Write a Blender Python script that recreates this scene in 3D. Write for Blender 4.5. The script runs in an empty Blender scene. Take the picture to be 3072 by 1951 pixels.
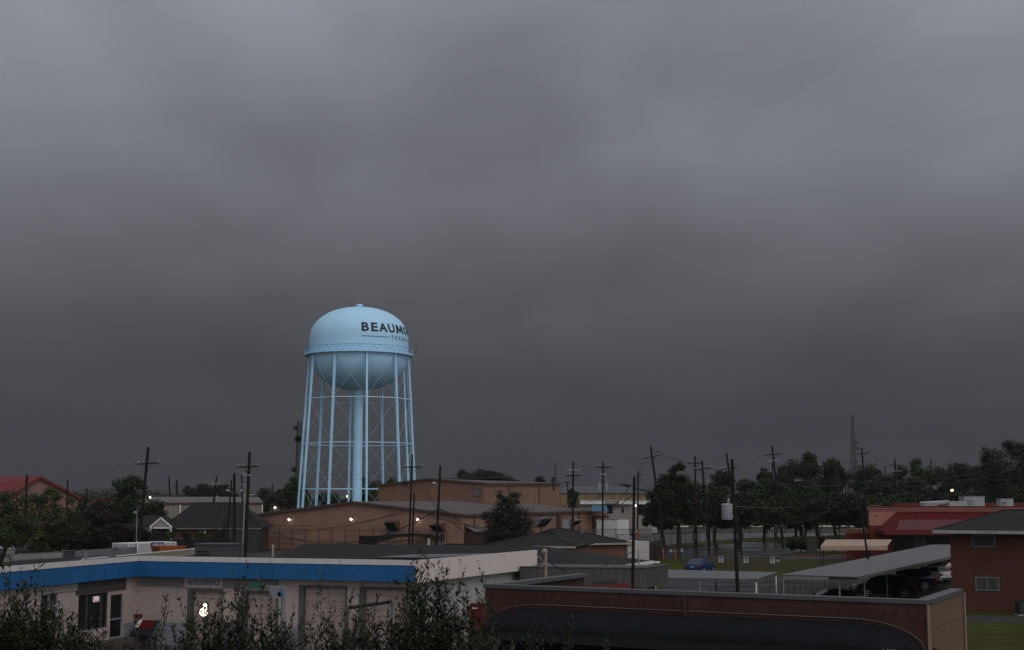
import bpy, math, random
import numpy as np
from mathutils import Vector, Matrix, noise as mnoise

# ---------------------------------------------------------------- camera, sky, sun
SC = bpy.context.scene
HC, CX, CY, F = 8.0, 1536.0, 975.5, 4200.0      # eye height (m); image centre and focal length in photo pixels
PITCH = math.atan((1487 - CY) / F)
CP, SP = math.cos(PITCH), math.sin(PITCH)
cam_data = bpy.data.cameras.new("camera")
cam_data.sensor_width = 36.0
cam_data.lens = 36.0 * F / 3072
cam_data.clip_start, cam_data.clip_end = 0.5, 20000
cam = bpy.data.objects.new("camera", cam_data)
SC.collection.objects.link(cam)
cam.location = (0, 0, HC)
cam.rotation_euler = (math.pi / 2 + PITCH, 0, 0)
SC.camera = cam

world = bpy.data.worlds.new("World"); SC.world = world
world.use_nodes = True
wt = world.node_tree; wt.nodes.clear()
def N(t, typ, **kw):
    n = t.nodes.new(typ)
    for k, v in kw.items():
        if k == 'inp':
            for kk, vv in v.items(): n.inputs[kk].default_value = vv
        else: setattr(n, k, v)
    return n
def build_sky():
    t = wt; L = t.links
    tc = N(t, 'ShaderNodeTexCoord')
    sep = N(t, 'ShaderNodeSeparateXYZ'); L.new(tc.outputs['Generated'], sep.inputs[0])
    # cloud deck seen in perspective: direction divided by its height
    za = N(t, 'ShaderNodeMath', operation='MAXIMUM', inp={1: 0.0}); L.new(sep.outputs[2], za.inputs[0])
    zb = N(t, 'ShaderNodeMath', operation='ADD', inp={1: 0.16}); L.new(za.outputs[0], zb.inputs[0])
    dv = N(t, 'ShaderNodeVectorMath', operation='DIVIDE')
    cmb = N(t, 'ShaderNodeCombineXYZ')
    for i in range(3): L.new(zb.outputs[0], cmb.inputs[i])
    L.new(tc.outputs['Generated'], dv.inputs[0]); L.new(cmb.outputs[0], dv.inputs[1])
    mp = N(t, 'ShaderNodeMapping'); mp.inputs['Rotation'].default_value = (0, 0, 1.1); mp.inputs['Location'].default_value = (12, 3, 0)
    mp.inputs['Scale'].default_value = (1.0, 0.42, 0.0)
    L.new(dv.outputs[0], mp.inputs[0])
    n1 = N(t, 'ShaderNodeTexNoise', inp={'Scale': 2.1, 'Detail': 5.0, 'Roughness': 0.42, 'Distortion': 0.6})
    L.new(mp.outputs[0], n1.inputs['Vector'])
    n2 = N(t, 'ShaderNodeTexNoise', inp={'Scale': 1.3, 'Detail': 3.0, 'Roughness': 0.4})
    L.new(dv.outputs[0], n2.inputs['Vector'])
    # elevation ramp
    r = N(t, 'ShaderNodeValToRGB')
    L.new(sep.outputs[2], r.inputs[0])
    e = r.color_ramp.elements
    e[0].position, e[0].color = 0.0, (0.0470, 0.0485, 0.0560, 1)
    e[1].position, e[1].color = 1.0, (0.62, 0.645, 0.70, 1)
    for p, g_ in ((0.045, .054), (0.092, .066), (0.138, .098), (0.184, .138), (0.23, .176), (0.283, .208), (0.334, .245), (0.5, .32)):
        c = (g_ * .968, g_ * .995, g_ * 1.13, 1)
        x = e.new(p); x.color = c
    # cloud contrast multiplies the ramp
    mr = N(t, 'ShaderNodeMapRange', inp={1: 0.32, 2: 0.68, 3: 0.88, 4: 1.17}); L.new(n1.outputs[0], mr.inputs[0])
    mr2 = N(t, 'ShaderNodeMapRange', inp={1: 0.35, 2: 0.65, 3: 0.87, 4: 1.15}); L.new(n2.outputs[0], mr2.inputs[0])
    mm = N(t, 'ShaderNodeMath', operation='MULTIPLY'); L.new(mr.outputs[0], mm.inputs[0]); L.new(mr2.outputs[0], mm.inputs[1])
    # contrast fades into rain towards the horizon
    fd = N(t, 'ShaderNodeMapRange', inp={1: 0.0, 2: 0.22, 3: 0.15, 4: 1.0}); L.new(sep.outputs[2], fd.inputs[0])
    mx = N(t, 'ShaderNodeMix', data_type='FLOAT'); L.new(fd.outputs[0], mx.inputs[0]); mx.inputs[2].default_value = 1.0; L.new(mm.outputs[0], mx.inputs[3])
    cl = N(t, 'ShaderNodeVectorMath', operation='SCALE'); L.new(r.outputs[0], cl.inputs[0]); L.new(mx.outputs[0], cl.inputs['Scale'])
    # the storm stands in front (+y); behind the camera the overcast is far brighter
    bk = N(t, 'ShaderNodeMapRange', interpolation_type='SMOOTHSTEP', inp={1: 0.1, 2: -0.8, 3: 0.0, 4: 1.0})
    dt = N(t, 'ShaderNodeVectorMath', operation='DOT_PRODUCT'); dt.inputs[1].default_value = (-0.50, 0.866, 0.0)
    L.new(tc.outputs['Generated'], dt.inputs[0]); L.new(dt.outputs['Value'], bk.inputs[0])
    bmix = N(t, 'ShaderNodeMix', data_type='RGBA'); L.new(bk.outputs[0], bmix.inputs[0]); L.new(cl.outputs[0], bmix.inputs[6])
    bmix.inputs[7].default_value = (0.74, 0.76, 0.80, 1)
    bg = N(t, 'ShaderNodeBackground', inp={'Strength': 1.0}); L.new(bmix.outputs[2], bg.inputs[0])
    sky = N(t, 'ShaderNodeTexSky', sky_type='NISHITA', sun_disc=False, sun_elevation=math.radians(38), sun_rotation=math.radians(150))
    bs = N(t, 'ShaderNodeBackground', inp={'Strength': 0.1}); L.new(sky.outputs[0], bs.inputs[0])
    ms = N(t, 'ShaderNodeMixShader', inp={0: 0.996}); L.new(bs.outputs[0], ms.inputs[1]); L.new(bg.outputs[0], ms.inputs[2])
    o = N(t, 'ShaderNodeOutputWorld'); L.new(ms.outputs[0], o.inputs[0])
build_sky()

sun_data = bpy.data.lights.new("sun", 'SUN')
sun_data.energy, sun_data.angle, sun_data.color = 0.5, math.radians(25), (1.0, 0.96, 0.93)
sun = bpy.data.objects.new("sun", sun_data); SC.collection.objects.link(sun)
sun.rotation_euler = (math.radians(52), 0, math.radians(30))     # from behind the camera, to the right
SC.view_settings.view_transform = 'Standard'; SC.view_settings.look = 'None'
SC.view_settings.exposure = 0.0; SC.view_settings.gamma = 1.0
SC.cycles.use_denoising = True
SC.cycles.max_bounces = 5; SC.cycles.volume_bounces = 0; SC.cycles.transparent_max_bounces = 12

# ---------------------------------------------------------------- measuring the place
def XY(px, Y, z=0.0):
    return (px - CX) / F * (Y * CP + (z - HC) * SP)
def Zof(py, Y):
    t = (CY - py) / F
    return HC + Y * (t * CP + SP) / (CP - t * SP)
def P(px, py, Y):
    z = Zof(py, Y); return Vector((XY(px, Y, z), Y, z))
def FZ(px, py, z):                       # where the sight line meets height z
    t = (CY - py) / F; h = z - HC
    Y = h * (CP - t * SP) / (t * CP + SP)
    return Vector((XY(px, Y, z), Y, z))
def G(px, Y): return Vector((XY(px, Y, 0), Y, 0))
def on_line(A, B, px, z=2.0):            # point of wall line A-B seen in column px
    k = (px - CX) / F
    # X = k*(Y*CP + (z-HC)*SP)
    dx, dy = B.x - A.x, B.y - A.y
    t = (k * (A.y * CP + (z - HC) * SP) - A.x) / (dx - k * dy * CP)
    return Vector((A.x + dx * t, A.y + dy * t, 0)), t

# ---------------------------------------------------------------- meshes
class MB:
    def __init__(s): s.v, s.f, s.sm = [], [], False
    def add(s, vs, fs):
        o = len(s.v); s.v += [tuple(v) for v in vs]; s.f += [tuple(i + o for i in f) for f in fs]; return s
    def hexa(s, c):                      # 8 corners: bottom ring, top ring
        return s.add(c, [(3, 2, 1, 0), (4, 5, 6, 7), (0, 1, 5, 4), (1, 2, 6, 5), (2, 3, 7, 6), (3, 0, 4, 7)])
    def box(s, cx, cy, cz, sx, sy, sz, rz=0.0):
        c, n = math.cos(rz), math.sin(rz); o = []
        for z in (cz - sz / 2, cz + sz / 2):
            for x, y in ((-1, -1), (1, -1), (1, 1), (-1, 1)):
                x *= sx / 2; y *= sy / 2; o.append((cx + x * c - y * n, cy + x * n + y * c, z))
        return s.hexa(o)
    def prism(s, pts, z0, z1):           # closed footprint, any order
        a = sum(pts[i][0] * pts[(i + 1) % len(pts)][1] - pts[(i + 1) % len(pts)][0] * pts[i][1] for i in range(len(pts)))
        if a < 0: pts = list(reversed(pts))
        n = len(pts)
        vs = [(p[0], p[1], z0) for p in pts] + [(p[0], p[1], z1) for p in pts]
        return s.add(vs, [tuple(range(n - 1, -1, -1)), tuple(range(n, 2 * n))] + [(i, (i + 1) % n, n + (i + 1) % n, n + i) for i in range(n)])
    def quad(s, a, b, c, d): return s.add([a, b, c, d], [(0, 1, 2, 3)])
    def slab(s, pts, th):                # a planar outline given thickness th downwards
        n = len(pts); vs = [tuple(p) for p in pts] + [(p[0], p[1], p[2] - th) for p in pts]
        return s.add(vs, [tuple(range(n)), tuple(range(2 * n - 1, n - 1, -1))] + [(i, n + i, n + (i + 1) % n, (i + 1) % n) for i in range(n)])
    def tube(s, a, b, r0, r1=None, n=8, cap=True):
        r1 = r0 if r1 is None else r1
        a, b = Vector(a), Vector(b); d = (b - a)
        if d.length < 1e-6: return s
        d.normalize(); u = d.orthogonal().normalized(); w = d.cross(u); vs = []
        for p, r in ((a, r0), (b, r1)):
            for i in range(n):
                q = 2 * math.pi * i / n; vs.append(p + (u * math.cos(q) + w * math.sin(q)) * r)
        fs = [(i, (i + 1) % n, n + (i + 1) % n, n + i) for i in range(n)]
        if cap: fs += [tuple(range(n - 1, -1, -1)), tuple(range(n, 2 * n))]
        return s.add(vs, fs)
    def path(s, pts, r, n=6):
        for a, b in zip(pts, pts[1:]): s.tube(a, b, r, r, n)
        return s
    def bar(s, a, b, w, h):              # rectangular bar between two points
        a, b = Vector(a), Vector(b); d = (b - a).normalized()
        up = Vector((0, 0, 1)) if abs(d.z) < 0.95 else Vector((0, 1, 0))
        sd = d.cross(up).normalized() * (w / 2); uu = sd.cross(d).normalized() * (h / 2)
        return s.hexa([a - sd - uu, a + sd - uu, b + sd - uu, b - sd - uu, a - sd + uu, a + sd + uu, b + sd + uu, b - sd + uu])
    def wall(s, A, B, z0, z1, o0, o1, out=None):   # slab along A-B from offset o0 to o1 along its outward normal
        n = out if out is not None else outward(A, B)
        a0, b0, a1, b1 = A + n * o0, B + n * o0, A + n * o1, B + n * o1
        return s.hexa([(p.x, p.y, z) for z in (z0, z1) for p in (a0, b0, b1, a1)])
    def lathe(s, cx, cy, prof, n=48, a0=0.0):
        vs = []; m = len(prof)
        for r, z in prof:
            for i in range(n):
                q = a0 + 2 * math.pi * i / n; vs.append((cx + r * math.cos(q), cy + r * math.sin(q), z))
        fs = [(j * n + i, j * n + (i + 1) % n, (j + 1) * n + (i + 1) % n, (j + 1) * n + i) for j in range(m - 1) for i in range(n)]
        return s.add(vs, fs)
    def sphere(s, c, r, n=10, m=6, sz=1.0):
        return s.lathe(c[0], c[1], [(max(r * math.sin(math.pi * j / m), 1e-4), c[2] + r * sz * math.cos(math.pi * (m - j) / m)) for j in range(m + 1)], n)
def outward(A, B):                        # horizontal normal of A-B on the viewer's side
    n = Vector((B.y - A.y, A.x - B.x, 0)).normalized()
    return n if n.dot(Vector((-A.x, -A.y, 0))) > 0 else -n

def uv_fill(me):
    if not me.polygons: return
    n = len(me.loops); co = np.empty(len(me.vertices) * 3); me.vertices.foreach_get('co', co); co = co.reshape(-1, 3)
    li = np.empty(n, dtype=np.int32); me.loops.foreach_get('vertex_index', li)
    nr = np.empty(len(me.polygons) * 3); me.polygons.foreach_get('normal', nr); nr = nr.reshape(-1, 3)
    tot = np.empty(len(me.polygons), dtype=np.int32); me.polygons.foreach_get('loop_total', tot)
    pn = np.repeat(nr, tot, axis=0); p = co[li]
    flat = np.abs(pn[:, 2]) > 0.9
    h = np.hypot(pn[:, 0], pn[:, 1]); h[h < 1e-6] = 1
    tx, ty = -pn[:, 1] / h, pn[:, 0] / h
    u = np.where(flat, p[:, 0], p[:, 0] * tx + p[:, 1] * ty)
    # along the slope
    sl = np.sqrt(np.maximum(1 - pn[:, 2] ** 2, 0.03))
    v = np.where(flat, p[:, 1], p[:, 2] / sl)
    uv = np.stack([u, v], 1).ravel().astype(np.float32)
    l = me.uv_layers.new(name='UVMap'); l.data.foreach_set('uv', uv)

def obj(name, mb, mat, parent=None, smooth=None, loc=None):
    if isinstance(mb, MB):
        me = bpy.data.meshes.new(name); me.from_pydata(mb.v, [], mb.f); me.validate()
        me.update(); uv_fill(me)
    else: me = mb
    if smooth:
        me.polygons.foreach_set('use_smooth', [True] * len(me.polygons))
        if smooth is not True:
            me.set_sharp_from_angle(angle=math.radians(smooth))
    if mat is not None and not len(me.materials): me.materials.append(mat)
    o = bpy.data.objects.new(name, me); SC.collection.objects.link(o)
    if parent is not None:
        o.parent = parent
        if parent.type == 'EMPTY': o.matrix_parent_inverse = Matrix.Translation(-parent.location)
    if loc is not None: o.location = loc
    return o
def thing(name, label, cat, loc=(0, 0, 0), group=None):
    o = bpy.data.objects.new(name, None); SC.collection.objects.link(o); o.location = loc
    o.empty_display_size = 0.5
    o['label'] = label; o['category'] = cat
    if group: o['group'] = group
    return o
def tag(o, label, cat, group=None):
    o['label'] = label; o['category'] = cat
    if group: o['group'] = group
    return o
def struct(name, mb, mat, **k):
    o = obj(name, mb, mat, **k); o['kind'] = 'structure'; return o
def stuff(o, label=None, cat=None):
    o['kind'] = 'stuff'
    if label: o['label'] = label
    if cat: o['category'] = cat
    return o

# ---------------------------------------------------------------- materials
MATS = {}
GAIN = {'porcelain': .45, 'galvanised_steel': .6, 'grey_metal_fascia': .48, 'white_paint': .9, 'side': 1, 'black_canvas': .7, 'orange_tan': .6, 'white_lap_siding': .65, 'rusty_orange_paint': .6, 'white_membrane': .6, 'pale_curb_paint': .5, 'wet_grey_roof': .6, 'cream_metal': .6, 'cream_metal_wall': .65, 'rusty_mauve_roof': .6, 'mauve_metal_roof': .6, 'pink_stucco': .62, 'tan_ribbed_metal': .80, 'grey_corrugated_roof': .5, 'pale_blue_tower_paint': 1.0, 'rod_paint': 1.0, 'railing_paint': 1.0, 'weathered_pole_wood': .18, 'grey_annex_paint': .4, 'grey_unit_paint': .34, 'dull_red_paint': .4, 'red_metal_roof': .7, 'blue_fascia_paint': .9, 'dark_asphalt_shingle': .45, 'foreground_brick': .62, 'soldier_course_brick': .62, 'grey_carport_sheet': .62, 'metal_coping': .44, 'red_standing_seam': .40, 'dark_red_wall': .5, 'mauve_reflection': .6, 'yard_asphalt': .28, 'wet_asphalt': .8, 'wet_concrete_road': .5, 'wet_grass': .8, 'gravel_path': .5, 'yellow_wall': .55, 'pale_concrete': .3, 'dull_trim': .5, 'red_brown_brick': .62, 'grey_green_trim': .45, 'grey_ribbed_transom': .6, 'tan_side_panels': .68, 'grey_equipment_paint': .62, 'tree_bark': .45, 'black_cable': .6}
def mat(name, col, rough=0.7, var=0.18, vs=0.6, kind=None, metal=0.0, spec=0.25, bump=0.0, col2=None, sc=1.0, emit=None, alpha=None, wet=None):
    if name in MATS: return MATS[name]
    k_ = GAIN.get(name, 0.78)
    if not emit: col = tuple(c * k_ for c in col); col2 = tuple(c * k_ for c in col2) if col2 else col2
    m = bpy.data.materials.new(name); MATS[name] = m; m.use_nodes = True
    t = m.node_tree; t.nodes.clear(); L = t.links
    out = N(t, 'ShaderNodeOutputMaterial'); b = N(t, 'ShaderNodeBsdfPrincipled')
    L.new(b.outputs[0], out.inputs[0])
    b.inputs['Roughness'].default_value = rough; b.inputs['Metallic'].default_value = metal
    b.inputs['Specular IOR Level'].default_value = spec
    if emit:
        b.inputs['Base Color'].default_value = (*col, 1)
        b.inputs['Emission Color'].default_value = (*emit[0], 1); b.inputs['Emission Strength'].default_value = emit[1]
        return m
    geo = N(t, 'ShaderNodeNewGeometry'); uv = N(t, 'ShaderNodeUVMap')
    n1 = N(t, 'ShaderNodeTexNoise', inp={'Scale': vs, 'Detail': 6.0, 'Roughness': 0.6}); L.new(geo.outputs['Position'], n1.inputs['Vector'])
    n2 = N(t, 'ShaderNodeTexNoise', inp={'Scale': vs * 9, 'Detail': 3.0}); L.new(geo.outputs['Position'], n2.inputs['Vector'])
    mr = N(t, 'ShaderNodeMapRange', inp={1: 0.3, 2: 0.7, 3: 1 - var, 4: 1 + var}); L.new(n1.outputs[0], mr.inputs[0])
    mr2 = N(t, 'ShaderNodeMapRange', inp={1: 0.3, 2: 0.7, 3: 1 - var * .6, 4: 1 + var * .6}); L.new(n2.outputs[0], mr2.inputs[0])
    mu = N(t, 'ShaderNodeMath', operation='MULTIPLY'); L.new(mr.outputs[0], mu.inputs[0]); L.new(mr2.outputs[0], mu.inputs[1])
    base = N(t, 'ShaderNodeRGB'); base.outputs[0].default_value = (*col, 1); src = base.outputs[0]
    hgt = None
    if col2 is not None and kind not in ('brick', 'soldier', 'block'):
        nb = N(t, 'ShaderNodeTexNoise', inp={'Scale': sc, 'Detail': 4.0, 'Roughness': 0.55}); L.new(geo.outputs['Position'], nb.inputs['Vector'])
        mrb = N(t, 'ShaderNodeMapRange', inp={1: 0.42, 2: 0.58, 3: 0.0, 4: 1.0}); L.new(nb.outputs[0], mrb.inputs[0])
        mx = N(t, 'ShaderNodeMix', data_type='RGBA'); L.new(mrb.outputs[0], mx.inputs[0]); L.new(src, mx.inputs[6]); mx.inputs[7].default_value = (*col2, 1); src = mx.outputs[2]
        if wet is not None:
            mw = N(t, 'ShaderNodeMapRange', inp={1: 0.40, 2: 0.56, 3: rough, 4: wet}); L.new(nb.outputs[0], mw.inputs[0]); L.new(mw.outputs[0], b.inputs['Roughness'])
    if kind in ('brick', 'soldier', 'block'):
        br = N(t, 'ShaderNodeTexBrick')
        w, h, mo = {'brick': (0.30, 0.11, 0.016), 'soldier': (0.10, 0.30, 0.016), 'block': (0.40, 0.20, 0.010)}[kind]
        br.inputs['Scale'].default_value = 1.0; br.inputs['Brick Width'].default_value = w; br.inputs['Row Height'].default_value = h
        br.inputs['Mortar Size'].default_value = mo; br.inputs['Mortar Smooth'].default_value = 0.1
        if kind == 'soldier': br.offset = 0.0
        L.new(uv.outputs[0], br.inputs['Vector'])
        br.inputs['Color1'].default_value = (*col, 1)
        br.inputs['Color2'].default_value = (*[c * 0.62 for c in col], 1) if kind != 'block' else (*[c * 0.95 for c in col], 1)
        br.inputs['Mortar'].default_value = (*(col2 or [c * 0.55 for c in col]), 1)
        src = br.outputs['Color']; hgt = br.outputs['Fac']
    if kind in ('ribs', 'ribs_h', 'lap'):
        wv = N(t, 'ShaderNodeTexWave', bands_direction='X' if kind == 'ribs' else 'Y', wave_profile='SIN' if kind != 'lap' else 'SAW')
        wv.inputs['Scale'].default_value = 0.314159 / sc * 1.0; wv.inputs['Distortion'].default_value = 0
        L.new(uv.outputs[0], wv.inputs['Vector']); hgt = wv.outputs['Fac']
        pw = N(t, 'ShaderNodeMath', operation='POWER', inp={1: 6.0}); L.new(wv.outputs['Fac'], pw.inputs[0])
        ml = N(t, 'ShaderNodeMapRange', inp={3: 1.0, 4: 0.72}); L.new(pw.outputs[0], ml.inputs[0])
        mq = N(t, 'ShaderNodeMath', operation='MULTIPLY'); L.new(ml.outputs[0], mq.inputs[0]); L.new(mu.outputs[0], mq.inputs[1]); mu = mq
    if kind == 'planks':
        wv = N(t, 'ShaderNodeTexBrick'); wv.offset = 0.37
        wv.inputs['Scale'].default_value = 1.0; wv.inputs['Brick Width'].default_value = 90.0; wv.inputs['Row Height'].default_value = sc; wv.inputs['Mortar Size'].default_value = 0.012
        L.new(uv.outputs[0], wv.inputs['Vector']); wv.inputs['Color1'].default_value = (*col, 1); wv.inputs['Color2'].default_value = (*[c * .85 for c in col], 1); wv.inputs['Mortar'].default_value = (*[c * .4 for c in col], 1)
        src = wv.outputs['Color']; hgt = wv.outputs['Fac']
    if kind == 'streak':                 # rust and dirt runs
        mp = N(t, 'ShaderNodeMapping'); mp.inputs['Scale'].default_value = (2.2, 0.35, 1); L.new(uv.outputs[0], mp.inputs[0])
        ns = N(t, 'ShaderNodeTexNoise', inp={'Scale': 2.0, 'Detail': 5.0}); L.new(mp.outputs[0], ns.inputs['Vector'])
        ms = N(t, 'ShaderNodeMapRange', inp={1: 0.52, 2: 0.72, 3: 0.0, 4: 0.55}); L.new(ns.outputs[0], ms.inputs[0])
        mx = N(t, 'ShaderNodeMix', data_type='RGBA'); L.new(ms.outputs[0], mx.inputs[0]); L.new(src, mx.inputs[6]); mx.inputs[7].default_value = (*[c * q for c, q in zip(col, (.5, .42, .36))], 1); src = mx.outputs[2]
    sv = N(t, 'ShaderNodeVectorMath', operation='SCALE'); L.new(src, sv.inputs[0]); L.new(mu.outputs[0], sv.inputs['Scale'])
    L.new(sv.outputs[0], b.inputs['Base Color'])
    if bump or hgt is not None:
        bp = N(t, 'ShaderNodeBump', inp={'Strength': bump or 0.4, 'Distance': 0.03})
        if kind in ('brick', 'soldier', 'block', 'planks'): bp.invert = True
        L.new(hgt if hgt is not None else n2.outputs[0], bp.inputs['Height']); L.new(bp.outputs[0], b.inputs['Normal'])
    if alpha is not None:                # woven wire: mostly open
        w1 = N(t, 'ShaderNodeTexWave', bands_direction='DIAGONAL'); w1.inputs['Scale'].default_value = 5.0
        mp = N(t, 'ShaderNodeMapping'); mp.inputs['Scale'].default_value = (1, 1, 0); L.new(uv.outputs[0], mp.inputs[0]); L.new(mp.outputs[0], w1.inputs['Vector'])
        mp2 = N(t, 'ShaderNodeMapping'); mp2.inputs['Scale'].default_value = (-1, 1, 0); L.new(uv.outputs[0], mp2.inputs[0])
        w2 = N(t, 'ShaderNodeTexWave', bands_direction='DIAGONAL'); w2.inputs['Scale'].default_value = 5.0; L.new(mp2.outputs[0], w2.inputs['Vector'])
        mxx = N(t, 'ShaderNodeMath', operation='MAXIMUM'); L.new(w1.outputs['Fac'], mxx.inputs[0]); L.new(w2.outputs['Fac'], mxx.inputs[1])
        gt = N(t, 'ShaderNodeMath', operation='GREATER_THAN', inp={1: alpha}); L.new(mxx.outputs[0], gt.inputs[0]); L.new(gt.outputs[0], b.inputs['Alpha'])
    return m

WOOD = mat('weathered_pole_wood', (0.055, 0.038, 0.030), 0.85, 0.3, 1.5, bump=0.3)
GALV = mat('galvanised_steel', (0.34, 0.35, 0.36), 0.5, 0.12, 2.0, metal=0.3)
WIRE = mat('black_cable', (0.03, 0.03, 0.032), 0.6, 0.05)
PORC = mat('porcelain', (0.55, 0.55, 0.56), 0.25, 0.05)
GREYPAINT = mat('grey_equipment_paint', (0.42, 0.43, 0.45), 0.45, 0.1, 2.0)
GLASS = mat('dark_window_glass', (0.012, 0.013, 0.015), 0.15, 0.05, spec=0.12)
DARK = mat('dark_interior', (0.012, 0.012, 0.013), 0.9, 0.1)
WHITE = mat('white_paint', (0.70, 0.68, 0.67), 0.55, 0.08, 1.2)
SHINGLE = mat('dark_asphalt_shingle', (0.040, 0.037, 0.040), 0.85, 0.25, 1.2, kind='brick', col2=(0.026, 0.024, 0.026))
TYRE = mat('tyre_rubber', (0.012, 0.012, 0.012), 0.8, 0.1)
RIM = mat('alloy_rim', (0.45, 0.45, 0.46), 0.3, 0.05, metal=0.8)
LEAD = mat('lamp_glow', (0.9, 0.85, 0.75), 0.5, emit=((1.0, 0.90, 0.76), 6.0))
AMBER = mat('amber_lamp_glow', (0.9, 0.7, 0.4), 0.5, emit=((1.0, 0.56, 0.25), 9.0))

def text_mesh(s, size, bold=0.0, ext=0.01, shear=0.0, space=1.0, align='CENTER'):
    c = bpy.data.curves.new('lettering', 'FONT'); c.body = s; c.size = size; c.offset = bold; c.extrude = ext; c.shear = shear
    c.space_character = space; c.align_x = align; c.align_y = 'CENTER'; c.resolution_u = 3
    o = bpy.data.objects.new('lettering', c); SC.collection.objects.link(o)
    dg = bpy.context.evaluated_depsgraph_get(); dg.update()
    me = bpy.data.meshes.new_from_object(o.evaluated_get(dg)); 
    bpy.data.objects.remove(o); bpy.data.curves.remove(c)
    me.materials.clear(); return me
def text_at(name, s, A, B, z, size, m, parent, off=0.03, flat_w=None, **k):   # lettering on wall A-B centred between them
    me = text_mesh(s, size, **k)
    n = outward(A, B); d = n.cross(Vector((0, 0, 1))); d = -d          # text +x runs to the viewer's right
    c = (A + B) / 2
    xs = [v.co.x for v in me.vertices]; w = max(xs) - min(xs)
    kx = (flat_w / w) if flat_w else 1.0
    M = Matrix(((d.x * kx, 0, n.x, c.x + n.x * off), (d.y * kx, 0, n.y, c.y + n.y * off), (0, 1, 0, z), (0, 0, 0, 1)))
    me.transform(M)
    if M.determinant() < 0: me.flip_normals()
    return obj(name, me, m, parent)
# ---------------------------------------------------------------- ground
grass_m = mat('wet_grass', (0.050, 0.068, 0.010), 1.0, 0.3, 0.5, col2=(0.060, 0.048, 0.014), sc=0.09, bump=0.5, spec=0.05)
road_m = mat('wet_concrete_road', (0.125, 0.12, 0.118), 0.45, 0.14, 0.3, col2=(0.095, 0.088, 0.086), sc=0.2, wet=0.25)
lot_m = mat('wet_asphalt', (0.050, 0.045, 0.045), 0.5, 0.2, 0.4, col2=(0.040, 0.039, 0.042), sc=0.10, wet=0.12)
yard_m = mat('yard_asphalt', (0.055, 0.052, 0.053), 0.7, 0.2, 0.4, col2=(0.043, 0.041, 0.043), sc=0.15, wet=0.4, spec=.12)
apron_m = mat('wet_reddish_apron', (0.10, 0.060, 0.052), 0.4, 0.25, 0.6, col2=(0.055, 0.038, 0.034), sc=0.3, wet=0.12)
dirt_m = mat('red_brown_embankment', (0.085, 0.050, 0.036), 0.95, 0.3, 0.3, col2=(0.048, 0.042, 0.024), sc=0.15)
path_m = mat('gravel_path', (0.075, 0.065, 0.060), 0.9, 0.2, 1.0)
CURB_R = mat('red_kerb_paint', (0.28, 0.035, 0.03), 0.5, 0.2)

g = MB(); S = 2590
g.quad((-S, -50, 0), (S, -50, 0), (S, 2590, 0), (-S, 2590, 0))
struct('ground', g, grass_m)
def sheet(name, pts, z, m):
    b = MB(); b.add([(p[0], p[1], z) for p in pts], [tuple(range(len(pts)))])
    if len(pts) > 2:
        a = sum(pts[i][0] * pts[(i + 1) % len(pts)][1] - pts[(i + 1) % len(pts)][0] * pts[i][1] for i in range(len(pts)))
        if a < 0: b.f = [tuple(reversed(f)) for f in b.f]
    return struct(name, b, m)
def gp(px, py): q = FZ(px, py, 0.0); return (q.x, q.y)
def gxy(px, Y): q = G(px, Y); return (q.x, q.y)
sheet('road', [gp(1860, 1606), gp(2100, 1601), gp(2350, 1599), gp(2900, 1600), gp(2900, 1609), gp(2480, 1608), gp(2250, 1614), gp(2120, 1624), gp(1950, 1640), gp(1860, 1640)], 0.008, road_m)
sheet('embankment', [gp(1700, 1587), gp(3300, 1587), gp(3300, 1598), gp(2350, 1598), gp(2100, 1600), gp(1700, 1605)], 0.008, dirt_m)
sheet('parking_lot', [gp(1960, 1652), gp(2110, 1642), gp(2240, 1627), gp(2400, 1626), gp(2440, 1640), gp(2850, 1640), gp(2850, 1672), gp(2400, 1679), gp(2100, 1676), gp(1960, 1674)], 0.008, lot_m)
sheet('traffic_island', [gp(2362, 1663), gp(2400, 1657), gp(2560, 1659), gp(2560, 1669), gp(2420, 1669), gp(2375, 1667)], 0.10, grass_m)
k = MB(); k.path([Vector((*gp(2420, 1669.5), 0.05)), Vector((*gp(2375, 1667.5), 0.05)), Vector((*gp(2362, 1663.5), 0.05))], 0.09)
k.path([Vector((*gp(2420, 1669.5), 0.05)), Vector((*gp(2560, 1669.5), 0.05))], 0.09)
tag(obj('kerb', k, CURB_R), 'red painted kerb curving round the grass island by the hedge', 'kerb')
sheet('yard', [gxy(1250, 58), gxy(2870, 58), gxy(2870, 96), (52, 160), (45, 158), (30, 141), gxy(1990, 143), gxy(1990, 108), gxy(1250, 108)], 0.008, yard_m)
sheet('driveway', [gxy(-400, 40), gxy(1420, 46), gxy(1480, 84), gxy(-400, 92)], 0.012, apron_m)
sheet('path', [gp(2870, 1846), gp(3100, 1849), gp(3100, 1871), gp(2870, 1867)], 0.008, path_m)
sheet('back_lot', [gxy(560, 118), gxy(1300, 112), gxy(1420, 190), gxy(770, 212), gxy(560, 196)], 0.008, path_m)
sheet('side_street', [gxy(-300, 170), gxy(420, 176), gxy(420, 186), gxy(-300, 190)], 0.008, road_m)

# ---------------------------------------------------------------- water tower
TB = mat('pale_blue_tower_paint', (0.42, 0.685, 0.90), 0.45, 0.035, 0.5, kind='streak')
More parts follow.
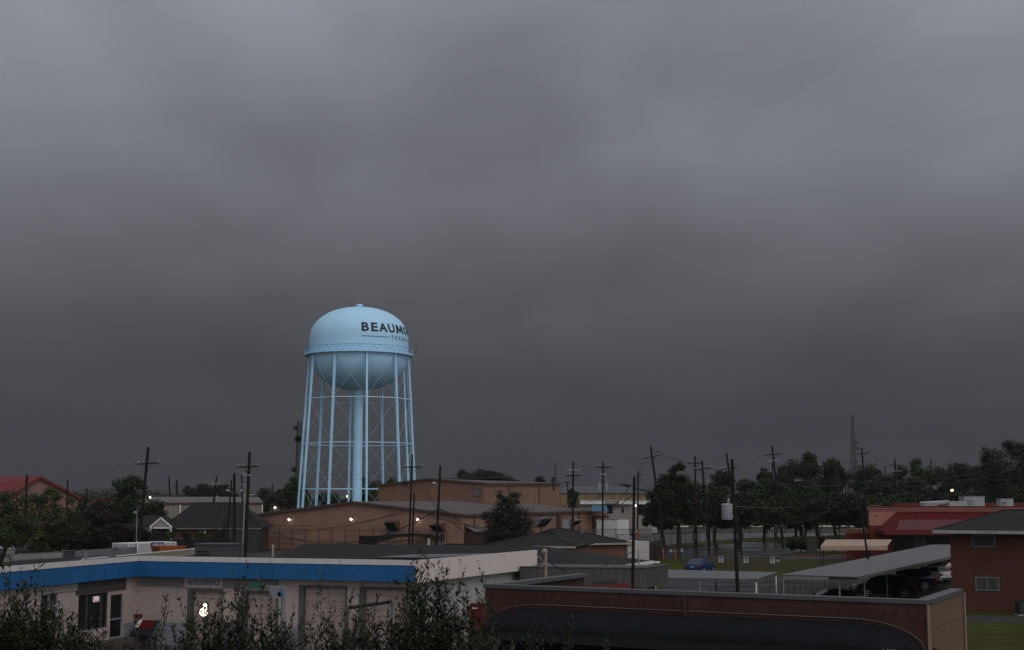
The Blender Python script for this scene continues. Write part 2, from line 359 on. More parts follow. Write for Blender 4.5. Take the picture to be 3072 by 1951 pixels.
# lighter streaking on the tower paint
for nd in MATS['pale_blue_tower_paint'].node_tree.nodes:
    if nd.type == 'MAP_RANGE' and abs(nd.inputs[4].default_value - 0.55) < 1e-6: nd.inputs[4].default_value = 0.17
INK = mat('navy_lettering_paint', (0.018, 0.02, 0.035), 0.5, 0.03)
INKG = mat('green_emblem_paint', (0.03, 0.16, 0.11), 0.5, 0.03)
TY = 300.0; TX = XY(1074.5, TY, 25); TR = 10.62
tw = thing('water_tower', 'pale blue water tower on ten legs with city lettering on its dome', 'water tower', (TX, TY, 0))
Zc, Ztop, Zbot, Zs = 38.0, 48.35, 30.4, 41.2
def dome_r(z):
    if z >= Zs: return TR * max(1 - ((z - Zs) / (Ztop - Zs)) ** 2.15, 0) ** (1 / 2.15)
    if z >= Zc: return TR
    return TR * max(1 - ((Zc - z) / (Zc - Zbot)) ** 2.1, 0) ** (1 / 2.1)
prof = []
for i in range(25):
    a = math.pi / 2 * i / 24; z = Zc - (Zc - Zbot) * math.cos(a); prof.append((max(dome_r(z), 0.02), z))
prof.append((TR, Zs))
for i in range(1, 29):
    a = math.pi / 2 * i / 28; z = Zs + (Ztop - Zs) * math.sin(a); prof.append((max(dome_r(z), 0.02), z))
tank = MB().lathe(TX, TY, prof, 96)
tk = obj('tank', tank, TB, tw, smooth=True)
fin = MB(); fin.lathe(TX, TY, [(0.55, Ztop - 0.15), (0.55, Ztop + 0.3), (0.78, Ztop + 0.33), (0.78, Ztop + 0.46), (0.4, Ztop + 0.72), (0.02, Ztop + 0.8)], 20)
obj('roof_vent', fin, TB, tk)
an = MB(); an.tube((TX + 1.9, TY, Ztop - 0.5), (TX + 1.9, TY, Ztop + 0.8), 0.05)
obj('roof_antenna', an, WIRE, tk)
# catwalk: floor ring, toe plate, rail, zigzag panels
RC = TR + 1.0
cw = MB(); cw.lathe(TX, TY, [(TR - 0.05, Zc + 0.1), (RC, Zc + 0.1), (RC + 0.06, Zc + 0.1), (RC + 0.06, Zc - 0.28), (RC - 0.25, Zc - 0.28), (TR - 0.05, Zc - 0.20)], 80)
cwo = obj('catwalk', cw, TB, tw)
rl = MB(); NZ = 50
def ring(mb, r, z, th, n=80):
    pts = [Vector((TX + r * math.cos(2 * math.pi * i / n), TY + r * math.sin(2 * math.pi * i / n), z)) for i in range(n + 1)]
    mb.path(pts, th, 5)
ring(rl, RC, Zc + 1.25, 0.055); 
for i in range(NZ):
    a, b = 2 * math.pi * i / NZ, 2 * math.pi * (i + 0.5) / NZ; c = 2 * math.pi * (i + 1) / NZ
    q = lambda t, z: Vector((TX + RC * math.cos(t), TY + RC * math.sin(t), z))
    rl.bar(q(a, Zc + 0.1), q(b, Zc + 1.25), 0.05, 0.06); rl.bar(q(b, Zc + 1.25), q(c, Zc + 0.1), 0.05, 0.06)
obj('railing', rl, mat('railing_paint', (0.22, 0.36, 0.46), 0.5, 0.05), cwo)
pn = MB(); pn.lathe(TX, TY, [(RC - 0.02, Zc + 0.12), (RC - 0.02, Zc + 0.62)], 80)
# legs
RT, R0 = 10.75, 12.95; ZL = 37.9
def leg_pt(k, z):
    a = math.radians(15 + 36 * k); r = R0 + (RT - R0) * z / ZL
    return Vector((TX + r * math.sin(a), TY - r * math.cos(a), z))
LV = (0.0, 9.4, 18.95, 28.35, 37.5)
for kk in range(10):
    m = MB(); a, b = leg_pt(kk, 0), leg_pt(kk, ZL - 0.1); ang = math.radians(15 + 36 * kk)
    rad = Vector((math.sin(ang), -math.cos(ang), 0)); tan = Vector((math.cos(ang), math.sin(ang), 0))
    # channel-and-plate column: two flanges and a web
    for s_ in (-1, 1):
        o_ = rad * (0.17 * s_)
        m.hexa([p + o_ + tan * x + rad * y for p in (a, b) for x, y in ((-.21, -.035), (.21, -.035), (.21, .035), (-.21, .035))])
    for s_ in (-1, 1):
        o_ = tan * (0.16 * s_)
        m.hexa([p + o_ + tan * x + rad * y for p in (a, b) for x, y in ((-.03, -.135), (.03, -.135), (.03, .135), (-.03, .135))])
    m.box(a.x, a.y, 0.25, 1.6, 1.6, 0.5, ang)
    lg = obj('leg', m, TB, tw)
    for li, z in enumerate(LV[1:-1]):
        st = MB(); p, q = leg_pt(kk, z), leg_pt(kk + 1, z); st.bar(p + (q - p) * 0.03, q - (q - p) * 0.03, 0.15, 0.17); obj('strut', st, TB, lg)
    for z0, z1 in zip(LV, LV[1:]):
        rd = MB(); rd.tube(leg_pt(kk, z0 + .2), leg_pt(kk + 1, z1 - .2), 0.032, 0.032, 5); rd.tube(leg_pt(kk + 1, z0 + .2), leg_pt(kk, z1 - .2), 0.032, 0.032, 5); obj('brace_rod', rd, mat('rod_paint', (0.34, 0.46, 0.54), 0.5, 0.05), lg)
ri = MB(); ri.lathe(TX, TY, [(1.6, 0), (1.0, 1.0), (0.98, 29.6), (1.25, 30.5), (1.3, 30.9)], 32)
obj('riser_pipe', ri, TB, tw, smooth=40)
ld = MB(); a, b = leg_pt(2, 0) + Vector((-.5, -.45, 0)), leg_pt(2, ZL) + Vector((-.5, -.45, 0)); b2 = Vector((0.4, 0.1, 0))
ld.tube(a, b, .03); ld.tube(a + b2, b + b2, .03)
for i in range(90): ld.tube(a + (b - a) * i / 90, a + b2 + (b - a) * i / 90, .018, .018, 4)
obj('ladder', ld, TB, tw)
# whip antenna on the catwalk at the right
wa = MB(); bx = TX + RC + 0.25
wa.tube((bx - 0.2, TY - 1, Zc + 0.4), (bx + 0.75, TY - 1, Zc + 0.7), .03); wa.tube((bx + 0.5, TY - 1, Zc + 0.2), (bx + 0.55, TY - 1, Zc + 2.7), .035)
obj('antenna', wa, WIRE, tw)
# lettering wrapped on the dome
import bmesh
def wrap(me, a0, zc, name, m, off=0.05):
    bm = bmesh.new(); bm.from_mesh(me)
    xs = [v.co.x for v in bm.verts]; x0, x1 = min(xs), max(xs)
    ys = [v.co.y for v in bm.verts]; y0, y1 = min(ys), max(ys)
    x = x0 + 0.25
    while x < x1:
        bmesh.ops.bisect_plane(bm, geom=bm.verts[:] + bm.edges[:] + bm.faces[:], plane_co=(x, 0, 0), plane_no=(1, 0, 0)); x += 0.25
    y = y0 + 0.25
    while y < y1:
        bmesh.ops.bisect_plane(bm, geom=bm.verts[:] + bm.edges[:] + bm.faces[:], plane_co=(0, y, 0), plane_no=(0, 1, 0)); y += 0.25
    for v in bm.verts:
        z = zc + v.co.y; r = dome_r(z) + off + v.co.z; a = a0 + v.co.x / (TR * 0.975)
        v.co = (TX + r * math.sin(a), TY - r * math.cos(a), z)
    bm.to_mesh(me); bm.free()
    return obj(name, me, m, tk)
def fit(me, w, h):
    xs = [v.co.x for v in me.vertices]; ys = [v.co.y for v in me.vertices]
    kx, ky = w / (max(xs) - min(xs)), h / (max(ys) - min(ys)); cx_, cy_ = min(xs), (max(ys) + min(ys)) / 2
    for v in me.vertices: v.co.x = (v.co.x - cx_) * kx; v.co.y = (v.co.y - cy_) * ky
    return me
A0 = math.radians(3.2); LTR = TR * 0.975; sa = math.radians
face = -math.atan2(TX, TY)        # turn so that angle 0 faces the viewer
A0 += math.atan2(TX, TY) * -1 * -1 * 0
def ang_px(dx): return math.asin(max(-1, min(1, dx / 145.4))) + math.atan2(-TX, TY) * 1.0
zB = 43.0
segs = [('B', 1083.5, 1105.5), ('E', 1111.5, 1131), ('A', 1134.5, 1158.5), ('U', 1161.5, 1180.5), ('M', 1184.5, 1205.5)]
GLYPH = {'M': [(0, 0), (.10, 1), (.27, 1), (.5, .46), (.73, 1), (.90, 1), (1, 0), (.79, 0), (.735, .52), (.55, .10), (.45, .10), (.265, .52), (.21, 0)],
         'N': [(0, 0), (0, 1), (.2, 1), (.76, .36), (.76, 1), (1, 1), (1, 0), (.8, 0), (.24, .64), (.24, 0)]}
def glyph(ch):
    if ch not in GLYPH: return text_mesh(ch, 2.5, bold=0.075, ext=0.012)
    bm = bmesh.new(); vs = [bm.verts.new((x * 2, y * 2, 0)) for x, y in GLYPH[ch]]; f = bm.faces.new(vs); f.normal_update()
    if f.normal.z < 0: f.normal_flip()
    bmesh.ops.triangulate(bm, faces=bm.faces[:]); me = bpy.data.meshes.new('letter'); bm.to_mesh(me); bm.free(); return me
for ch, xa, xb in segs:
    a_, b_ = ang_px(xa - 1077.3), ang_px(xb - 1077.3)
    wrap(fit(glyph(ch), (b_ - a_) * LTR, 1.92), a_, zB, 'letter', INK)
aO = ang_px(1212.8 - 1077.3)
bm = bmesh.new(); star = []
O_R = 0.93
vs = [bm.verts.new((O_R * math.cos(2 * math.pi * i / 32), O_R * math.sin(2 * math.pi * i / 32), 0)) for i in range(32)]; bm.faces.new(vs)
me = bpy.data.meshes.new('emblem'); bm.to_mesh(me); bm.free(); wrap(me, aO, zB, 'emblem', INKG, 0.05)
bm = bmesh.new(); pts = []
for i in range(10):
    q = math.radians(90 + 36 * i + 12); r = 0.74 if i % 2 == 0 else 0.29; pts.append(bm.verts.new((r * math.cos(q), r * math.sin(q), 0)))
c_ = bm.verts.new((0, 0, 0))
for i in range(10): bm.faces.new((c_, pts[i], pts[(i + 1) % 10]))
me = bpy.data.meshes.new('emblem_star'); bm.to_mesh(me); bm.free(); wrap(me, aO, zB, 'emblem_star', TB, 0.09)
for ch, o_ in (('N', 1.35), ('T', 3.3)):
    wrap(fit(glyph(ch), 1.75 if ch == 'N' else 1.5, 1.92), aO + (o_ - 0.1) / LTR, zB, 'letter', INK)
zT = 41.0
aT0, aT1 = ang_px(1168.5 - 1077.3), ang_px(1210 - 1077.3)
wrap(fit(text_mesh('TEXAS', 1.0, bold=-0.008, ext=0.01, space=1.5), (aT1 - aT0) * LTR, 0.82), aT0, zT, 'state_lettering', INK)
def line_mesh(w):
    bm = bmesh.new(); vs = [bm.verts.new(p) for p in ((0, -.055, 0), (w, -.055, 0), (w, .055, 0), (0, .055, 0))]; bm.faces.new(vs)
    me = bpy.data.meshes.new('underline'); bm.to_mesh(me); bm.free(); return me
a_ = ang_px(1085 - 1077.3); b_ = ang_px(1163.5 - 1077.3)
wrap(line_mesh((b_ - a_) * LTR), a_, zT, 'underline', INK)
wrap(line_mesh((b_ - a_) * LTR), aT1 + 0.04, zT, 'underline', INK)
# ---------------------------------------------------------------- buildings
def wall_open(mb, A, B, z0, z1, ops, th=0.25, n=None):
    """wall slab behind A-B with openings (t0, t1, za, zb) along A-B"""
    n = n or outward(A, B); c = sorted(ops); t = 0.0
    def seg(a, b, za, zb):
        if b - a > 1e-4 and zb - za > 1e-3: mb.wall(A.lerp(B, a), A.lerp(B, b), za, zb, -th, 0, n)
    for a, b, za, zb in c:
        seg(t, a, z0, z1); seg(a, b, z0, za); seg(a, b, zb, z1); t = b
    seg(t, 1.0, z0, z1)
def panel(mb, A, B, x0, y0, x1, y1, o0=0.0, o1=0.05):
    """box on wall A-B covering the photographed rectangle, from offset o0 to o1"""
    zc = Zof((y0 + y1) / 2, (on_line(A, B, (x0 + x1) / 2)[0]).y)
    a, b = on_line(A, B, x0, zc)[0], on_line(A, B, x1, zc)[0]; Y = (a.y + b.y) / 2
    mb.wall(a, b, Zof(y1, Y), Zof(y0, Y), o0, o1, outward(A, B))
    return a, b, Zof(y1, Y), Zof(y0, Y)
def wpart(name, A, B, rect, o, m, parent):
    mb = MB(); panel(mb, A, B, *rect, *o); return obj(name, mb, m, parent)
def window(A, B, rect, parent, frame_m, glass_m=None, bars=(2, 1), w=0.07):
    mb = MB(); a, b, z0, z1 = panel(MB(), A, B, *rect); n = outward(A, B)
    nx, nz = bars
    fr = MB(); L_ = (b - a).length
    for i in range(nx + 1):
        c = a.lerp(b, i / nx); d = (b - a).normalized() * w / 2; fr.wall(c - d, c + d, z0 - w / 2, z1 + w / 2, 0.0, 0.06, n)
    d = (b - a).normalized() * w * 0.49
    for j in range(nz + 1):
        z = z0 + (z1 - z0) * j / nz; fr.wall(a + d, b - d, z - w / 2 + .001, z + w / 2 - .001, 0.0, 0.057, n)
    f = obj('window', fr, frame_m, parent)
    mb.wall(a, b, z0, z1, 0.005, 0.03, n); obj('pane', mb, glass_m or GLASS, f); return f
V = Vector
def v2(p): return V((p[0], p[1], 0))

# ===== auto service station =====
BLOCK = mat('painted_block_wall', (0.50, 0.405, 0.375), 0.6, 0.10, 0.8, kind='block', col2=(0.455, 0.368, 0.34))
SHUT = mat('shutter_paint', (0.46, 0.36, 0.335), 0.5, 0.08, 0.8, kind='planks', sc=0.36)
BLUE = mat('blue_fascia_paint', (0.012, 0.105, 0.27), 0.5, 0.09, 0.5, kind='streak')
for nd in BLUE.node_tree.nodes:
    if nd.type == 'MAP_RANGE' and abs(nd.inputs[4].default_value - 0.55) < 1e-6: nd.inputs[4].default_value = 0.3
CAP = mat('white_cap_paint', (0.66, 0.63, 0.62), 0.5, 0.08, 0.8, kind='streak')
for nd in CAP.node_tree.nodes:
    if nd.type == 'MAP_RANGE' and abs(nd.inputs[4].default_value - 0.55) < 1e-6: nd.inputs[1].default_value = 0.6
RIBW = mat('ribbed_white_siding', (0.50, 0.47, 0.46), 0.55, 0.06, 0.8, kind='ribs', sc=0.3)
TRIM = mat('grey_green_trim', (0.17, 0.175, 0.17), 0.6, 0.15, 1.0)
GREYROOF = mat('grey_membrane_roof', (0.10, 0.105, 0.115), 0.65, 0.15, 0.5)
TRANSOM = mat('grey_ribbed_transom', (0.27, 0.275, 0.27), 0.6, 0.1, 1.0, kind='ribs', sc=0.25)
ZT = 4.75
K, Cn, Lf, Rt = FZ(415, 1668, ZT), FZ(1245, 1681, ZT), FZ(-70, 1706, ZT), FZ(1606, 1650, ZT)
K, Cn, Lf, Rt = v2(K), v2(Cn), v2(Lf), v2(Rt)
uf = (Cn - K).normalized(); vb = (Rt - Cn)
nF, nR, nL = outward(K, Cn), outward(Cn, Rt), outward(Lf, K)
ST = thing('service_station', 'long white auto service station with a blue fascia band and shutter doors', 'garage building', (K.x, K.y, 0))
LL, KB = Lf - uf * 9, K + vb * .3 - uf * 9
rf = MB(); rf.prism([Lf, K, Cn, Rt, Rt - uf * 6, K + vb * .3, KB, LL], 3.78, 3.90); obj('roof', rf, GREYROOF, ST)
def seam(A, B, n, za, zb, o0, o1, m, name, parent, step=3.7):
    L_ = (B - A).length; c = max(1, int(round(L_ / step))); mb = MB(); d = (B - A).normalized() * 0.012
    for i in range(c):
        a, b = A.lerp(B, i / c), A.lerp(B, (i + 1) / c)
        mb.wall(a + (d if i else d * 0), b - (d if i < c - 1 else d * 0), za, zb, o0, o1, n)
    return obj(name, mb, m, parent)
seam(K, Cn, nF, 4.49, ZT, 0.0, 0.14, CAP, 'fascia_cap', ST)
seam(Lf, K, nL, 4.49, ZT, 0.0, 0.14, CAP, 'fascia_cap', ST)
seam(K, Cn, nF, 3.66, 4.48, 0.0, 0.10, BLUE, 'fascia_band', ST, 40)
seam(Lf, K, nL, 3.66, 4.48, 0.0, 0.10, BLUE, 'fascia_band', ST, 40)
WF = mat('white_side_fascia_paint', (0.78, 0.67, 0.62), 0.5, 0.05, 0.4)
m = MB(); m.wall(Cn, Rt, 3.62, ZT, 0.0, 0.12, nR); obj('side_fascia', m, WF, ST)
# walls
K2 = K - nF * 0.55 - nL * 0.35; C2 = Cn - nF * 0.55 - nR * 0.35; L2 = Lf - nL * 0.35; R2 = Rt - nR * 0.35
def tt(A, B, px): return on_line(A, B, px)[1]
bays = [(562, 668, 'a'), (725, 835, 'b'), (896, 1041, 'c'), (1078, 1224, 'd')]
ops = [(tt(K2, C2, a), tt(K2, C2, b), 0.0, 3.02 if q in 'ab' else 3.35) for a, b, q in bays]
m = MB(); wall_open(m, K2, C2, 0.0, 3.77, ops, 0.3); obj('wall', m, BLOCK, ST)
for a, b, q in bays:
    A_, B_ = on_line(K2, C2, a)[0], on_line(K2, C2, b)[0]; top = 3.02 if q in 'ab' else 3.35
    m = MB(); m.wall(A_, B_, 0.02, top, -0.34, -0.22, nF); dr = obj('shutter_door', m, SHUT, ST)
    fr = MB(); d = (B_ - A_).normalized()
    fr.wall(A_, A_ + d * 0.28, 0.0, top, -0.2, 0.03, nF); fr.wall(B_ - d * 0.10, B_, 0.0, top, -0.2, 0.03, nF); fr.wall(A_ + d * .28, B_ - d * .1, top - 0.12, top, -0.2, 0.03, nF)
    obj('door_frame', fr, TRIM, dr)
    hd = MB(); c_ = (A_ + B_) / 2; hd.wall(c_ - d * .12, c_ + d * .12, 0.9, 1.0, -0.2, -0.17, nF); obj('handle', hd, TRIM, dr)
# long transom above the two left bays, and the sign board
m = MB(); panel(m, K2, C2, 424, 1726, 556, 1757, 0.0, 0.12); obj('transom', m, TRANSOM, ST)
m = MB(); panel(m, K2, C2, 673, 1727, 835, 1763, 0.0, 0.12); obj('transom', m, TRANSOM, ST)
m = MB(); a_, b_, z0_, z1_ = panel(m, K2, C2, 557, 1730, 672, 1763, 0.0, 0.14); sb = obj('sign_board', m, mat('sign_board_paint', (0.42, 0.38, 0.38), 0.6, 0.06), ST)
text_at('lettering', 'AUTO SERVICE', a_, b_, (z0_ + z1_) / 2 - 0.04, 0.40, mat('blue_lettering', (0.03, 0.045, 0.24), 0.5), sb, off=0.16, flat_w=(b_ - a_).length * 0.86, shear=0.3, bold=0.0)
m = MB(); panel(m, K2, C2, 752, 1748, 786, 1762, 0.125, 0.16)
gs = obj('small_sign', m, mat('green_sign_paint', (0.05, 0.30, 0.22), 0.5), ST)
# lower painted dado
t_ = 0
for a, b in [(o_[0], o_[1]) for o_ in ops] + [(1, 1)]:
    if a - t_ > .01: m = MB(); m.wall(K2.lerp(C2, t_) + nF * .012, K2.lerp(C2, a) + nF * .012, 0, 1.2, -.01, 0, nF); obj('painted_dado', m, mat('grey_dado_paint', (0.26, 0.27, 0.30), 0.6, 0.1, 0.8, kind='block'), ST)
    t_ = b
# left wing: window, shopfront and door
def zat(py, px, A, B): return Zof(py, on_line(A, B, px)[0].y)
lops = [(tt(L2, K2, 120), tt(L2, K2, 172), 2.0, 3.2), (tt(L2, K2, 234), tt(L2, K2, 322), 1.15, 2.98), (tt(L2, K2, 331), tt(L2, K2, 369), 0.5, 2.80)]
m = MB(); wall_open(m, L2, K2, 0.0, 3.77, lops, 0.3); obj('wall', m, BLOCK, ST)
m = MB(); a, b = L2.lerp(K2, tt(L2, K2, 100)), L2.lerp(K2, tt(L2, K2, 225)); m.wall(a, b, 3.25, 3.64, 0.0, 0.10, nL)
m2 = MB(); a2_ = L2.lerp(K2, tt(L2, K2, 372)); m2.wall(b, a2_, 3.02, 3.64, 0.0, 0.09, nL); obj('shade_toned_siding', m2, mat('shade_toned_lap_siding', (.075, .060, .055), .7, .1, kind='planks', sc=.24), ST)  # canopy shadow above the shopfront is put into this siding's darker colour
obj('siding', m, mat('cream_lap_siding', (0.40, 0.37, 0.34), 0.6, 0.08, kind='planks', sc=0.24), ST)
WFR = mat('white_window_frame', (0.34, 0.34, 0.36), 0.5, 0.05)
for i, (a, b, za, zb) in enumerate(lops):
    A_, B_ = L2.lerp(K2, a), L2.lerp(K2, b); m = MB(); d = (B_ - A_).normalized()
    nm = ('window', 'shop_window', 'door')[i]; nx = (2, 3, 1)[i]
    for j in range(nx + 1):
        c_ = A_.lerp(B_, j / nx if i != 1 else (0, .30, .80, 1)[j]); m.wall(c_ - d * 0.05, c_ + d * 0.05, za, zb, -0.15, -0.02, nL)
    zs = ((za, (za + zb) / 2, zb), (za, zb), (za + .03, 1.5, zb))[i]
    for z in zs: m.wall(A_ + d * .05, B_ - d * .05, z - 0.04, z + 0.04, -0.14, -0.03, nL)
    f = obj(nm, m, (WFR, mat('dark_frame', (.07, .065, .06), .6), mat('door_frame_grey', (.28, .27, .28), .5))[i], ST); q = MB(); q.wall(A_, B_, za, zb, -0.12, -0.10, nL); obj('pane', q, GLASS, f)
a_, b_ = L2.lerp(K2, tt(L2, K2, 281)), L2.lerp(K2, tt(L2, K2, 299))
m = MB(); m.wall(L2.lerp(K2, tt(L2, K2, 372)), K2 , 0.01, 1.2, 0.004, .014, nL); obj('painted_dado', m, mat('grey_dado_paint', (0.26, 0.27, 0.30), 0.6, 0.1, 0.8, kind='block'), ST)
m = MB(); m.wall(L2.lerp(K2, tt(L2, K2, 200)), K2 - uf * 0 - (K2 - L2).normalized() * .6, 0.0, 0.5, .02, .8, nL); obj('entrance_step', m, mat('wet_step_concrete', (.10, .08, .075), .5), ST)
text_at('open_sign', 'OPEN', a_, b_, Zof(1800, a_.y), 0.42, mat('neon_white', (1, .8, .8), emit=((1.0, 0.80, 0.82), .28)), f, off=-0.06, flat_w=(b_ - a_).length, bold=0.0)
# side wall under the white fascia
m = MB(); m.wall(C2 + vb.normalized() * 0.3, R2, 0.0, 3.77, -0.3, 0.0, nR); obj('side_wall', m, RIBW, ST)
m = MB(); dv_ = vb.normalized(); 
e0 = on_line(C2, R2, 1573)[0]; m.wall(e0, e0 + dv_ * 1.0, 0, 3.77, 0.005, 0.08, nR); obj('corner_post', m, WHITE, ST)
bk = MB(); bk.wall(Rt - uf * .3, Rt - uf * 6, 0, 3.77, 0, .3, -nF); bk.wall(Rt - uf * 6, K + vb * .3, 0, 3.77, 0, .3, -nF); bk.wall(K + vb * .3, KB, 0, 3.77, 0, .3, -nF); bk.wall(KB, LL, 0, 3.77, 0, .3, -nR); bk.wall(LL, Lf - uf * .3, 0, 3.77, -.3, 0, nF)
obj('back_wall', bk, BLOCK, ST)

def roof_unit(px0, px1, pt, Y, z0, depth, label, group=None, yaw=-0.27, lattice=True):
    w = (px1 - px0) / F * Y; c = P((px0 + px1) / 2, pt, Y); zt = c.z
    t = thing('air_conditioning_unit', label, 'air conditioner', (c.x, Y + depth / 2, z0), group)
    m = MB(); m.box(c.x, Y + depth / 2, (z0 + zt) / 2 + .04, w, depth, zt - z0 - .08, yaw); obj('casing', m, GREYPAINT if not lattice else mat('grey_unit_paint', (0.16, 0.17, 0.18), 0.5, 0.1), t)
    l = MB(); l.box(c.x, Y + depth / 2, zt + .0, w + .1, depth + .1, 0.08, yaw); obj('lid', l, GALV if not lattice else mat('grey_unit_paint', (0.16, 0.17, 0.18), 0.5, 0.1), t)
    q = MB(); fx = math.cos(yaw); fy = math.sin(yaw)
    for j in range(5):
        z = z0 + (zt - z0) * (0.2 + 0.13 * j)
        q.box(c.x - w * .25 * fx + fy * (depth / 2 + .02), Y + depth / 2 - w * .25 * fy - fx * (depth / 2 + .02), z, w * .36, .04, .05, yaw)
    obj('grille', q, DARK, t)
    bs = MB(); bs.box(c.x, Y + depth / 2, z0 - .01, w * .9, depth * .9, .06, yaw); obj('base', bs, GALV, t); return t
roof_unit(590, 705, 1634, 79.5, 3.90, 1.6, 'large grey air conditioner standing on the roof of the blue banded garage')
m = MB(); a = P(258, 1678, 72); b = P(258, 1655, 72); m.tube((a.x, a.y, 3.9), b, .07); m.tube(b, (b.x, b.y, b.z + .02), .1)
tag(obj('vent_pipe', m, GALV), 'short dark vent pipe sticking up from the left wing roof of the garage', 'pipe')
# satellite dish and aerial on the roof
dt = thing('satellite_dish', 'small satellite dish with thin bracket on the garage roof near the kink', 'satellite dish', P(340, 1672, 75))
c = P(342, 1662, 75); m = MB(); m.tube((c.x, c.y, 3.9), c, .04); obj('mast', m, GALV, dt)
m = MB(); dd = V((-0.5, -0.6, 0.45)).normalized(); u = dd.orthogonal().normalized(); w = dd.cross(u)
vs = []; R_ = 0.36
for j in range(5):
    r = R_ * j / 4; 
    for i in range(16):
        q = 2 * math.pi * i / 16; vs.append(c + dd * (0.5 * r * r) + (u * math.cos(q) + w * math.sin(q) * 1.1) * max(r, .001))
m.add(vs, [(j * 16 + i, j * 16 + (i + 1) % 16, (j + 1) * 16 + (i + 1) % 16, (j + 1) * 16 + i) for j in range(4) for i in range(16)]); obj('dish', m, mat('dish_grey', (0.10, 0.10, 0.11), 0.5), dt)
m = MB(); m.tube(c, c + V((0.55, -.3, .35)), .02); m.box(c.x + .6, c.y - .33, c.z + .38, .12, .1, .2, .3); obj('receiver_arm', m, GALV, dt)

# things on the forecourt
def ext_loc(px, Y): return G(px, Y)
c = on_line(K2, C2, 458)[0] + nF * 0.7; rz = math.atan2(uf.y, uf.x)
rk = thing('merchandise_bin', 'black slanted display bin with red panels against the white block wall', 'display bin', (c.x, c.y, 0))
def loc2(x, y): return V((c.x, c.y, 0)) + uf * x + nF * y
m = MB()
for x in (-.55, .52): 
    for y in (-.25, .3): a = loc2(x, y); m.box(a.x, a.y, .3, .06, .06, .6, rz)
a = loc2(0, 0); m.box(a.x, a.y, .42, 1.1, .6, .1, rz); obj('frame', m, DARK, rk)
def slant(x0, x1, s0, s1, off):
    # face leaning back: s along the slope from the front edge
    f0, f1 = (0.45, 0.62), (-0.35, 1.32)
    p = lambda x, s: loc2(x, f0[0] + (f1[0] - f0[0]) * s + off * .66) + V((0, 0, f0[1] + (f1[1] - f0[1]) * s + off * .75))
    return [p(x0, s0), p(x1, s0), p(x1, s1), p(x0, s1)]
m = MB(); m.slab(slant(-.62, .62, 0, 1, 0), .08); obj('sloped_top', m, mat('black_plastic', (0.02, 0.022, 0.03), 0.4), rk)
m = MB(); m.slab(slant(-.32, .08, .42, .92, .03), .03); m.slab(slant(.12, .5, .42, .92, .03), .03); obj('red_panels', m, mat('red_panel', (0.12, 0.010, 0.012), 0.4, .2), rk)
m = MB(); m.slab(slant(-.56, -.36, .5, .98, .04), .03); pc = obj('notice', m, WHITE, rk)
m = MB(); m.slab(slant(-.50, -.42, .58, .72, .05), .01); obj('notice_print', m, DARK, pc)
c = on_line(K2, C2, 421)[0] + nF * .16; m = MB(); m.box(c.x, c.y, Zof(1849, c.y), .32, .3, .14, rz); m.box(c.x, c.y, Zof(1849, c.y) + .09, .36, .34, .04, rz)
tag(obj('wall_box', m, mat('red_box_paint', (0.14, 0.014, 0.014), 0.4)), 'small red box fixed to the white wall above the display bin', 'box')
c = on_line(K2, C2, 407)[0] + nF * .45; fe = thing('fire_extinguisher', 'red cylinder with pale top standing left of the black display bin', 'fire extinguisher', (c.x, c.y, 0))
m = MB(); m.lathe(c.x, c.y, [(.01, 0), (.13, .0), (.13, .5), (.05, .62), (.01, .63)], 14); obj('cylinder', m, mat('red_gloss', (0.25, .015, .015), .3), fe)
m = MB(); m.lathe(c.x, c.y, [(.05, .60), (.07, .64), (.07, .8), (.01, .84)], 12); obj('cap', m, mat('pale_cap', (.45, .4, .35), .5), fe)
# grey shop lamp on a post in front of the bays
Yp = 68.0; lp = thing('area_light_post', 'pale grey lamp post with a square arm in front of the shutter doors', 'lamp post', G(842, Yp))
tp = P(852, 1762, Yp); bt = G(842, Yp); m = MB(); m.tube(bt, tp, .13, .10, 10); m.lathe(bt.x, bt.y, [(.25, 0), (.25, .08), (.02, .1)], 12); obj('post', m, mat('dull_lamp_post_paint', (.21, .22, .24), .6, .12), lp)
e = P(797, 1760, Yp); m = MB(); m.bar(tp + V((.06, 0, 0)), e, .10, .10); ar = obj('arm', m, mat('dull_lamp_post_paint', (.21, .22, .24), .6, .12), lp)
h = P(823, 1762, Yp); m = MB(); m.add([h + V(p) for p in [(-.22, -.2, -.02), (.22, -.2, -.02), (.22, .2, -.02), (-.22, .2, -.02), (-.12, -.2, -.5), (.42, -.2, -.5), (.42, .3, -.5), (-.12, .3, -.5)]], [(3, 2, 1, 0)[::-1], (4, 5, 6, 7)[::-1], (0, 1, 5, 4)[::-1], (1, 2, 6, 5)[::-1], (2, 3, 7, 6)[::-1], (3, 0, 4, 7)[::-1]]); obj('lamp_head', m, mat('dull_lamp_post_paint', (.21, .22, .24), .6, .12), ar)
m = MB(); q = P(843, 1782, Yp); m.tube(q + V((-.02, -.2, 0)), q + V((-.02, .2, 0)), .12, .12, 14); obj('bracket_disc', m, BLUE, lp)
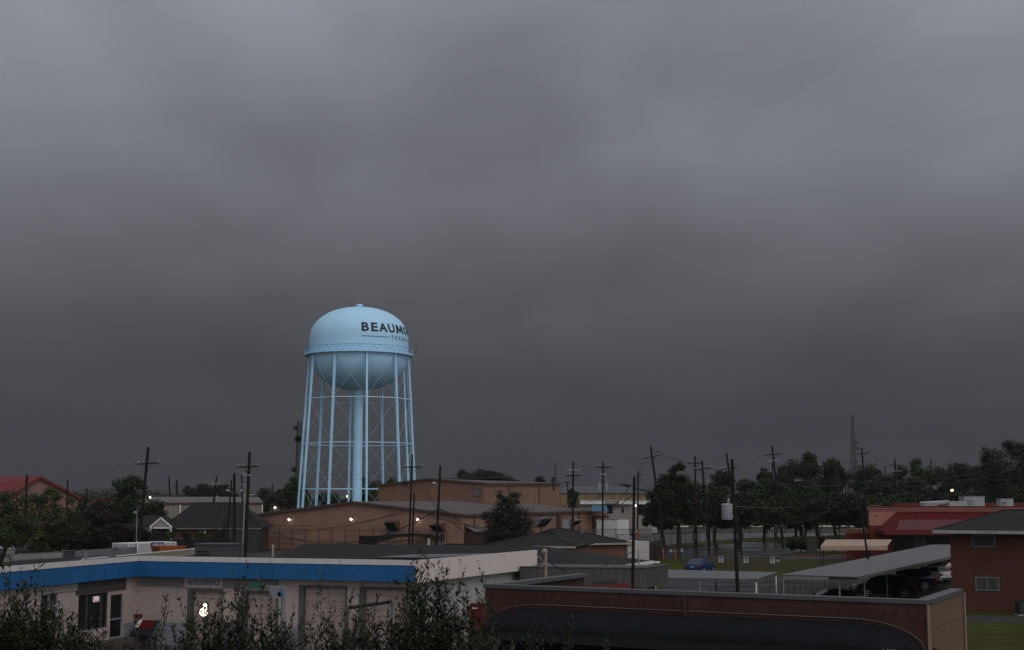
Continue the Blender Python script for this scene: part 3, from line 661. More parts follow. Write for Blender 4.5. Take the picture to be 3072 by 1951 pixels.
# lit work lamp in the first bay
c, _ = on_line(K2, C2, 628); c = c + nF * .5; zl = Zof(1836, c.y)
wl = thing('work_lamp', 'glaring work lamp shining behind the bushes in front of the first shutter', 'lamp', (c.x, c.y, 0))
m = MB(); m.tube((c.x, c.y, 0), (c.x, c.y, zl), .03)
for q in range(3): a = 2.1 * q; m.tube((c.x, c.y, .5), (c.x + .4 * math.cos(a), c.y + .4 * math.sin(a), 0), .02)
obj('stand', m, WIRE, wl)
m = MB(); m.box(c.x, c.y + .05, zl + .1, .42, .12, .60, rz); obj('housing', m, WIRE, wl)
m = MB(); a = c + nF * .07; m.sphere((a.x, a.y, zl), .22, 14, 8, 1.0); m.sphere((a.x + .06, a.y, zl + .27), .11, 12, 8, 1.7); obj('lamp_face', m, mat('work_lamp_glow', (1, .95, .85), emit=((1.0, 0.86, 0.66), 4.0)), wl)
# dark gate arm in front of the last bay
a, b = on_line(K2, C2, 1074)[0] + nF * 1.2, on_line(K2, C2, 1204)[0] + nF * 1.2
rm = thing('equipment_rack', 'dark metal rack frame with sloping top rail before the rightmost shutter', 'rack', (a.x, a.y, 0))
za, zb = Zof(1825, a.y), Zof(1806, b.y); m = MB(); m.bar((a.x, a.y, za), (b.x, b.y, zb), .08, .16); obj('top_rail', m, WIRE, rm)
for p, z in ((a, za), (b, zb)):
    m = MB(); m.bar((p.x, p.y, 0), (p.x, p.y, z), .09, .09); obj('leg', m, TRIM, rm)

# vending machine by the brick corner
Yv = 75.5; c = G(1436, Yv); vm = thing('vending_machine', 'tall red vending machine between the white garage wall and the brick corner', 'vending machine', c)
VR = mat('vending_red', (0.11, 0.010, 0.009), 0.35, .25, 1.0); w = .78
m = MB(); m.box(c.x, c.y, 1.18, w, .8, 2.3, -.25); obj('cabinet', m, VR, vm)
fx, fy = math.cos(-.25), math.sin(-.25)
def vf(x, z, sx, sz, mm, nm, o=.415):
    m = MB(); m.box(c.x + x * fx + fy * o, c.y + x * fy - fx * o, z, sx, .03, sz, -.25); return obj(nm, m, mm, vm)
vf(.16, 1.25, .24, .9, mat('vending_panel', (.08, .01, .01), .3), 'selection_panel'); vf(-.1, 2.1, .3, .06, WHITE, 'light_strip'); vf(-.12, .35, .36, .2, DARK, 'dispensing_slot')
# service mast right of the white fascia
c = P(1637, 1655, 79); sm = thing('service_mast', 'pinkish electrical service mast with weatherhead beside the white fascia end', 'mast', (c.x, 79, 0))
m = MB(); m.tube((c.x, 79, 0), (c.x, 79, c.z), .09, .09, 12); obj('pipe', m, mat('pinkish_mast_paint', (.34, .24, .20), .5), sm)
m = MB(); m.sphere((c.x - .06, 79, c.z), .17); obj('weatherhead', m, mat('pinkish_mast_paint', (.34, .24, .20), .5), sm)
m = MB(); z = Zof(1692, 79); m.tube((c.x, 79, z), P(1607, 1662, 79), .03); m.tube((c.x, 79, z), (c.x - .6, 79, z), .03); m.box(c.x, 79, z, .5, .2, .08); obj('brace', m, GALV, sm)
m = MB(); pts = [P(x, y, 78.8) for x, y in ((1635, 1660), (1628, 1680), (1612, 1697), (1606, 1702), (1614, 1708), (1628, 1706), (1636, 1697))]; m.path(pts, .02, 5); obj('looped_cable', m, WIRE, sm)

# ===== grey flat-roofed building left of the garage =====
z = 4.0; A, B = FZ(35, 1684, z), FZ(412, 1660, z); Dq = FZ(28, 1664, z); C_ = FZ(408, 1641, z)
gb = thing('flat_roofed_building', 'low building with wet grey flat roof behind the left end of the blue fascia', 'building', (A.x, A.y, 0))
m = MB(); m.prism([v2(A), v2(B), v2(C_), v2(Dq)], 3.7, z); obj('roof', m, mat('wet_grey_roof', (0.095, 0.10, 0.108), 0.65, 0.12, .4, spec=.12), gb)
m = MB(); m.prism([v2(A).lerp(v2(C_), .02), v2(B).lerp(v2(Dq), .02), v2(C_).lerp(v2(A), .02), v2(Dq).lerp(v2(B), .02)], 0, 3.7); obj('wall', m, BLOCK, gb)
m = MB(); m.wall(v2(B), v2(C_), 3.9, 4.45, 0, .12, (v2(B) - v2(A)).normalized()); obj('parapet', m, WHITE, gb)
A2, B2 = FZ(38, 1678, 4.05), FZ(180, 1671, 4.05); m = MB(); m.wall(v2(A2), v2(B2), 4.001, 4.28, 0, .15); obj('roof_curb', m, mat('pale_curb_paint', (.42, .42, .41), .6, .08), gb)
m = MB(); q = P(207, 1672, 90); m.box(q.x, q.y, 4.25, .6, .6, .5, .1); m.box(q.x, q.y, 4.52, .7, .7, .05, .1); tag(obj('roof_hatch', m, mat('dark_hatch', (.05, .05, .055), .6)), 'small dark roof hatch on the wet grey flat roof', 'roof hatch')
# low near roof strip at far left
# ===== cream metal canopy roof behind the fascia =====
CREAM = mat('cream_metal', (0.40, 0.36, 0.28), 0.5, .06)
z = 4.35; A, B = FZ(245, 1679, z), FZ(582, 1648, z)
A, B = v2(A), v2(B); n = outward(A, B); back = -n * 7
cb = thing('metal_canopy', 'cream metal canopy with white corrugated roof ends behind the garage parapet', 'canopy', (A.x, A.y, 0))
m = MB(); L_ = (B - A).length; k_ = int(L_ / .42)
for i in range(k_):
    a, b = A.lerp(B, i / k_), A.lerp(B, (i + .82) / k_); m.hexa([(p.x, p.y, zz_) for z_ in (z, z + .05) for p, zz_ in ((a, z_), (b, z_), (b + back, z_ - .75), (a + back, z_ - .75))])
obj('roof_sheet', m, mat('dull_cream_roof', (.12, .115, .105), .55, .1), cb)
m = MB()
for i in range(k_):
    a, b = A.lerp(B, i / k_), A.lerp(B, (i + .78) / k_); m.wall(a, b, z - .004, z + .062, .0, .05, n)
obj('roof_sheet_ends', m, WHITE, cb)
m = MB(); m.wall(A, B, 3.95, z - .01, -.1, .02, n); obj('fascia', m, CREAM, cb)
m = MB(); m.wall(A + n * .05, B - (B - A).normalized() * 1.6 + n * .05, 3.72, 3.94, 0, .1, n); obj('gutter', m, CREAM, cb)
m = MB(); m.wall(B, B + (B - A).normalized() * .35, 4.0, z + .06, -.2, .1, n); obj('end_cap', m, WHITE, cb)
m = MB()
for t_ in (.05, .5, .95):
    for q in (0.5, 6.5): p = A.lerp(B, t_) - n * q; m.tube((p.x, p.y, 0), (p.x, p.y, 3.95), .08)
obj('posts', m, GALV, cb)

# ===== white container with banner, orange skip =====
CONT = mat('white_corrugated_container', (0.50, 0.48, 0.50), 0.5, .06, kind='ribs', sc=0.28)
Yc = 142.0; A, B = G(380, Yc - 2.0), G(526, Yc + 3.0); zt = 3.3
ct = thing('shipping_container', 'white corrugated storage container with a dark blue banner', 'container', (A.x, A.y, 0)); n = outward(A, B)
m = MB(); m.wall(A, B, .15, zt - .1, -2.4, 0, n); obj('box', m, CONT, ct)
m = MB(); m.wall(A, B, zt - .1, zt, -2.42, .03, n); m.wall(A, B, .0, .15, -2.42, .03, n)
for p, q in ((A, A.lerp(B, .02)), (A.lerp(B, .98), B)): m.wall(p, q, .151, zt - .101, -.02, .05, n)
obj('frame', m, WHITE, ct)
m = MB(); a, b, z0, z1 = panel(m, A, B, 452, 1627, 490, 1645, .04, .07); bn = obj('banner', m, mat('navy_banner', (.012, .015, .10), .5), ct)
text_at('lettering', 'mobile mini', a, b, z1 - (z1 - z0) * .36, .42, mat('pale_lettering', (.4, .42, .55), .5), bn, off=.09, flat_w=(b - a).length * .86, shear=.3, bold=.015)
m = MB(); m.wall(a.lerp(b, .08), a.lerp(b, .5), z0 + .12, z0 + .17, .07, .09, n); obj('underline', m, mat('pale_lettering', (.4, .42, .55), .5), bn)
ORG = mat('rusty_orange_paint', (0.42, 0.11, 0.03), 0.6, .25, 1.0)
Ys = 128.0; A, B = G(475, Ys), G(553, Ys + 1.5); zt = Zof(1640, Ys); n = outward(A, B)
sk = thing('skip_bin', 'orange open topped skip bin standing before the white container', 'skip', (A.x, A.y, 0))
m = MB(); a_, b_ = A, B; d = (B - A).normalized()
m.hexa([(p.x, p.y, z_) for z_, g_ in ((.2, .35), (zt - .12, 0)) for p in (A + d * g_, B - d * g_, B - d * g_ - n * 1.8, A + d * g_ - n * 1.8)]); obj('body', m, ORG, sk)
m = MB()
for p, q in ((A, B), (A - n * 1.8, B - n * 1.8)): m.wall(p, q, zt - .12, zt, -.04, .06, n)
m.wall(A - n * 1.76, A - n * .04, zt - .119, zt - .001, 0, .08, -d); m.wall(B - n * 1.76, B - n * .04, zt - .119, zt - .001, 0, .08, d); obj('rim', m, ORG, sk)
m = MB()
for t_ in (.1, .3, .5, .7, .9): p = A.lerp(B, t_); m.wall(p - d * .04, p + d * .04, .25, zt - .13, -.2, .04, n)
obj('ribs', m, ORG, sk)

# ===== hip-roofed brick house on the left =====
BR1 = mat('dark_red_brick', (0.14, 0.058, 0.038), 0.85, .2, .8, kind='brick', col2=(.09, .07, .055))
def hip(parent, A, B, depth, ze, zr, inset, over=0.5, m=SHINGLE, ridge_shift=0.0, th=.12, name='roof'):
    """hip roof on footprint with front eave A-B (viewer's side)"""
    n = outward(A, B); d = (B - A).normalized(); A_ = A - d * over + n * over; B_ = B + d * over + n * over; C = B_ - n * (depth + 2 * over); D = A_ - n * (depth + 2 * over)
    il, ir = inset if isinstance(inset, tuple) else (inset, inset)
    r0 = (A_ + D) / 2 + d * il; r1 = (B_ + C) / 2 - d * ir
    e = [V((p.x, p.y, ze)) for p in (A_, B_, C, D)]; r = [V((p.x, p.y, zr)) for p in (r0, r1)]
    mb = MB(); vs = e + r + [p - V((0, 0, th)) for p in e]
    mb.add(vs, [(0, 1, 5, 4), (2, 3, 4, 5), (1, 2, 5), (3, 0, 4), (0, 6, 7, 1), (1, 7, 8, 2), (2, 8, 9, 3), (3, 9, 6, 0), (9, 8, 7, 6)])
    o = obj(name, mb, m, parent); rc = MB(); rc.path([e[0] + V((0, 0, .02)), r[0] + V((0, 0, .02)), r[1] + V((0, 0, .02)), e[1] + V((0, 0, .02))], .06, 5); obj('ridge_cap', rc, m, o)
    return o, A_, B_, C, D
def boxwalls(parent, A, B, depth, z1, m, name='wall', z0=0):
    n = outward(A, B); mb = MB(); mb.wall(A, B, z0, z1, -depth, 0, n); return obj(name, mb, m, parent)
A, B = G(395, 203), G(772, 203); hh = thing('brick_house', 'dark hip roofed brick house with a small white gabled porch', 'house', (A.x, A.y, 0))
boxwalls(hh, A, B, 9, 3.25, BR1)
hip(hh, G(500, 203), B, 9, 3.45, 6.95, (3.6, 4.2), .7); 
hip(hh, G(385, 203.4), G(520, 203.4), 6.5, 3.42, 5.1, (2, 3), .6, name='wing_roof')
m = MB(); m.wall(A - V((.6, 0, 0)) + outward(A, B) * .7, B + V((.7, 0, 0)) + outward(A, B) * .7, 3.22, 3.40, -.02, .06); obj('fascia', m, mat('dim_trim', (.20, .19, .18), .6), hh)
a, b = G(447, 201), G(514, 201); pz = Zof(1555, 201); ze = Zof(1583, 201)
m = MB(); a3, b3 = V((a.x, a.y, ze)), V((b.x, b.y, ze)); t3 = V(((a.x + b.x) / 2, a.y, pz))
m.add([a3, b3, t3, a3 + V((0, .15, 0)), b3 + V((0, .15, 0)), t3 + V((0, .15, 0))], [(0, 1, 2), (5, 4, 3), (0, 3, 4, 1), (1, 4, 5, 2), (2, 5, 3, 0)]); pg = obj('porch_gable', m, mat('white_lap_siding', (.42, .41, .38), .6, .06, kind='planks', sc=.25), hh)
m = MB(); up = V((0, -.12, .04)); m.bar(a3 + up, t3 + up, .14, .2); m.bar(t3 + up, b3 + up, .14, .2); m.bar(a3 + up - V((0, 0, .1)), b3 + up - V((0, 0, .1)), .14, .18); obj('bargeboard', m, WHITE, pg)
for s_, q in ((-1, a3), (1, b3)):
    m = MB(); e_ = q + V((0, -.1, 0)); ap = t3 + V((0, -.1, .12)); bk_ = V((0, 3.5, 0)); m.slab([e_ + V((s_ * .3, 0, -.1)), ap, ap + bk_, e_ + V((s_ * .3, 0, -.1)) + bk_] if s_ < 0 else [ap, e_ + V((s_ * .3, 0, -.1)), e_ + V((s_ * .3, 0, -.1)) + bk_, ap + bk_], .08); obj('porch_roof', m, SHINGLE, pg)
for x in (450, 511): m = MB(); q = G(x, 201); m.tube((q.x, q.y, 0), (q.x, q.y, ze - .15), .12, .12, 10); obj('porch_post', m, WHITE, hh)
for r in ((399, 1593, 405, 1617), (443, 1592, 449, 1616), (613, 1592, 616, 1606)): window(A, B, r, hh, WHITE, bars=(1, 2), w=.12)
m = MB(); a, b = G(676, 200), G(776, 200); m.wall(a, b, 0, 3.1, -3, 0); obj('annex', m, mat('grey_annex_paint', (.075, .078, .085), .7, .15), hh)
# black mesh fence in front
a, b = G(345, 176), G(690, 184); bf = thing('black_fence', 'tall black fabric covered fence in front of the brick house', 'fence', a)
m = MB(); m.wall(a, b, .05, 2.4, 0, .03); obj('fabric', m, mat('black_fence_fabric', (.014, .014, .014), .9, .2), bf)
m = MB()
for i in range(13): p = a.lerp(b, i / 12); m.tube((p.x, p.y + .06, 0), (p.x, p.y + .06, 2.45), .03, .03, 6)
stuff_posts = obj('posts', m, WIRE, bf)

# ===== cream metal warehouse behind the house =====
CRM = mat('cream_metal_wall', (0.30, 0.265, 0.22), 0.6, .08, .5, kind='ribs', sc=.9)
RFM = mat('mauve_metal_roof', (0.17, 0.145, 0.14), 0.5, .14, .4, kind='ribs', sc=.6)
REDT = mat('red_trim', (.13, .025, .022), .5)
A, B = G(405, 262), G(787, 268); wh = thing('cream_warehouse', 'long cream metal warehouse with mauve roof behind the hip roofed house', 'warehouse', (A.x, A.y, 0)); n = outward(A, B)
ze = 6.75; boxwalls(wh, A, B, 22, ze - .35, CRM)
m = MB(); bk_ = -n * 11; m.slab([V((p.x, p.y, z_)) for p, z_ in ((A + n * .3, ze), (B + n * .3, ze), (B + bk_, ze + 1.0), (A + bk_ + (B - A) * .04, ze + 1.0))], .12); obj('roof', m, RFM, wh)
m = MB(); m.wall(A, B, ze - .35, ze - .14, 0, .3, n); obj('eave_trim', m, REDT, wh)
m = MB()
for x in (537, 784): p = on_line(A, B, x)[0]; m.wall(p, p + (B - A).normalized() * .2, 0, ze - .36, .0, .12, n)
obj('downspouts', m, WHITE, wh)

# ===== red roofed building far left =====
PINK = mat('pink_stucco', (0.36, 0.19, 0.155), 0.75, .08, .5)
REDR = mat('red_metal_roof', (0.20, 0.016, 0.018), 0.6, .12, .4, kind='ribs', sc=.9)
Yr = 262.0; rr = thing('red_roofed_building', 'pink walled building with a big red gable roof at the far left edge', 'building', G(115, Yr))
pk, le, re_ = P(115, 1429, Yr), P(0, 1490, Yr - 9), P(247, 1494, Yr + 9)
gd = (re_ - le); gd.z = 0; gd.normalize(); gn = V((gd.y, -gd.x, 0)); gn = gn if gn.y < 0 else -gn; bkv = -gn * 30 
le.z = re_.z = 7.3; pk = V(((le.x + re_.x) / 2, (le.y + re_.y) / 2, pk.z)); pk = P(115, 1429, pk.y)
ov = gn * .6
m = MB(); m.add([V((le.x, le.y, 0)), V((re_.x, re_.y, 0)), re_, pk - V((0, 0, .3)), le], [(0, 1, 2, 3, 4)]); m.add([V((re_.x, re_.y, 0)), re_, re_ + bkv, V((re_.x, re_.y, 0)) + bkv], [(0, 1, 2, 3)]); obj('wall', m, PINK, rr)
lft = V((-28, -1.5, 0))
m = MB(); m.slab([le + ov, re_.lerp(pk, 0) * 0 + pk + ov, pk + lft + V((0, 14, 0)), le + lft * 1.0 + ov], .3)
m.slab([pk + ov, re_ + ov + gd * .6 - V((0, 0, .25)), re_ + bkv + gd * .6, pk + bkv], .3); rfo = obj('roof', m, REDR, rr)
m = MB(); m.bar(le + ov + V((0, 0, -.2)), pk + ov + V((0, 0, -.2)), .12, .45); m.bar(pk + ov + V((0, 0, -.2)), re_ + ov + gd * .6 + V((0, 0, -.4)), .12, .45); obj('rake_trim', m, mat('red_rake', (.18, .03, .025), .5), rfo)
a, b = G(235, 275), G(335, 285); m = MB(); m.wall(a, b, 0, 7.0, -8, 0); obj('low_wing_wall', m, CRM, rr); m = MB(); m.wall(a, b, 7.0, 7.35, -8.3, .3); obj('low_wing_roof', m, REDR, rr)

# ===== tan metal warehouses =====
TAN = mat('tan_ribbed_metal', (0.35, 0.205, 0.145), 0.6, .17, .25, kind='ribs', sc=.36)
TANT = mat('brown_trim', (0.11, 0.065, 0.052), 0.6, .1)
RUSTR = mat('rusty_mauve_roof', (0.165, 0.125, 0.115), 0.55, .22, .15, kind='ribs', sc=.62, col2=(.12, .085, .075))
A, B = G(775, 216), G(1386, 194); E = G(1775, 243); W1 = thing('tan_warehouse', 'low tan metal warehouse with a shallow gable and three lit wall lamps', 'warehouse', (A.x, A.y, 0))
zl, zr_ = 5.1, 5.35; pk = on_line(A, B, 1062, 6.9)[0]; zp = Zof(1508, pk.y); sd = E - B
m = MB(); q = lambda p, z: V((p.x, p.y, z))
m.add([q(A, 0), q(B, 0), q(B, zr_), q(pk, zp), q(A, zl)], [(0, 1, 2, 3, 4)])
m.add([q(B, 0), q(E, 0), q(E, zr_), q(B, zr_)], [(0, 1, 2, 3)]); m.add([q(E, 0), q(A + sd, 0), q(A + sd, zl), q(pk + sd, zp), q(E, zr_)], [(0, 1, 2, 3, 4)]); m.add([q(A + sd, 0), q(A, 0), q(A, zl), q(A + sd, zl)], [(0, 1, 2, 3)])
obj('wall', m, TAN, W1)
n1, n2 = outward(A, B), outward(B, E)
m = MB(); m.slab([q(A + n1 * .3 - (B - A).normalized() * .3, zl + .12), q(pk + n1 * .3, zp + .15), q(pk + sd, zp + .15), q(A + sd, zl + .12)], .1)
m.slab([q(pk + n1 * .3, zp + .15), q(B + n1 * .3 + n2 * .3, zr_ + .12), q(E + n2 * .3, zr_ + .12), q(pk + sd, zp + .15)], .1); r1 = obj('roof', m, RUSTR, W1)
m = MB(); m.bar(q(A + n1 * .35, zl), q(pk + n1 * .35, zp + .03), .1, .34); m.bar(q(pk + n1 * .35, zp + .03), q(B + n1 * .35, zr_), .1, .34); m.wall(B + n1 * .3, E, zr_ - .22, zr_ + .10, .3, .42, n2); obj('gutter', m, TANT, r1)
m = MB()
for x in (1422, 1622, 1736):
    p = on_line(B, E, x, 4)[0]; d = (E - B).normalized() * .13; m.wall(p - d, p + d, 0, zr_ - .22, 0, .15, n2)
obj('downspouts', m, TANT, W1)
def lamp_on(A, B, x, y, parent_label, size=.17, nm='wall_lamp', cat='wall lamp', glow=LEAD, group='lit lamps on the tan warehouse'):
    p, _ = on_line(A, B, x, 4); z = Zof(y, p.y); n = outward(A, B); t = thing(nm, parent_label, cat, (p.x, p.y, z), group)
    m = MB(); m.wall(p - (B - A).normalized() * .15, p + (B - A).normalized() * .15, z + .05, z + .3, 0, .25, n); obj('housing', m, WIRE, t)
    c = p + n * .3; m = MB(); m.sphere((c.x, c.y, z), size); obj('bulb', m, glow, t)
lamp_on(A, B, 871, 1559, 'lit wall lamp, leftmost of those on the tan warehouse gable')
lamp_on(A, B, 1057, 1558, 'lit wall lamp below the gable peak of the tan warehouse')
lamp_on(A, B, 1257, 1559, 'warm lit wall lamp right of the twin poles on the tan warehouse', glow=mat('warm_lamp_glow', (1, .8, .6), emit=((1.0, 0.78, 0.52), 7.0)))
def hood(A, B, x0, x1, y0, y1, lab, slant_px=20, side=1):
    p, r = on_line(A, B, x0, 3)[0], on_line(A, B, x1, 3)[0]; n = outward(A, B); zt, zb = Zof(y0, p.y), Zof(y1, p.y)
    t = thing('vent_hood', lab, 'vent hood', (p.x, p.y, zb), 'vent hoods on the tan warehouse')
    m = MB(); m.hexa([q(p, zb), q(p + n * .25, zb), q(r + n * .25, zb), q(r, zb), q(p, zt), q(p + n * 1.3, zt - .25), q(r + n * 1.3, zt - .25), q(r, zt)]); m.f = [f for f in m.f]; obj('casing', m, GALV if side else TANT, t)
    m = MB(); e = .06; i = lambda p_, k: p_ + (r - p).normalized() * k
    m.add([q(i(p, e) + n * .30, zb + .02), q(i(r, -e) + n * .30, zb + .02), q(i(r, -e) + n * 1.33, zt - .30), q(i(p, e) + n * 1.33, zt - .30)], [(0, 1, 2, 3)]); obj('opening', m, DARK, t)
hood(A, B, 1168, 1199, 1562, 1593, 'vent hood left of the twin poles on the tan gable wall', side=0)
hood(A, B, 1303, 1336, 1570, 1594, 'vent hood behind the leaning lamp pole on the tan gable wall', side=0)
hood(B, E, 1604, 1634, 1552, 1580, 'vent hood right of the big round tree on the tan side wall')
hood(B, E, 1708, 1726, 1557, 1576, 'small dark vent hood beside the tall double crossarm pole')
m = MB(); panel(m, B, E, 1688, 1560, 1706, 1586, 0, .1); tag(obj('meter_cabinet', m, GREYPAINT), 'grey meter cabinet fixed to the tan side wall left of the double crossarm pole', 'cabinet')
m = MB(); panel(m, B, E, 1669, 1540, 1676, 1592, 0, .5); tag(obj('wall_duct', m, TANT), 'tall brown duct standing against the tan side wall', 'duct')
p = on_line(A, B, 1387, 3)[0]; 
le_ = thing('door_lean_to', 'small dark lean-to with brown roof at the corner of the tan warehouse', 'lean-to', (p.x, p.y, 0)); a, b = on_line(B, E, 1392, 2)[0], on_line(B, E, 1432, 2)[0]
z0, z1 = Zof(1595, a.y), Zof(1583, a.y); m = MB(); m.slab([q(a + n2 * 1.6, z0), q(b + n2 * 1.6, z0), q(b, z1 + .3), q(a, z1 + .3)], .1); obj('roof', m, RFM, le_)
m = MB(); m.wall(a, b, 0, z0 - .05, .02, 1.3, n2); obj('body', m, mat('dark_brown_door', (.05, .028, .022), .7), le_)
# taller warehouse behind
A, B, E = G(1133, 262), G(1455, 238), G(1679, 288); W2 = thing('tall_tan_warehouse', 'taller tan metal warehouse with a pale window behind the low one', 'warehouse', (A.x, A.y, 0))
zl, zr_, = Zof(1457, 262), Zof(1451, 238); pk = on_line(A, B, 1290, 10)[0]; zp = Zof(1438, pk.y); sd = E - B
m = MB(); m.add([q(A, 0), q(B, 0), q(B, zr_), q(pk, zp), q(A, zl)], [(0, 1, 2, 3, 4)]); zE = Zof(1450.5, 288); m.add([q(B, 0), q(E, 0), q(E, zE), q(B, zr_)], [(0, 1, 2, 3)]); m.add([q(A, 0), q(A + sd, 0), q(A + sd, zl), q(A, zl)], [(0, 1, 2, 3)]); m.add([q(E, 0), q(A + sd, 0), q(A + sd, zl), q(pk + sd, zp), q(E, zE)], [(0, 1, 2, 3, 4)])
TAN2 = mat('tan_ribbed_metal_pale', (0.33, 0.188, 0.126), 0.6, .13, .2, kind='ribs', sc=.36); obj('wall', m, TAN2, W2)
n1, n2 = outward(A, B), outward(B, E)
m = MB(); m.slab([q(A + n1 * .3, zl + .12), q(pk + n1 * .3, zp + .12), q(pk + sd, zp + .9), q(A + sd, zl + .12)], .1); m.slab([q(pk + n1 * .3, zp + .12), q(B + n1 * .3 + n2 * .3, zr_ + .10), q(E + n2 * .3, zE + .1), q(pk + sd, zp + .12)], .1)
r2 = obj('roof', m, RUSTR, W2)
m = MB(); m.bar(q(A + n1 * .35, zl), q(pk + n1 * .35, zp + .03), .1, .3); m.bar(q(pk + n1 * .35, zp + .03), q(B + n1 * .35, zr_), .1, .3); m.bar(q(B + n2 * .4, zr_ - .08), q(E + n2 * .4, zE - .08), .2, .32); obj('gutter', m, TANT, r2)
m = MB()
for x in (1526, 1617): p = on_line(B, E, x, 8)[0]; d = (E - B).normalized() * .22; m.wall(p - d, p + d, 0, zr_ - .3, 0, .15, n2)
obj('downspouts', m, TANT, W2)
fw = window(A, B, (1421, 1467, 1441, 1489), W2, TANT, mat('pale_grey_glazing', (.20, .21, .23), .35, .05), bars=(1, 1), w=.14)
wpart('vent_opening', B, E, (1636, 1503, 1647, 1508), (0, .08), GALV, W2)
m = MB(); c = P(1659, 1444, 283); m.tube((c.x, c.y, 9), P(1659, 1432, 283), .35, .35, 10); obj('flue', m, WIRE, W2)
m = MB(); p = on_line(A, B, 1217, 8)[0]; c = p + n1 * .2; m.tube((c.x, c.y, Zof(1457, p.y)), (c.x, c.y, Zof(1450, p.y)), .22, .05, 8); tag(obj('unlit_lamp', m, WIRE), 'small unlit gooseneck lamp under the left eave of the tall tan warehouse', 'wall lamp')
# blue tarp piece and small roof at the right end of the warehouse
a = P(1775, 1524, 240); m = MB(); m.slab([P(1774, 1534, 238), P(1826, 1535, 240), P(1818, 1517, 250), P(1777, 1516, 250)], .08); 
tag(obj('blue_roof_tarp', m, mat('teal_blue_sheet', (.02, .12, .19), .5, .15)), 'teal blue roof sheet at the right end of the low tan warehouse', 'tarp')
a, b = G(1775, 246), G(1822, 252); an_ = thing('brick_annex', 'low brown brick annex under the teal blue roof sheet', 'building', a)
m = MB(); m.wall(a, b, 0, Zof(1536, 246), -10, 0); obj('wall', m, TAN, an_); m = MB(); m.wall(a, b, 0, Zof(1549, 246), 0.0, .4); obj('lower_wall', m, BR1, an_)

# ===== far strip: long tan building and crossfit hall =====
A, B = G(1640, 335), G(1940, 335); fb = thing('long_ochre_building', 'long ochre building with a hazy grey roof far behind the gym', 'building', A)
z1 = Zof(1480, 335); boxwalls(fb, A, B, 12, z1, mat('ochre_wall', (.27, .19, .10), .7, .1, .2, kind='ribs', sc=3.2)); hip(fb, A, B, 12, z1 + .05, Zof(1457, 341), 6, .3, mat('hazy_grey_roof', (.10, .10, .105), .7, .1), name='roof')
A, B = G(1740, 283), G(1955, 283); cf = thing('gym_building', 'white fronted gym building with a red and white name on its fascia', 'gym', A)
zt, zm = Zof(1500, 283), Zof(1513, 283); boxwalls(cf, A, B, 14, zm, mat('pale_stucco', (.36, .31, .28), .7, .1)); m = MB(); m.wall(A, B, zm, zt, -14, .9); obj('roof', m, mat('pale_roof_edge', (.34, .30, .27), .6, .1), cf)
m = MB(); a_, b_, z0, z1 = panel(m, A, B, 1740, 1504, 1955, 1513, .9, 1.0); fs = obj('fascia', m, WHITE, cf)
a, b = on_line(A, B, 1815)[0], on_line(A, B, 1856)[0]; nn = outward(A, B)
m = MB(); panel(m, A, B, 1814, 1504.2, 1856, 1512.5, 1.0, 1.03); nb_ = obj('name_board', m, mat('dark_name_board', (.10, .05, .06), .5), cf)
text_at('lettering', 'CROSSFIT BEAUMONT', a + nn * 1.03, b + nn * 1.03, (z0 + z1) / 2, .45, mat('white_lettering', (.62, .58, .58), .5), nb_, off=.03, flat_w=(b - a).length * .93, bold=.02)
wpart('entrance', A, B, (1822, 1517, 1838, 1541), (.0, .1), DARK, cf); wpart('door', A, B, (1865, 1523, 1871, 1539), (.0, .1), DARK, cf); wpart('open_bay', A, B, (1913, 1512.5, 1935, 1545), (.0, .1), GLASS, cf)
lamp_on(A, B, 1906, 1517, 'tiny lit lamp on the right corner of the white gym front', .2, 'wall_lamp', 'wall lamp', group=None)
for i, (x0, x1, yt, lab) in enumerate(((2074, 2098, 1461, 'yellow building seen through branches left of the transformer pole'), (2140, 2186, 1461, 'yellow building with dark roof just left of the transformer pole'))):
    A, B = G(x0, 520), G(x1, 520); o = thing('yellow_building', lab, 'building', A); boxwalls(o, A, B, 5, Zof(yt, 520), mat('yellow_wall', (.36, .23, .10), .7, .1)); hip(o, A, B, 10, Zof(yt, 520), Zof(yt - 17, 520), 2.2, .5)
# distant pale building left of the tower
A, B = G(838, 420), G(880, 430); o = thing('distant_shed', 'distant pale shed seen low between trees left of the water tower', 'shed', A); boxwalls(o, A, B, 12, Zof(1486, 420), mat('pale_stucco', (.36, .31, .28), .7, .1)); m = MB(); m.wall(A, B, Zof(1486, 420), Zof(1484, 420), -12, .5); obj('roof', m, WHITE, o)

# ===== dark roofed houses in the middle =====
BR2 = mat('orange_brown_brick', (0.235, 0.11, 0.065), 0.85, .15, .5, kind='brick', col2=(.16, .10, .07))
CRT = mat('cream_trim', (.40, .34, .29), .6, .06)
SID = mat('white_lap_siding_bright', (.58, .56, .55), .6, .05, kind='planks', sc=.26)
# house C (right, brick with white garage)
A, B = G(1700, 168), G(1883, 171); hc_ = thing('brick_bungalow', 'brown brick bungalow with dark hip roof and white sided garage', 'house', A); ze = 2.55
boxwalls(hc_, A, B, 13, ze - .1, BR2); o, A_, B_, C, D = hip(hc_, A, B, 13, Zof(1632, 166), Zof(1587, 175), (1.2, 6.0), .6, ridge_shift=0)
m = MB(); m.wall(A_, B_, Zof(1632, 166) - .22, Zof(1632, 166) - .02, 0.0, .1); obj('eave_trim', m, CRT, hc_)
a, b = G(1884, 170.5), G(1948, 172); m = MB(); m.wall(a, b, 0, Zof(1625, 171), -7, 0); g2 = obj('garage', m, SID, hc_)
m = MB(); m.wall(b + V((.05, 0, 0)), G(1990, 186), 0, Zof(1626, 175), -.2, 0, V((1, -.3, 0)).normalized()); obj('garage_side', m, mat('dark_red_side', (.045, .022, .018), .8), hc_)
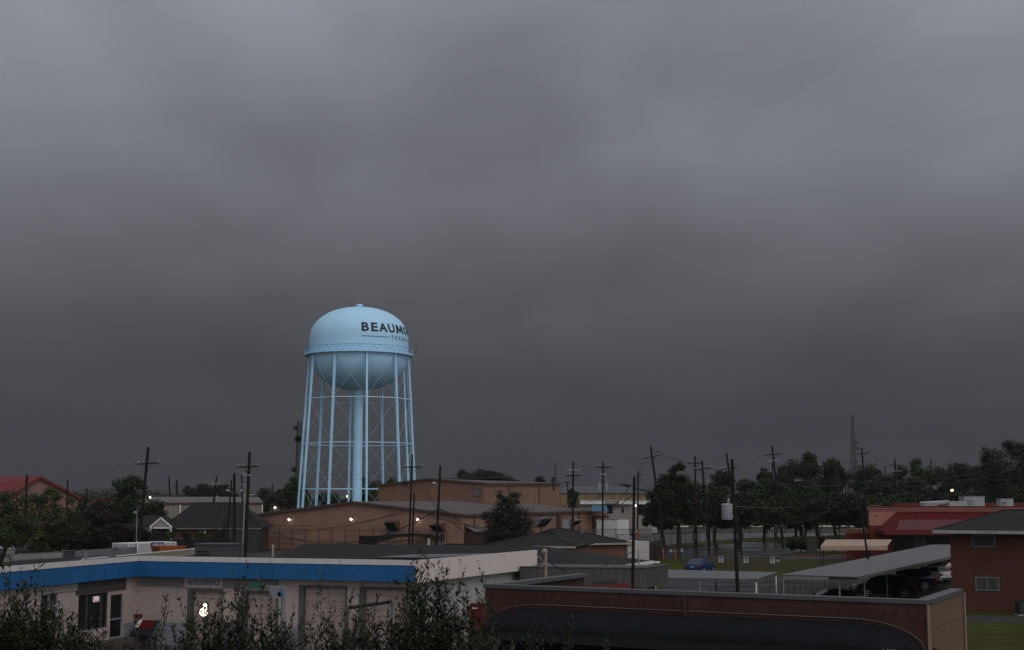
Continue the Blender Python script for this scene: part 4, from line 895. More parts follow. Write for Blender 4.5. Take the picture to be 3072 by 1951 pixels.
m = MB(); c = P(1746, 1586, 173); m.tube(c - V((0, 0, .6)), c + V((0, 0, .2)), .09); obj('vent_pipe', m, GALV, hc_)
# house A (left of C)
A, B = G(1455, 152), G(1716, 150); ha = thing('hip_roofed_bungalow', 'dark hip roofed bungalow with cream eave in front of the round tree', 'house', A)
boxwalls(ha, A, B, 12, 2.3, BR2); o, A_, B_, C, D = hip(ha, A, B, 12, Zof(1640, 149.4), Zof(1602, 156), (4.9, 4.6), .5)
m = MB(); m.wall(A_.lerp(B_, .55), B_, Zof(1640, 149.4) - .2, Zof(1640, 149.4) + .02, 0.0, .1); obj('eave_trim', m, CRT, ha)
# house B: long dark roof right behind the garage
z = 3.0; Rr, Fr = v2(FZ(1956, 1683, z)), v2(FZ(1790, 1708, z)); 
A = Fr + (Fr - Rr).normalized() * 0; dB = V((-uf.x, -uf.y, 0)); 
hb = thing('long_dark_roofed_house', 'long low house with dark shingle roof and white eave behind the garage', 'house', (Fr.x, Fr.y, 0))
L0 = Fr + dB * 26; L1 = Rr + dB * 26; mid = (Fr + Rr) / 2; r1_ = mid + dB * 6.2; r0_ = (L0 + L1) / 2 + V((0, 0, 0)); zr = Zof(1640, r1_.y)
m = MB(); e = [q(L0, z), q(Fr, z), q(Rr, z), q(L1, z), q(r0_, zr), q(r1_, zr)]
m.add(e + [p - V((0, 0, .15)) for p in e[:4]], [(0, 1, 5, 4), (1, 2, 5), (2, 3, 4, 5), (3, 0, 4), (9, 8, 7, 6), (0, 6, 7, 1), (1, 7, 8, 2), (2, 8, 9, 3), (3, 9, 6, 0)]); o = obj('roof', m, SHINGLE, hb)
nn = outward(Fr, Rr); m = MB(); m.wall(Fr, Rr, z - .22, z + .02, 0.02, .14, nn); m.bar(q(Rr, z - .1), q(Rr, z - .1) + V((.6, -.1, 0)), .15, .14); obj('gutter', m, WHITE, o)
m = MB(); s = .6; m.prism([L0.lerp(Rr, .03), Fr.lerp(L1, .03), Rr.lerp(L0, .03), L1.lerp(Fr, .03)], 0, z - .15); obj('wall', m, BR2, hb)
m = MB(); p_ = P(1915, 1652, 96); m.bar((p_.x, 96, 0), (p_.x, 96, p_.z), .09, .09); tag(obj('steel_post', m, GALV), 'slim steel post rising in front of the white eave of the long dark roof', 'post')
# low dark roofs left of it, behind the garage parapet
A, B = G(1095, 122), G(1400, 116); lo = thing('low_black_roof_shed', 'low shed with black roof behind the garage below the tan gable wall', 'shed', A); boxwalls(lo, A, B, 12, 2.6, BR1); hip(lo, A, B, 12, 2.7, 3.75, (5, 2), .4)
A, B = G(1130, 99), G(1262, 94.5); cr = thing('corrugated_shed_roof', 'grey corrugated shed roof just behind the right part of the blue fascia', 'shed', A); n = outward(A, B)
m = MB(); m.slab([q(A, 3.75), q(B, 3.9), q(B - n * 8, 4.0), q(A - n * 3, 3.85)], .06); obj('roof', m, mat('grey_corrugated_roof', (.22, .23, .25), .45, .1, kind='ribs', sc=.3), cr); m = MB(); m.prism([v2(A), v2(B), v2(B - n * 8), v2(A - n * 3)], 0, 3.7); obj('wall', m, BR1, cr)
# blue tarpaulin on the ground
m = MB(); c = G(985, 196); rnd = random.Random(4); vs = []
for j in range(6):
    for i in range(9): vs.append(c + V((i * .85 - 3.4, j * 1.3 - 3, .1 + .25 * rnd.random() + (.3 if 1 < j < 4 else 0))))
m.add(vs, [(j * 9 + i, j * 9 + i + 1, (j + 1) * 9 + i + 1, (j + 1) * 9 + i) for j in range(5) for i in range(8)]); tag(obj('tarpaulin', m, mat('dark_blue_tarp', (.01, .035, .11), .5)), 'crumpled dark blue tarpaulin lying in front of the tan gable wall', 'tarpaulin')

# ===== grey shed building behind the brick parapet =====
GRM = mat('grey_metal_fascia', (0.155, 0.145, 0.145), 0.6, .1, .5, kind='ribs', sc=.42)
z = 3.85; A, B, C = v2(FZ(1560, 1702, z)), v2(FZ(1930, 1706, z)), v2(FZ(2004, 1696, z))
gs_ = thing('grey_metal_shop', 'long grey metal fascia building with white doors behind the brick parapet', 'shop building', (B.x, B.y, 0)); n, n2 = outward(A, B), outward(B, C)
m = MB(); m.prism([A, B, C, C + (A - B)], 2.75, z); obj('fascia', m, GRM, gs_)
m = MB(); m.wall(A, B, z, z + .05, -.3, .06, n); m.wall(B, C, z + .0005, z + .05, -.3, .06, n2); obj('coping', m, mat('dark_coping', (.09, .085, .085), .6), gs_)
m = MB(); m.wall(A - n * .7, B - n * .7, 0, 2.75, -6, 0, n); obj('wall', m, SID, gs_)
wpart('door', A - n * .7, B - n * .7, (1672, 1752, 1690, 1800), (.02, .06), GLASS, gs_)
wpart('side_door', B - n * .7, C - n2 * .7, (1953, 1752, 1963, 1800), (.0, .05), TRIM, gs_)
for i in range(4): wpart('shutter', A - n * .7, B - n * .7, (1694 + 22 * i, 1752, 1713 + 22 * i, 1800), (.02, .08), WHITE, gs_)
# red van roof with black rack in the yard
RV = mat('dull_red_paint', (0.20, 0.030, 0.025), 0.7, .15, spec=.04)
c = P(1822, 1752, 71); m = MB()
rw = thing('red_awning', 'faded red sloping awning behind the brick parapet with a black hood on it', 'awning', (c.x, c.y, 0))
a, b, d_, e_ = P(1752, 1762, 66), P(1893, 1766, 66), P(1890, 1748, 73), P(1786, 1747, 73); m.slab([a, b, d_, e_], .08); obj('canvas', m, RV, rw)
m = MB()
for p in (a, b, d_, e_): m.tube((p.x, p.y, 0), p - V((0, 0, .05)), .04)
obj('posts', m, GALV, rw)
c = P(1809, 1746, 70.5); m = MB(); m.lathe(c.x, c.y, [(0.01, c.z - .02)], 3) if False else None
m.hexa([c + V(p) for p in ((-.62, -.3, -.22), (.70, -.3, -.22), (.70, .3, -.22), (-.62, .3, -.22), (-.5, -.25, .02), (.68, -.25, .06), (.68, .25, .06), (-.5, .25, .02))]); m.hexa([c + V(p) for p in ((-.45, -.2, .02), (.66, -.2, .06), (.66, .2, .06), (-.45, .2, .02), (-.3, -.15, .1), (.62, -.15, .12), (.62, .15, .12), (-.3, .15, .1))])
tag(obj('black_hood', m, WIRE), 'black plastic hood lying on the faded red awning', 'hood')

# ===== foreground brick shop with long black awning =====
BRK = mat('foreground_brick', (0.112, 0.036, 0.025), 0.8, .22, .8, kind='brick', col2=(.075, .048, .040))
SOL = mat('soldier_course_brick', (0.10, 0.036, 0.027), 0.8, .2, .8, kind='soldier', col2=(.06, .036, .03))
COP = mat('metal_coping', (0.165, 0.175, 0.185), 0.42, .10, .8)
TP = mat('tan_side_panels', (0.20, 0.125, 0.09), 0.6, .08, .5)
z = 4.5; A, B, C = v2(FZ(1456, 1753, z)), v2(FZ(2779, 1801, z)), v2(FZ(2886, 1766, z)); n, n2 = outward(A, B), outward(B, C)
BS = thing('brick_shop', 'dark red brick shop with grey coping and tan side wall in the foreground', 'shop', (A.x, A.y, 0))
T = v2(FZ(1672, 1725, z)); D = A + (C - B).normalized() * 9.0
m = MB(); m.wall(A, B, 0, 3.75, -.3, 0, n); obj('wall', m, BRK, BS)
m = MB(); m.wall(A, B, 3.75, 4.12, -.3, .012, n); obj('soldier_course', m, SOL, BS)
m = MB(); m.wall(A, B, 4.12, 4.36, -.3, .0, n)
obj('top_course', m, BRK, BS)
m = MB(); d = (B - A).normalized(); wc = 0.42
m.hexa([q(p, z_) for z_ in (4.36, z) for p in (A + n * .06 - d * .05, B + n * .06 + n2 * .06, B - n * wc + n2 * .06, A - n * wc - d * .05)])
m.hexa([q(p, z_) for z_ in (4.34, z - .003) for p in (B + n2 * .06 - n * wc, C + n2 * .06, C - n2 * wc, B - n2 * wc - n * wc)])
m.hexa([q(p, z_) for z_ in (4.34, z - .003) for p in (A - d * .05 - n * wc, A + d * wc - n * wc, D + d * wc, D - d * .05)]); obj('coping', m, COP, BS)
m = MB(); m.prism([A - n * .35, B - n * .35 - d * .35, C - d * .35, D + d * 0], 3.2, 3.55); obj('roof', m, mat('dark_flat_roof', (.05, .052, .056), .5, .2), BS)
m = MB(); m.wall(A - n * .31, D, 0, 4.3, -.2, 0, -d); obj('left_wall', m, BRK, BS)
m = MB(); m.wall(B - n * .01, C, 0, 3.45, -.25, 0, n2); m.wall(B - n * .01, C, 3.47, 4.33, -.25, .015, n2); obj('side_wall', m, TP, BS)
m = MB(); m.wall(B + (C - B) * .15, B + (C - B) * .97, 0.2, 3.30, 0, .03, n2); obj('side_panel', m, TP, BS)
m = MB(); m.tube(q(C, 0) + n2 * .06, q(C, 4.34) + n2 * .06, .06); m.tube(q(B, 0) + n2 * .05 + n * .02, q(B, 4.34) + n2 * .05 + n * .02, .05); obj('corner_trim', m, mat('pale_tan_trim', (.28, .2, .16), .6), BS)
m = MB(); p = B + (C - B) * .13 + n2 * .05; m.tube(q(p, 0), q(p, 2.75), .025); m.sphere((p.x, p.y, 2.8), .07); obj('conduit', m, WIRE, BS)
m = MB(); p = A.lerp(B, tt(A, B, 2058)) + n * .06; m.bar(q(p, 1.5), q(p, 4.3), .12, .09); obj('downpipe', m, mat('dark_red_pipe', (.05, .02, .018), .6), BS)
# awning: quarter barrel with arched ends, sagging in bays
AW = mat('black_canvas', (0.016, 0.016, 0.020), 0.8, .2, 1.0, spec=.06); aw = thing('black_awning', 'long black canvas awning with an arched right end along the brick shop', 'awning', (A.x, A.y, 0))
L_ = (B - A).length; s0, s1 = on_line(A, B, 1462, 3)[1] * L_, on_line(A, B, 2768, 2.8)[1] * L_
ztop, zbot, dep = 3.66, 2.80, 1.25
nx, na = 120, 12; vs = []; rad_end = 2.3
def arch(s):                             # height of the wall line near the ends
    e = min(s - s0, s1 - s)
    return 1.0 if e > rad_end else math.sqrt(max(1 - (1 - e / rad_end) ** 2, 0))
for i in range(nx + 1):
    t_ = i / nx; s = s0 + (s1 - s0) * t_; ah = max(arch(s), 0.02); H_ = (ztop - zbot) * ah; sag = .10 * abs(math.sin(math.pi * (s - s0) / 2.4)) * ah
    for j in range(na + 1):
        a = math.pi / 2 * j / na; x = dep * ah ** .6 * math.sin(a) ** 1.0 if True else 0
        yy = H_ * math.cos(a) ** .8 if a < math.pi / 2 - 1e-6 else 0
        p = A + d * s + n * (.02 + dep * min(1, ah ** .5) * (math.sin(a) ** 1.15)); vs.append(q(p, zbot + max(yy, 0) - sag * math.sin(2 * a)))
m = MB(); m.add(vs, [(i * (na + 1) + j, (i + 1) * (na + 1) + j, (i + 1) * (na + 1) + j + 1, i * (na + 1) + j + 1) for i in range(nx) for j in range(na)]); cv = obj('canvas', m, AW, aw, smooth=True)
m = MB(); pts = []
for i in range(0, 61):
    s = s0 - .08 + (s1 + .08 - s0 + .08) * (0.5 - 0.5 * math.cos(math.pi * i / 60)); e = min(s - s0 + .08, s1 + .08 - s); R2_ = rad_end + .2
    hh_ = 1.0 if e > R2_ else math.sqrt(max(1 - (1 - max(e, 0) / R2_) ** 2, 0)); pts.append(q(A + d * s + n * .03, zbot + (ztop + .13 - zbot) * hh_))
m.path(pts, .02, 5); obj('wall_rail', m, mat('dull_rail', (.12, .11, .10), .5), aw)
m = MB(); fr0, fr1 = A + d * s0 + n * (dep + .02), A + d * s1 + n * (dep + .02); m.wall(fr0, fr1, zbot - .30, zbot + .02, -.03, .0, n); vl = obj('valance', m, mat('black_valance', (.016, .016, .018), .8), aw)
# dark interior under the awning: shop front glazing
m = MB(); m.wall(A + d * (s0 + .4), A + d * (s1 - 1.2), 0.3, 2.6, .01, .05, n); obj('shop_front', m, GLASS, BS)
def lett(s, x, y, Y_h, txt_w):
    a = on_line(fr0, fr1, x - txt_w / 2, 1.5)[0]; b = on_line(fr0, fr1, x + txt_w / 2, 1.5)[0]
    text_at('lettering', s, a, b, Zof(y, (a.y + b.y) / 2), Y_h, mat('valance_lettering', (.30, .30, .29), .6), vl, off=.02, flat_w=(b - a).length, bold=.004)
lett('LAKE', 2672, 1953, .14, 38)
# numbers on the door post below the awning's left end
a, b = on_line(A, B, 1456, 2)[0], on_line(A, B, 1478, 2)[0]
ng = thing('house_number', 'small white street number painted at the left foot of the brick shop', 'number sign', (a.x, a.y, 2))
NW = mat('number_white', (.6, .6, .58), .5)
m = MB(); m.wall(a, b.lerp(a, -.2), Zof(1913, a.y), Zof(1876, a.y), .05, .08, n); bd = obj('backing', m, mat('black_backing', (.015, .014, .014), .7), ng)
text_at('number', '3177', a, b, Zof(1887, a.y), .22, NW, bd, off=.10, flat_w=(b - a).length * .9, shear=.15)
a2, b2 = on_line(A, B, 1470, 2)[0], on_line(A, B, 1484, 2)[0]; text_at('number', '#0', a2, b2, Zof(1907, a2.y), .16, NW, bd, off=.10, flat_w=(b2 - a2).length * .85)
# downlights on the brick under the parapet
for i, (x, lab) in enumerate(((1852, 'thin pale conduit strip on the brick wall left of the downpipe'), (2053, 'short pale conduit strip at the downpipe on the brick wall'))):
    m = MB(); a, b = on_line(A, B, x - 20, 3.2)[0], on_line(A, B, x + 12, 3.2)[0]; m.wall(a, b, 3.2, 3.235, .01, .05, n); tag(obj('conduit_strip', m, mat('dull_pale_strip', (.3, .29, .27), .6)), lab, 'conduit')

# ===== carports =====
CPR = mat('grey_carport_sheet', (0.175, 0.176, 0.178), 0.42, .07, .6, kind='ribs', sc=.32)
CPE = mat('dull_carport_edge', (.12, .125, .13), .5)
def carport(nm, lab, corners, z, posts, th=.14):
    c = [FZ(x, y, z) for x, y in corners]; t = thing(nm, lab, 'carport', (c[0].x, c[0].y, 0), 'carports'); m = MB(); m.slab(c if (c[1] - c[0]).cross(c[2] - c[1]).z > 0 else c[::-1], .05); obj('roof', m, CPR, t)
    m = MB(); k_ = len(c); cen = sum(c, V()) / k_
    for i in range(k_): a, b = c[i].lerp(cen, .012), c[(i + 1) % k_].lerp(cen, .012); m.bar(a - V((0, 0, .14)), b - V((0, 0, .14)), .06, .16)
    obj('edge_beam', m, CPE, t)
    for (x, Y) in posts:
        p = G(x, Y); m = MB(); m.tube(p, (p.x, p.y, z - .16), .055, .055, 8); obj('post', m, WHITE if x in (2271, 2330) else GALV, t)
    return c
c1 = carport('carport', 'low flat carport with two white end posts behind the brick parapet', [(1900, 1733), (2271, 1737), (2333, 1717), (1960, 1708)], 2.6, [(2271, 91.3), (2330, 99), (2100, 92), (2150, 100)])
c2 = carport('carport', 'long grey carport roof receding to the brick house over parked cars', [(2345, 1724), (2572, 1731), (2862, 1668), (2900, 1634), (2795, 1634)], 2.75, [(2352, 95), (2521, 93.5), (2595, 98), (2663, 107), (2828, 131), (2452, 106), (2527, 112), (2700, 135)])
m = MB(); a, b = c2[0], c2[1]; m.bar(a.lerp(b, .02) + V((0, -.08, -.18)), a.lerp(b, .62) + V((0, -.08, -.18)), .06, .22); tag(obj('carport_fascia_strip', m, GALV), 'pale metal strip under the front edge of the long carport', 'metal strip')
for x, y, lab in ((2656, 1712, 'tiny bright lamp under the near edge of the long carport'), (2857, 1676, 'tiny bright lamp under the carport beside the brick house')):
    c = FZ(x, y, 2.52); m = MB(); m.sphere(c, .055); tag(obj('carport_lamp', m, LEAD), lab, 'lamp')

# ===== brick two-storey house at the right =====
BRH = mat('red_brown_brick', (0.165, 0.050, 0.030), 0.85, .15, .7, kind='brick', col2=(.11, .062, .045))
A = G(2858, 99.5); B = A + V((.905, -.425, 0)) * 16; H2 = thing('two_storey_brick_house', 'red brick two storey house with dark hip roof at the right edge', 'house', A); n = outward(A, B)
boxwalls(H2, A, B, 10, 5.5, BRH)
o, A_, B_, C, D = hip(H2, A, B, 10, 5.62, Zof(1530, 104), (4.2, 4), .95)
m = MB(); m.wall(A_, B_, 5.38, 5.60, -.02, .12, n); gt = obj('gutter', m, mat('pale_gutter', (.36, .34, .33), .5), H2)
m = MB(); m.wall(A_, A_ - n * 11.8, 5.38, 5.60, 0, .12, -(B - A).normalized()); obj('side_gutter', m, mat('pale_gutter', (.36, .34, .33), .5), H2)
m = MB(); m.prism([A_ - n * .02, B_ - n * .02, C, D], 5.36, 5.40); obj('soffit', m, CRT, H2)
SCR = mat('dim_window_screen', (.055, .056, .055), .4, .1)
window(A, B, (2917, 1606, 2984, 1640), H2, mat('dull_frame', (.20, .20, .20), .5), mat('dark_screen', (.022, .024, .024), .4, .1), bars=(1, 1), w=.06)
window(A, B, (2928, 1733, 2996, 1771), H2, mat('dull_frame', (.20, .20, .20), .5), SCR, bars=(2, 1), w=.07)
m = MB(); m.wall(A, B, 5.05, 5.36, 0, .02, n); obj('soldier_course', m, SOL, H2)
c = G(3075, 96); au = thing('ground_air_conditioner', 'dark green air conditioning condenser on the grass beside the brick house', 'air conditioner', c)
m = MB(); m.box(c.x, c.y, .48, 1.0, .9, .85); obj('casing', m, mat('dark_green_unit', (.03, .04, .038), .5), au); m = MB(); m.lathe(c.x, c.y, [(.4, .905), (.4, .95), (.05, 1.0)], 16); obj('fan_grille', m, DARK, au); m = MB(); m.box(c.x, c.y, .03, 1.2, 1.1, .06); obj('pad', m, BLOCK, au)

# ===== red restaurant =====
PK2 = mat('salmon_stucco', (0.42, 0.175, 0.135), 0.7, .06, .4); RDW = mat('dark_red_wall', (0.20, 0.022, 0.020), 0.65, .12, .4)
RDR = mat('red_standing_seam', (0.20, 0.014, 0.016), 0.5, .1, .5, spec=.08, kind='ribs', sc=.95)
Ya = 165.0; A, B = G(2612, Ya), G(3300, Ya); z = 6.35; RS = thing('red_restaurant', 'salmon and dark red flat roofed restaurant with a sloping red metal canopy', 'restaurant', A); n = outward(A, B)
zc0, zc1 = Zof(1534, Ya), Zof(1523, Ya); zm = Zof(1577, Ya)
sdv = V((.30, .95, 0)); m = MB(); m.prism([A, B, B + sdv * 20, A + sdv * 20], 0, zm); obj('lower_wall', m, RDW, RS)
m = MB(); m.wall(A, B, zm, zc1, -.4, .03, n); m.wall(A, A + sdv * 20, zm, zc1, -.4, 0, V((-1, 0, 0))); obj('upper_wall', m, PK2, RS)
m = MB(); m.prism([A + V((.5, .5, 0)), B, B + sdv * 20, A + sdv * 20 + V((.5, 0, 0))], zc1 - .9, zc1 - .5); obj('roof', m, mat('white_membrane', (.42, .41, .42), .5, .1), RS)
for z_, h_, o_ in ((zc0 + .02, .14, .12), (zc0 + .20, .10, .20), (zc1 - .16, .14, .30)):
    m = MB(); m.wall(A - V((o_, 0, 0)), B, z_, z_ + h_, .03, o_, n); obj('cornice', m, PK2, RS)
m = MB(); m.wall(A - V((.35, 0, 0)), B, zc1, zc1 + .16, -.5, .36, n); m.wall(A + n * .3, A + sdv * 20, zc1 + .001, zc1 + .159, -.15, .35, V((-1, 0, 0))); m.wall(A + sdv * 20 + V((2, 0, 0)), B + sdv * 20, zc1 + .05, zc1 + .45, -.3, .3, n); obj('coping', m, mat('dark_red_coping', (.12, .018, .018), .5), RS)
# sloping canopy
p0, p1 = P(2690, 1536, Ya - .3), P(3250, 1536, Ya - .3); f0, f1 = P(2652, 1594, Ya - 3.6), P(3250, 1594, Ya - 3.6); p1.z = p0.z; f1.z = f0.z
m = MB(); m.slab([f0, f1, p1, p0], .12); cn = obj('canopy_roof', m, RDR, RS)
m = MB(); m.add([f0, p0, V((f0.x, p0.y, f0.z))], [(0, 1, 2)]); m.wall(v2(f0), v2(f1), f0.z - .42, f0.z + .02, -.05, .05, n); m.wall(v2(f0), V((f0.x, p0.y, 0)), f0.z - .42, f0.z + .02, -.05, .05, V((-1, 0, 0))); obj('canopy_edge', m, RDW, cn)
m = MB(); k1 = f0.lerp(p0, .10); k2 = f0.lerp(p0, .62); nrm = (f1 - f0).cross(p0 - f0).normalized(); nrm = nrm if nrm.z > 0 else -nrm
a = P(2690, 1588, Ya - 3.2); b = P(2930, 1588, Ya - 3.2)
def onc(x, t_): e = f0.lerp(p0, t_); r_ = V((XY(x, e.y, e.z), e.y, e.z)); return r_ + nrm * .03
for i in range(16):
    xa = 2690 + i * 14.5; m.add([onc(xa, .06), onc(xa + 13.4, .06), onc(xa + 13.4 + 8, .58), onc(xa + 8, .58)], [(0, 1, 2, 3)])
obj('reflection_panels', m, mat('mauve_reflection', (.17, .060, .065), .4, .08, spec=.1), cn)  # bright reflecting strip on the canopy, painted in as a paler colour
m = MB(); a, b = on_line(A, B, 2684, 2)[0], on_line(A, B, 2900, 2)[0]; m.wall(a, b, 0.0, Zof(1606, Ya), .02, .06, n); obj('shaded_windows', m, GLASS, RS)
m = MB()
for x in (2742, 2762): a = on_line(A, B, x, 2)[0]; m.wall(a, a + V((.7, 0, 0)), 0.1, Zof(1606, Ya), .06, .10, n)
obj('window_posts', m, mat('grey_blue_frame', (.07, .08, .09), .5), RS)
wpart('wall_plate', A, B, (2622, 1545, 2632, 1552), (.03, .07), mat('dull_pink_plate', (.22, .12, .10), .6), RS)
A3, B3 = G(2538, 168), G(2612, 168); m = MB(); m.prism([A3, B3, B3 + sdv * 6, A3 + sdv * 6], 0, Zof(1600, 168)); obj('left_wing', m, RDW, RS)
m = MB(); m.wall(on_line(A3, B3, 2582)[0], B3, Zof(1600, 168), Zof(1588, 168), -6, .05, n); obj('tan_box', m, mat('orange_tan', (.40, .22, .12), .6), RS)
zr0 = zc1 - .5
roof_unit(2893, 2953, 1490, 176, zr0, 2.2, 'large grey rooftop unit on the restaurant roof, left of two', 'units on the restaurant roof', 0.0, False)
roof_unit(3002, 3040, 1497, 178, zr0, 1.6, 'smaller grey rooftop unit on the restaurant roof near the right edge', 'units on the restaurant roof', 0.0, False)
m = MB(); c = P(2870, 1510, 174); m.box(c.x, c.y, c.z - .1, 2.2, 1.2, .7); m.tube(c + V((-4.5, 0, -.1)), c + V((-1, 0, .1)), .28, .28, 10); tag(obj('roof_duct', m, GREYPAINT), 'low grey duct and box lying on the restaurant roof', 'duct')
m = MB(); c = P(2788, 1512, 172); m.box(c.x, c.y, c.z - .1, 1.6, 1.0, .5); tag(obj('roof_curb_box', m, GALV), 'low metal box on the restaurant roof near the pink corner', 'roof box')
# beige entrance canopy
BG = mat('beige_canvas', (0.46, 0.33, 0.25), 0.7, .06, .5, kind='ribs', sc=.22)
Y0, Y1 = 145.0, 149.0; bc = thing('beige_canopy', 'beige canvas entrance canopy on thin posts beside the red restaurant', 'canopy', G(2462, Y0))
zb_, ze_, zt_ = Zof(1651, Y0), Zof(1638, Y0), Zof(1619, 147.6)
a, b, e, f = V((XY(2462, Y0, 3), Y0, ze_)), V((XY(2662, Y0, 3), Y0, ze_)), V((XY(2676, 147.6, 3), 147.6, zt_)), V((XY(2478, 147.6, 3), 147.6, zt_))
m = MB(); m.slab([a, b, e, f], .04); g1 = V((XY(2470, 150, 3), 150, ze_)); g2_ = V((XY(2662, 150, 3), 150, ze_)); m.slab([f, e, g2_, g1], .04); m.add([b, g2_, e], [(0, 1, 2)]); m.add([a, f, g1], [(0, 1, 2)]); obj('canvas', m, BG, bc)
m = MB(); m.wall(v2(a), v2(b), zb_, ze_ - .02, -.02, .02, V((0, -1, 0))); m.wall(v2(b), v2(g2_), zb_, ze_ - .02, -.02, .02, V((1, 0, 0))); obj('valance', m, BG, bc)
for p in (a, b, a.lerp(b, .33), a.lerp(b, .66), g1, g2_): m = MB(); m.tube((p.x, p.y + .1, 0), (p.x, p.y + .1, ze_ - .05), .05); obj('post', m, WIRE, bc)
# ---------------------------------------------------------------- utility poles
def pole(lab, px0, py0, px1, py1, Y, r=.14, arms=(), xf=(), lamp=None, extra=None, mt=WOOD, grp='wooden utility poles', tall=True):
    """px0,py0 top and px1,py1 a lower point seen in the photo; the pole is run on to the ground"""
    pyg = 1487 + HC * F / Y; sl = (px1 - px0) / (py1 - py0); bx = px0 + sl * (pyg - py0)
    base = G(bx, Y); top = P(px0, py0, Y); t = thing('utility_pole', lab, 'utility pole', base, grp)
    m = MB(); m.tube(base, top, r * 1.15, r * .85, 9); obj('pole_shaft', m, mt, t)
    ax = (top - base).normalized()
    for a in arms:
        (xa, ya), (xb, yb) = a[0], a[1]; white = len(a) > 2 and a[2] == 'w'; dy = (xb - xa) / F * Y * .25; nb = a[3] if len(a) > 3 else 3
        pa, pb = P(xa, ya, Y - dy - r - .08), P(xb, yb, Y + dy - r - .08); m = MB(); m.bar(pa, pb, .11, .14); am = obj('crossarm', m, GALV if white else WOOD, t)
        m = MB(); mid = (pa + pb) / 2; L_ = (pb - pa).length
        if not white:
            for s_ in (-.28, .28): q_ = mid + (pb - pa) * s_; m.bar(q_ + V((0, -.04, 0)), mid - ax * (L_ * .30) + V((0, -.02, 0)), .05, .04)
            obj('brace', m, WOOD, am)
        for i_ in range(nb):
            f_ = (.02, .28, .98, .72)[i_]; q_ = pa.lerp(pb, f_) + V((0, 0, .06)); m = MB(); m.lathe(q_.x, q_.y, [(.03, q_.z), (.03, q_.z + .08), (.085, q_.z + .10), (.06, q_.z + .17), (.085, q_.z + .18), (.03, q_.z + .26), (.001, q_.z + .27)], 8)
            obj('insulator', m, PORC, am)
    for (x, y, wpx, hpx) in xf:
        c = P(x, y, Y - .1); w_, h_ = wpx / F * Y / 2, hpx / F * Y
        m = MB(); m.lathe(c.x, c.y, [(.01, c.z - h_ / 2), (w_ * .92, c.z - h_ / 2), (w_, c.z - h_ / 2 + .05), (w_, c.z + h_ / 2 - .1), (w_ * 1.05, c.z + h_ / 2 - .09), (w_ * 1.05, c.z + h_ / 2 - .03), (w_ * .7, c.z + h_ / 2 + .03), (.01, c.z + h_ / 2 + .04)], 18)
        tr = obj('transformer', m, GREYPAINT, t, smooth=35); m = MB()
        m.lathe(c.x + w_ * .3, c.y, [(.04, c.z + h_ / 2), (.08, c.z + h_ / 2 + .08), (.05, c.z + h_ / 2 + .12), (.08, c.z + h_ / 2 + .2), (.02, c.z + h_ / 2 + .36)], 8); obj('bushing', m, PORC, tr)
        m = MB(); p_ = base.lerp(top, (c.z) / top.z); m.bar(V((c.x, c.y, c.z + h_ * .3)), V((p_.x, p_.y, c.z + h_ * .3)), .1, .1); m.bar(V((c.x, c.y, c.z - h_ * .3)), V((p_.x, p_.y, c.z - h_ * .3)), .1, .1); obj('bracket', m, GALV, tr)
    if lamp:
        x, y, x2, y2 = lamp; p_ = P(x, y, Y); q_ = P(x2, y2, Y - .3); m = MB(); m.tube(p_, q_, .04); lm = obj('lamp_arm', m, GALV, t); m = MB(); m.sphere(q_ + V((0, 0, -.05)), .22, 10, 6, .6); obj('lamp_head', m, GREYPAINT, lm)
    return t, base, top
pole('leaning utility pole with a wide crossarm by the white container', 445, 1342, 420, 1600, 150, .17, [((413, 1393), (476, 1389))])
pole('utility pole with crossarm and grey hardware left of the water tower', 749, 1357, 738, 1600, 152, .18, [((713, 1402), (775, 1399)), ((727, 1426), (753, 1426), 'w', 2)])
pole('thick bare pole just left of the pole with grey hardware', 703, 1421, 703, 1600, 140, .15)
pole('slim pole with a street lamp arm left of the thick bare pole', 695, 1440, 682, 1600, 155, .10, [], lamp=(698, 1477, 683, 1471))
pole('thin pole with a hanging wire loop seen just left of the crossarm pole with hardware', 725, 1424, 727, 1490, 230, .14, [((720, 1455), (735, 1453), 'w', 0)])
pole('pole with a faint thin crossarm and grey transformer behind the dark hip roof', 650, 1430, 641, 1505, 235, .17, [((632, 1452), (661, 1451), 'w', 2)], xf=[(651, 1498, 9, 15)])
pole('bare distant pole above the cream warehouse, left of the small crossarm pole', 507, 1430, 510, 1490, 330, .2)
pole('distant crossarm pole above the cream warehouse', 530, 1441, 530, 1490, 340, .25, [((520, 1459), (547, 1462), '', 0)])
pole('faint smaller crossarm pole at the middle of the cream warehouse ridge', 569, 1460, 567, 1490, 430, .2, [((557, 1469), (580, 1470), '', 0)])
pole('small crossarm pole between the trees left of the water tower', 817, 1453, 817, 1490, 400, .2, [((806, 1464), (828, 1464), '', 0)])
pole('bare dark pole in front of the big red gable roof', 81, 1425, 78, 1500, 190, .19)
pole('bare pole right of the red gable roof', 203, 1443, 202, 1480, 260, .18)
pole('faint crossarm pole in the haze between the red roof and the big dark tree', 261, 1462, 260, 1495, 420, .2, [((247, 1470), (271, 1468), '', 0)])
pole('short dark post behind the roof unit of the garage', 673, 1572, 670, 1640, 150, .13)
pole('tall pole with crossarm in front of the right legs of the water tower', 1237, 1364, 1228, 1600, 165, .12, [((1213, 1402), (1267, 1401))])
pole('bare stub pole close beside the tall crossarm pole at the tan gable', 1243, 1481, 1238, 1600, 160, .11)
pole('leaning pole with a lamp arm in front of the tan gable wall', 1321, 1398, 1309, 1640, 130, .12, [], lamp=(1316, 1460, 1302, 1449))
pole('tall pole with two wide crossarms right of the tall tan warehouse', 1720, 1387, 1718, 1585, 178, .14, [((1697, 1409), (1743, 1412), 'w', 3), ((1696, 1427), (1744, 1427))])
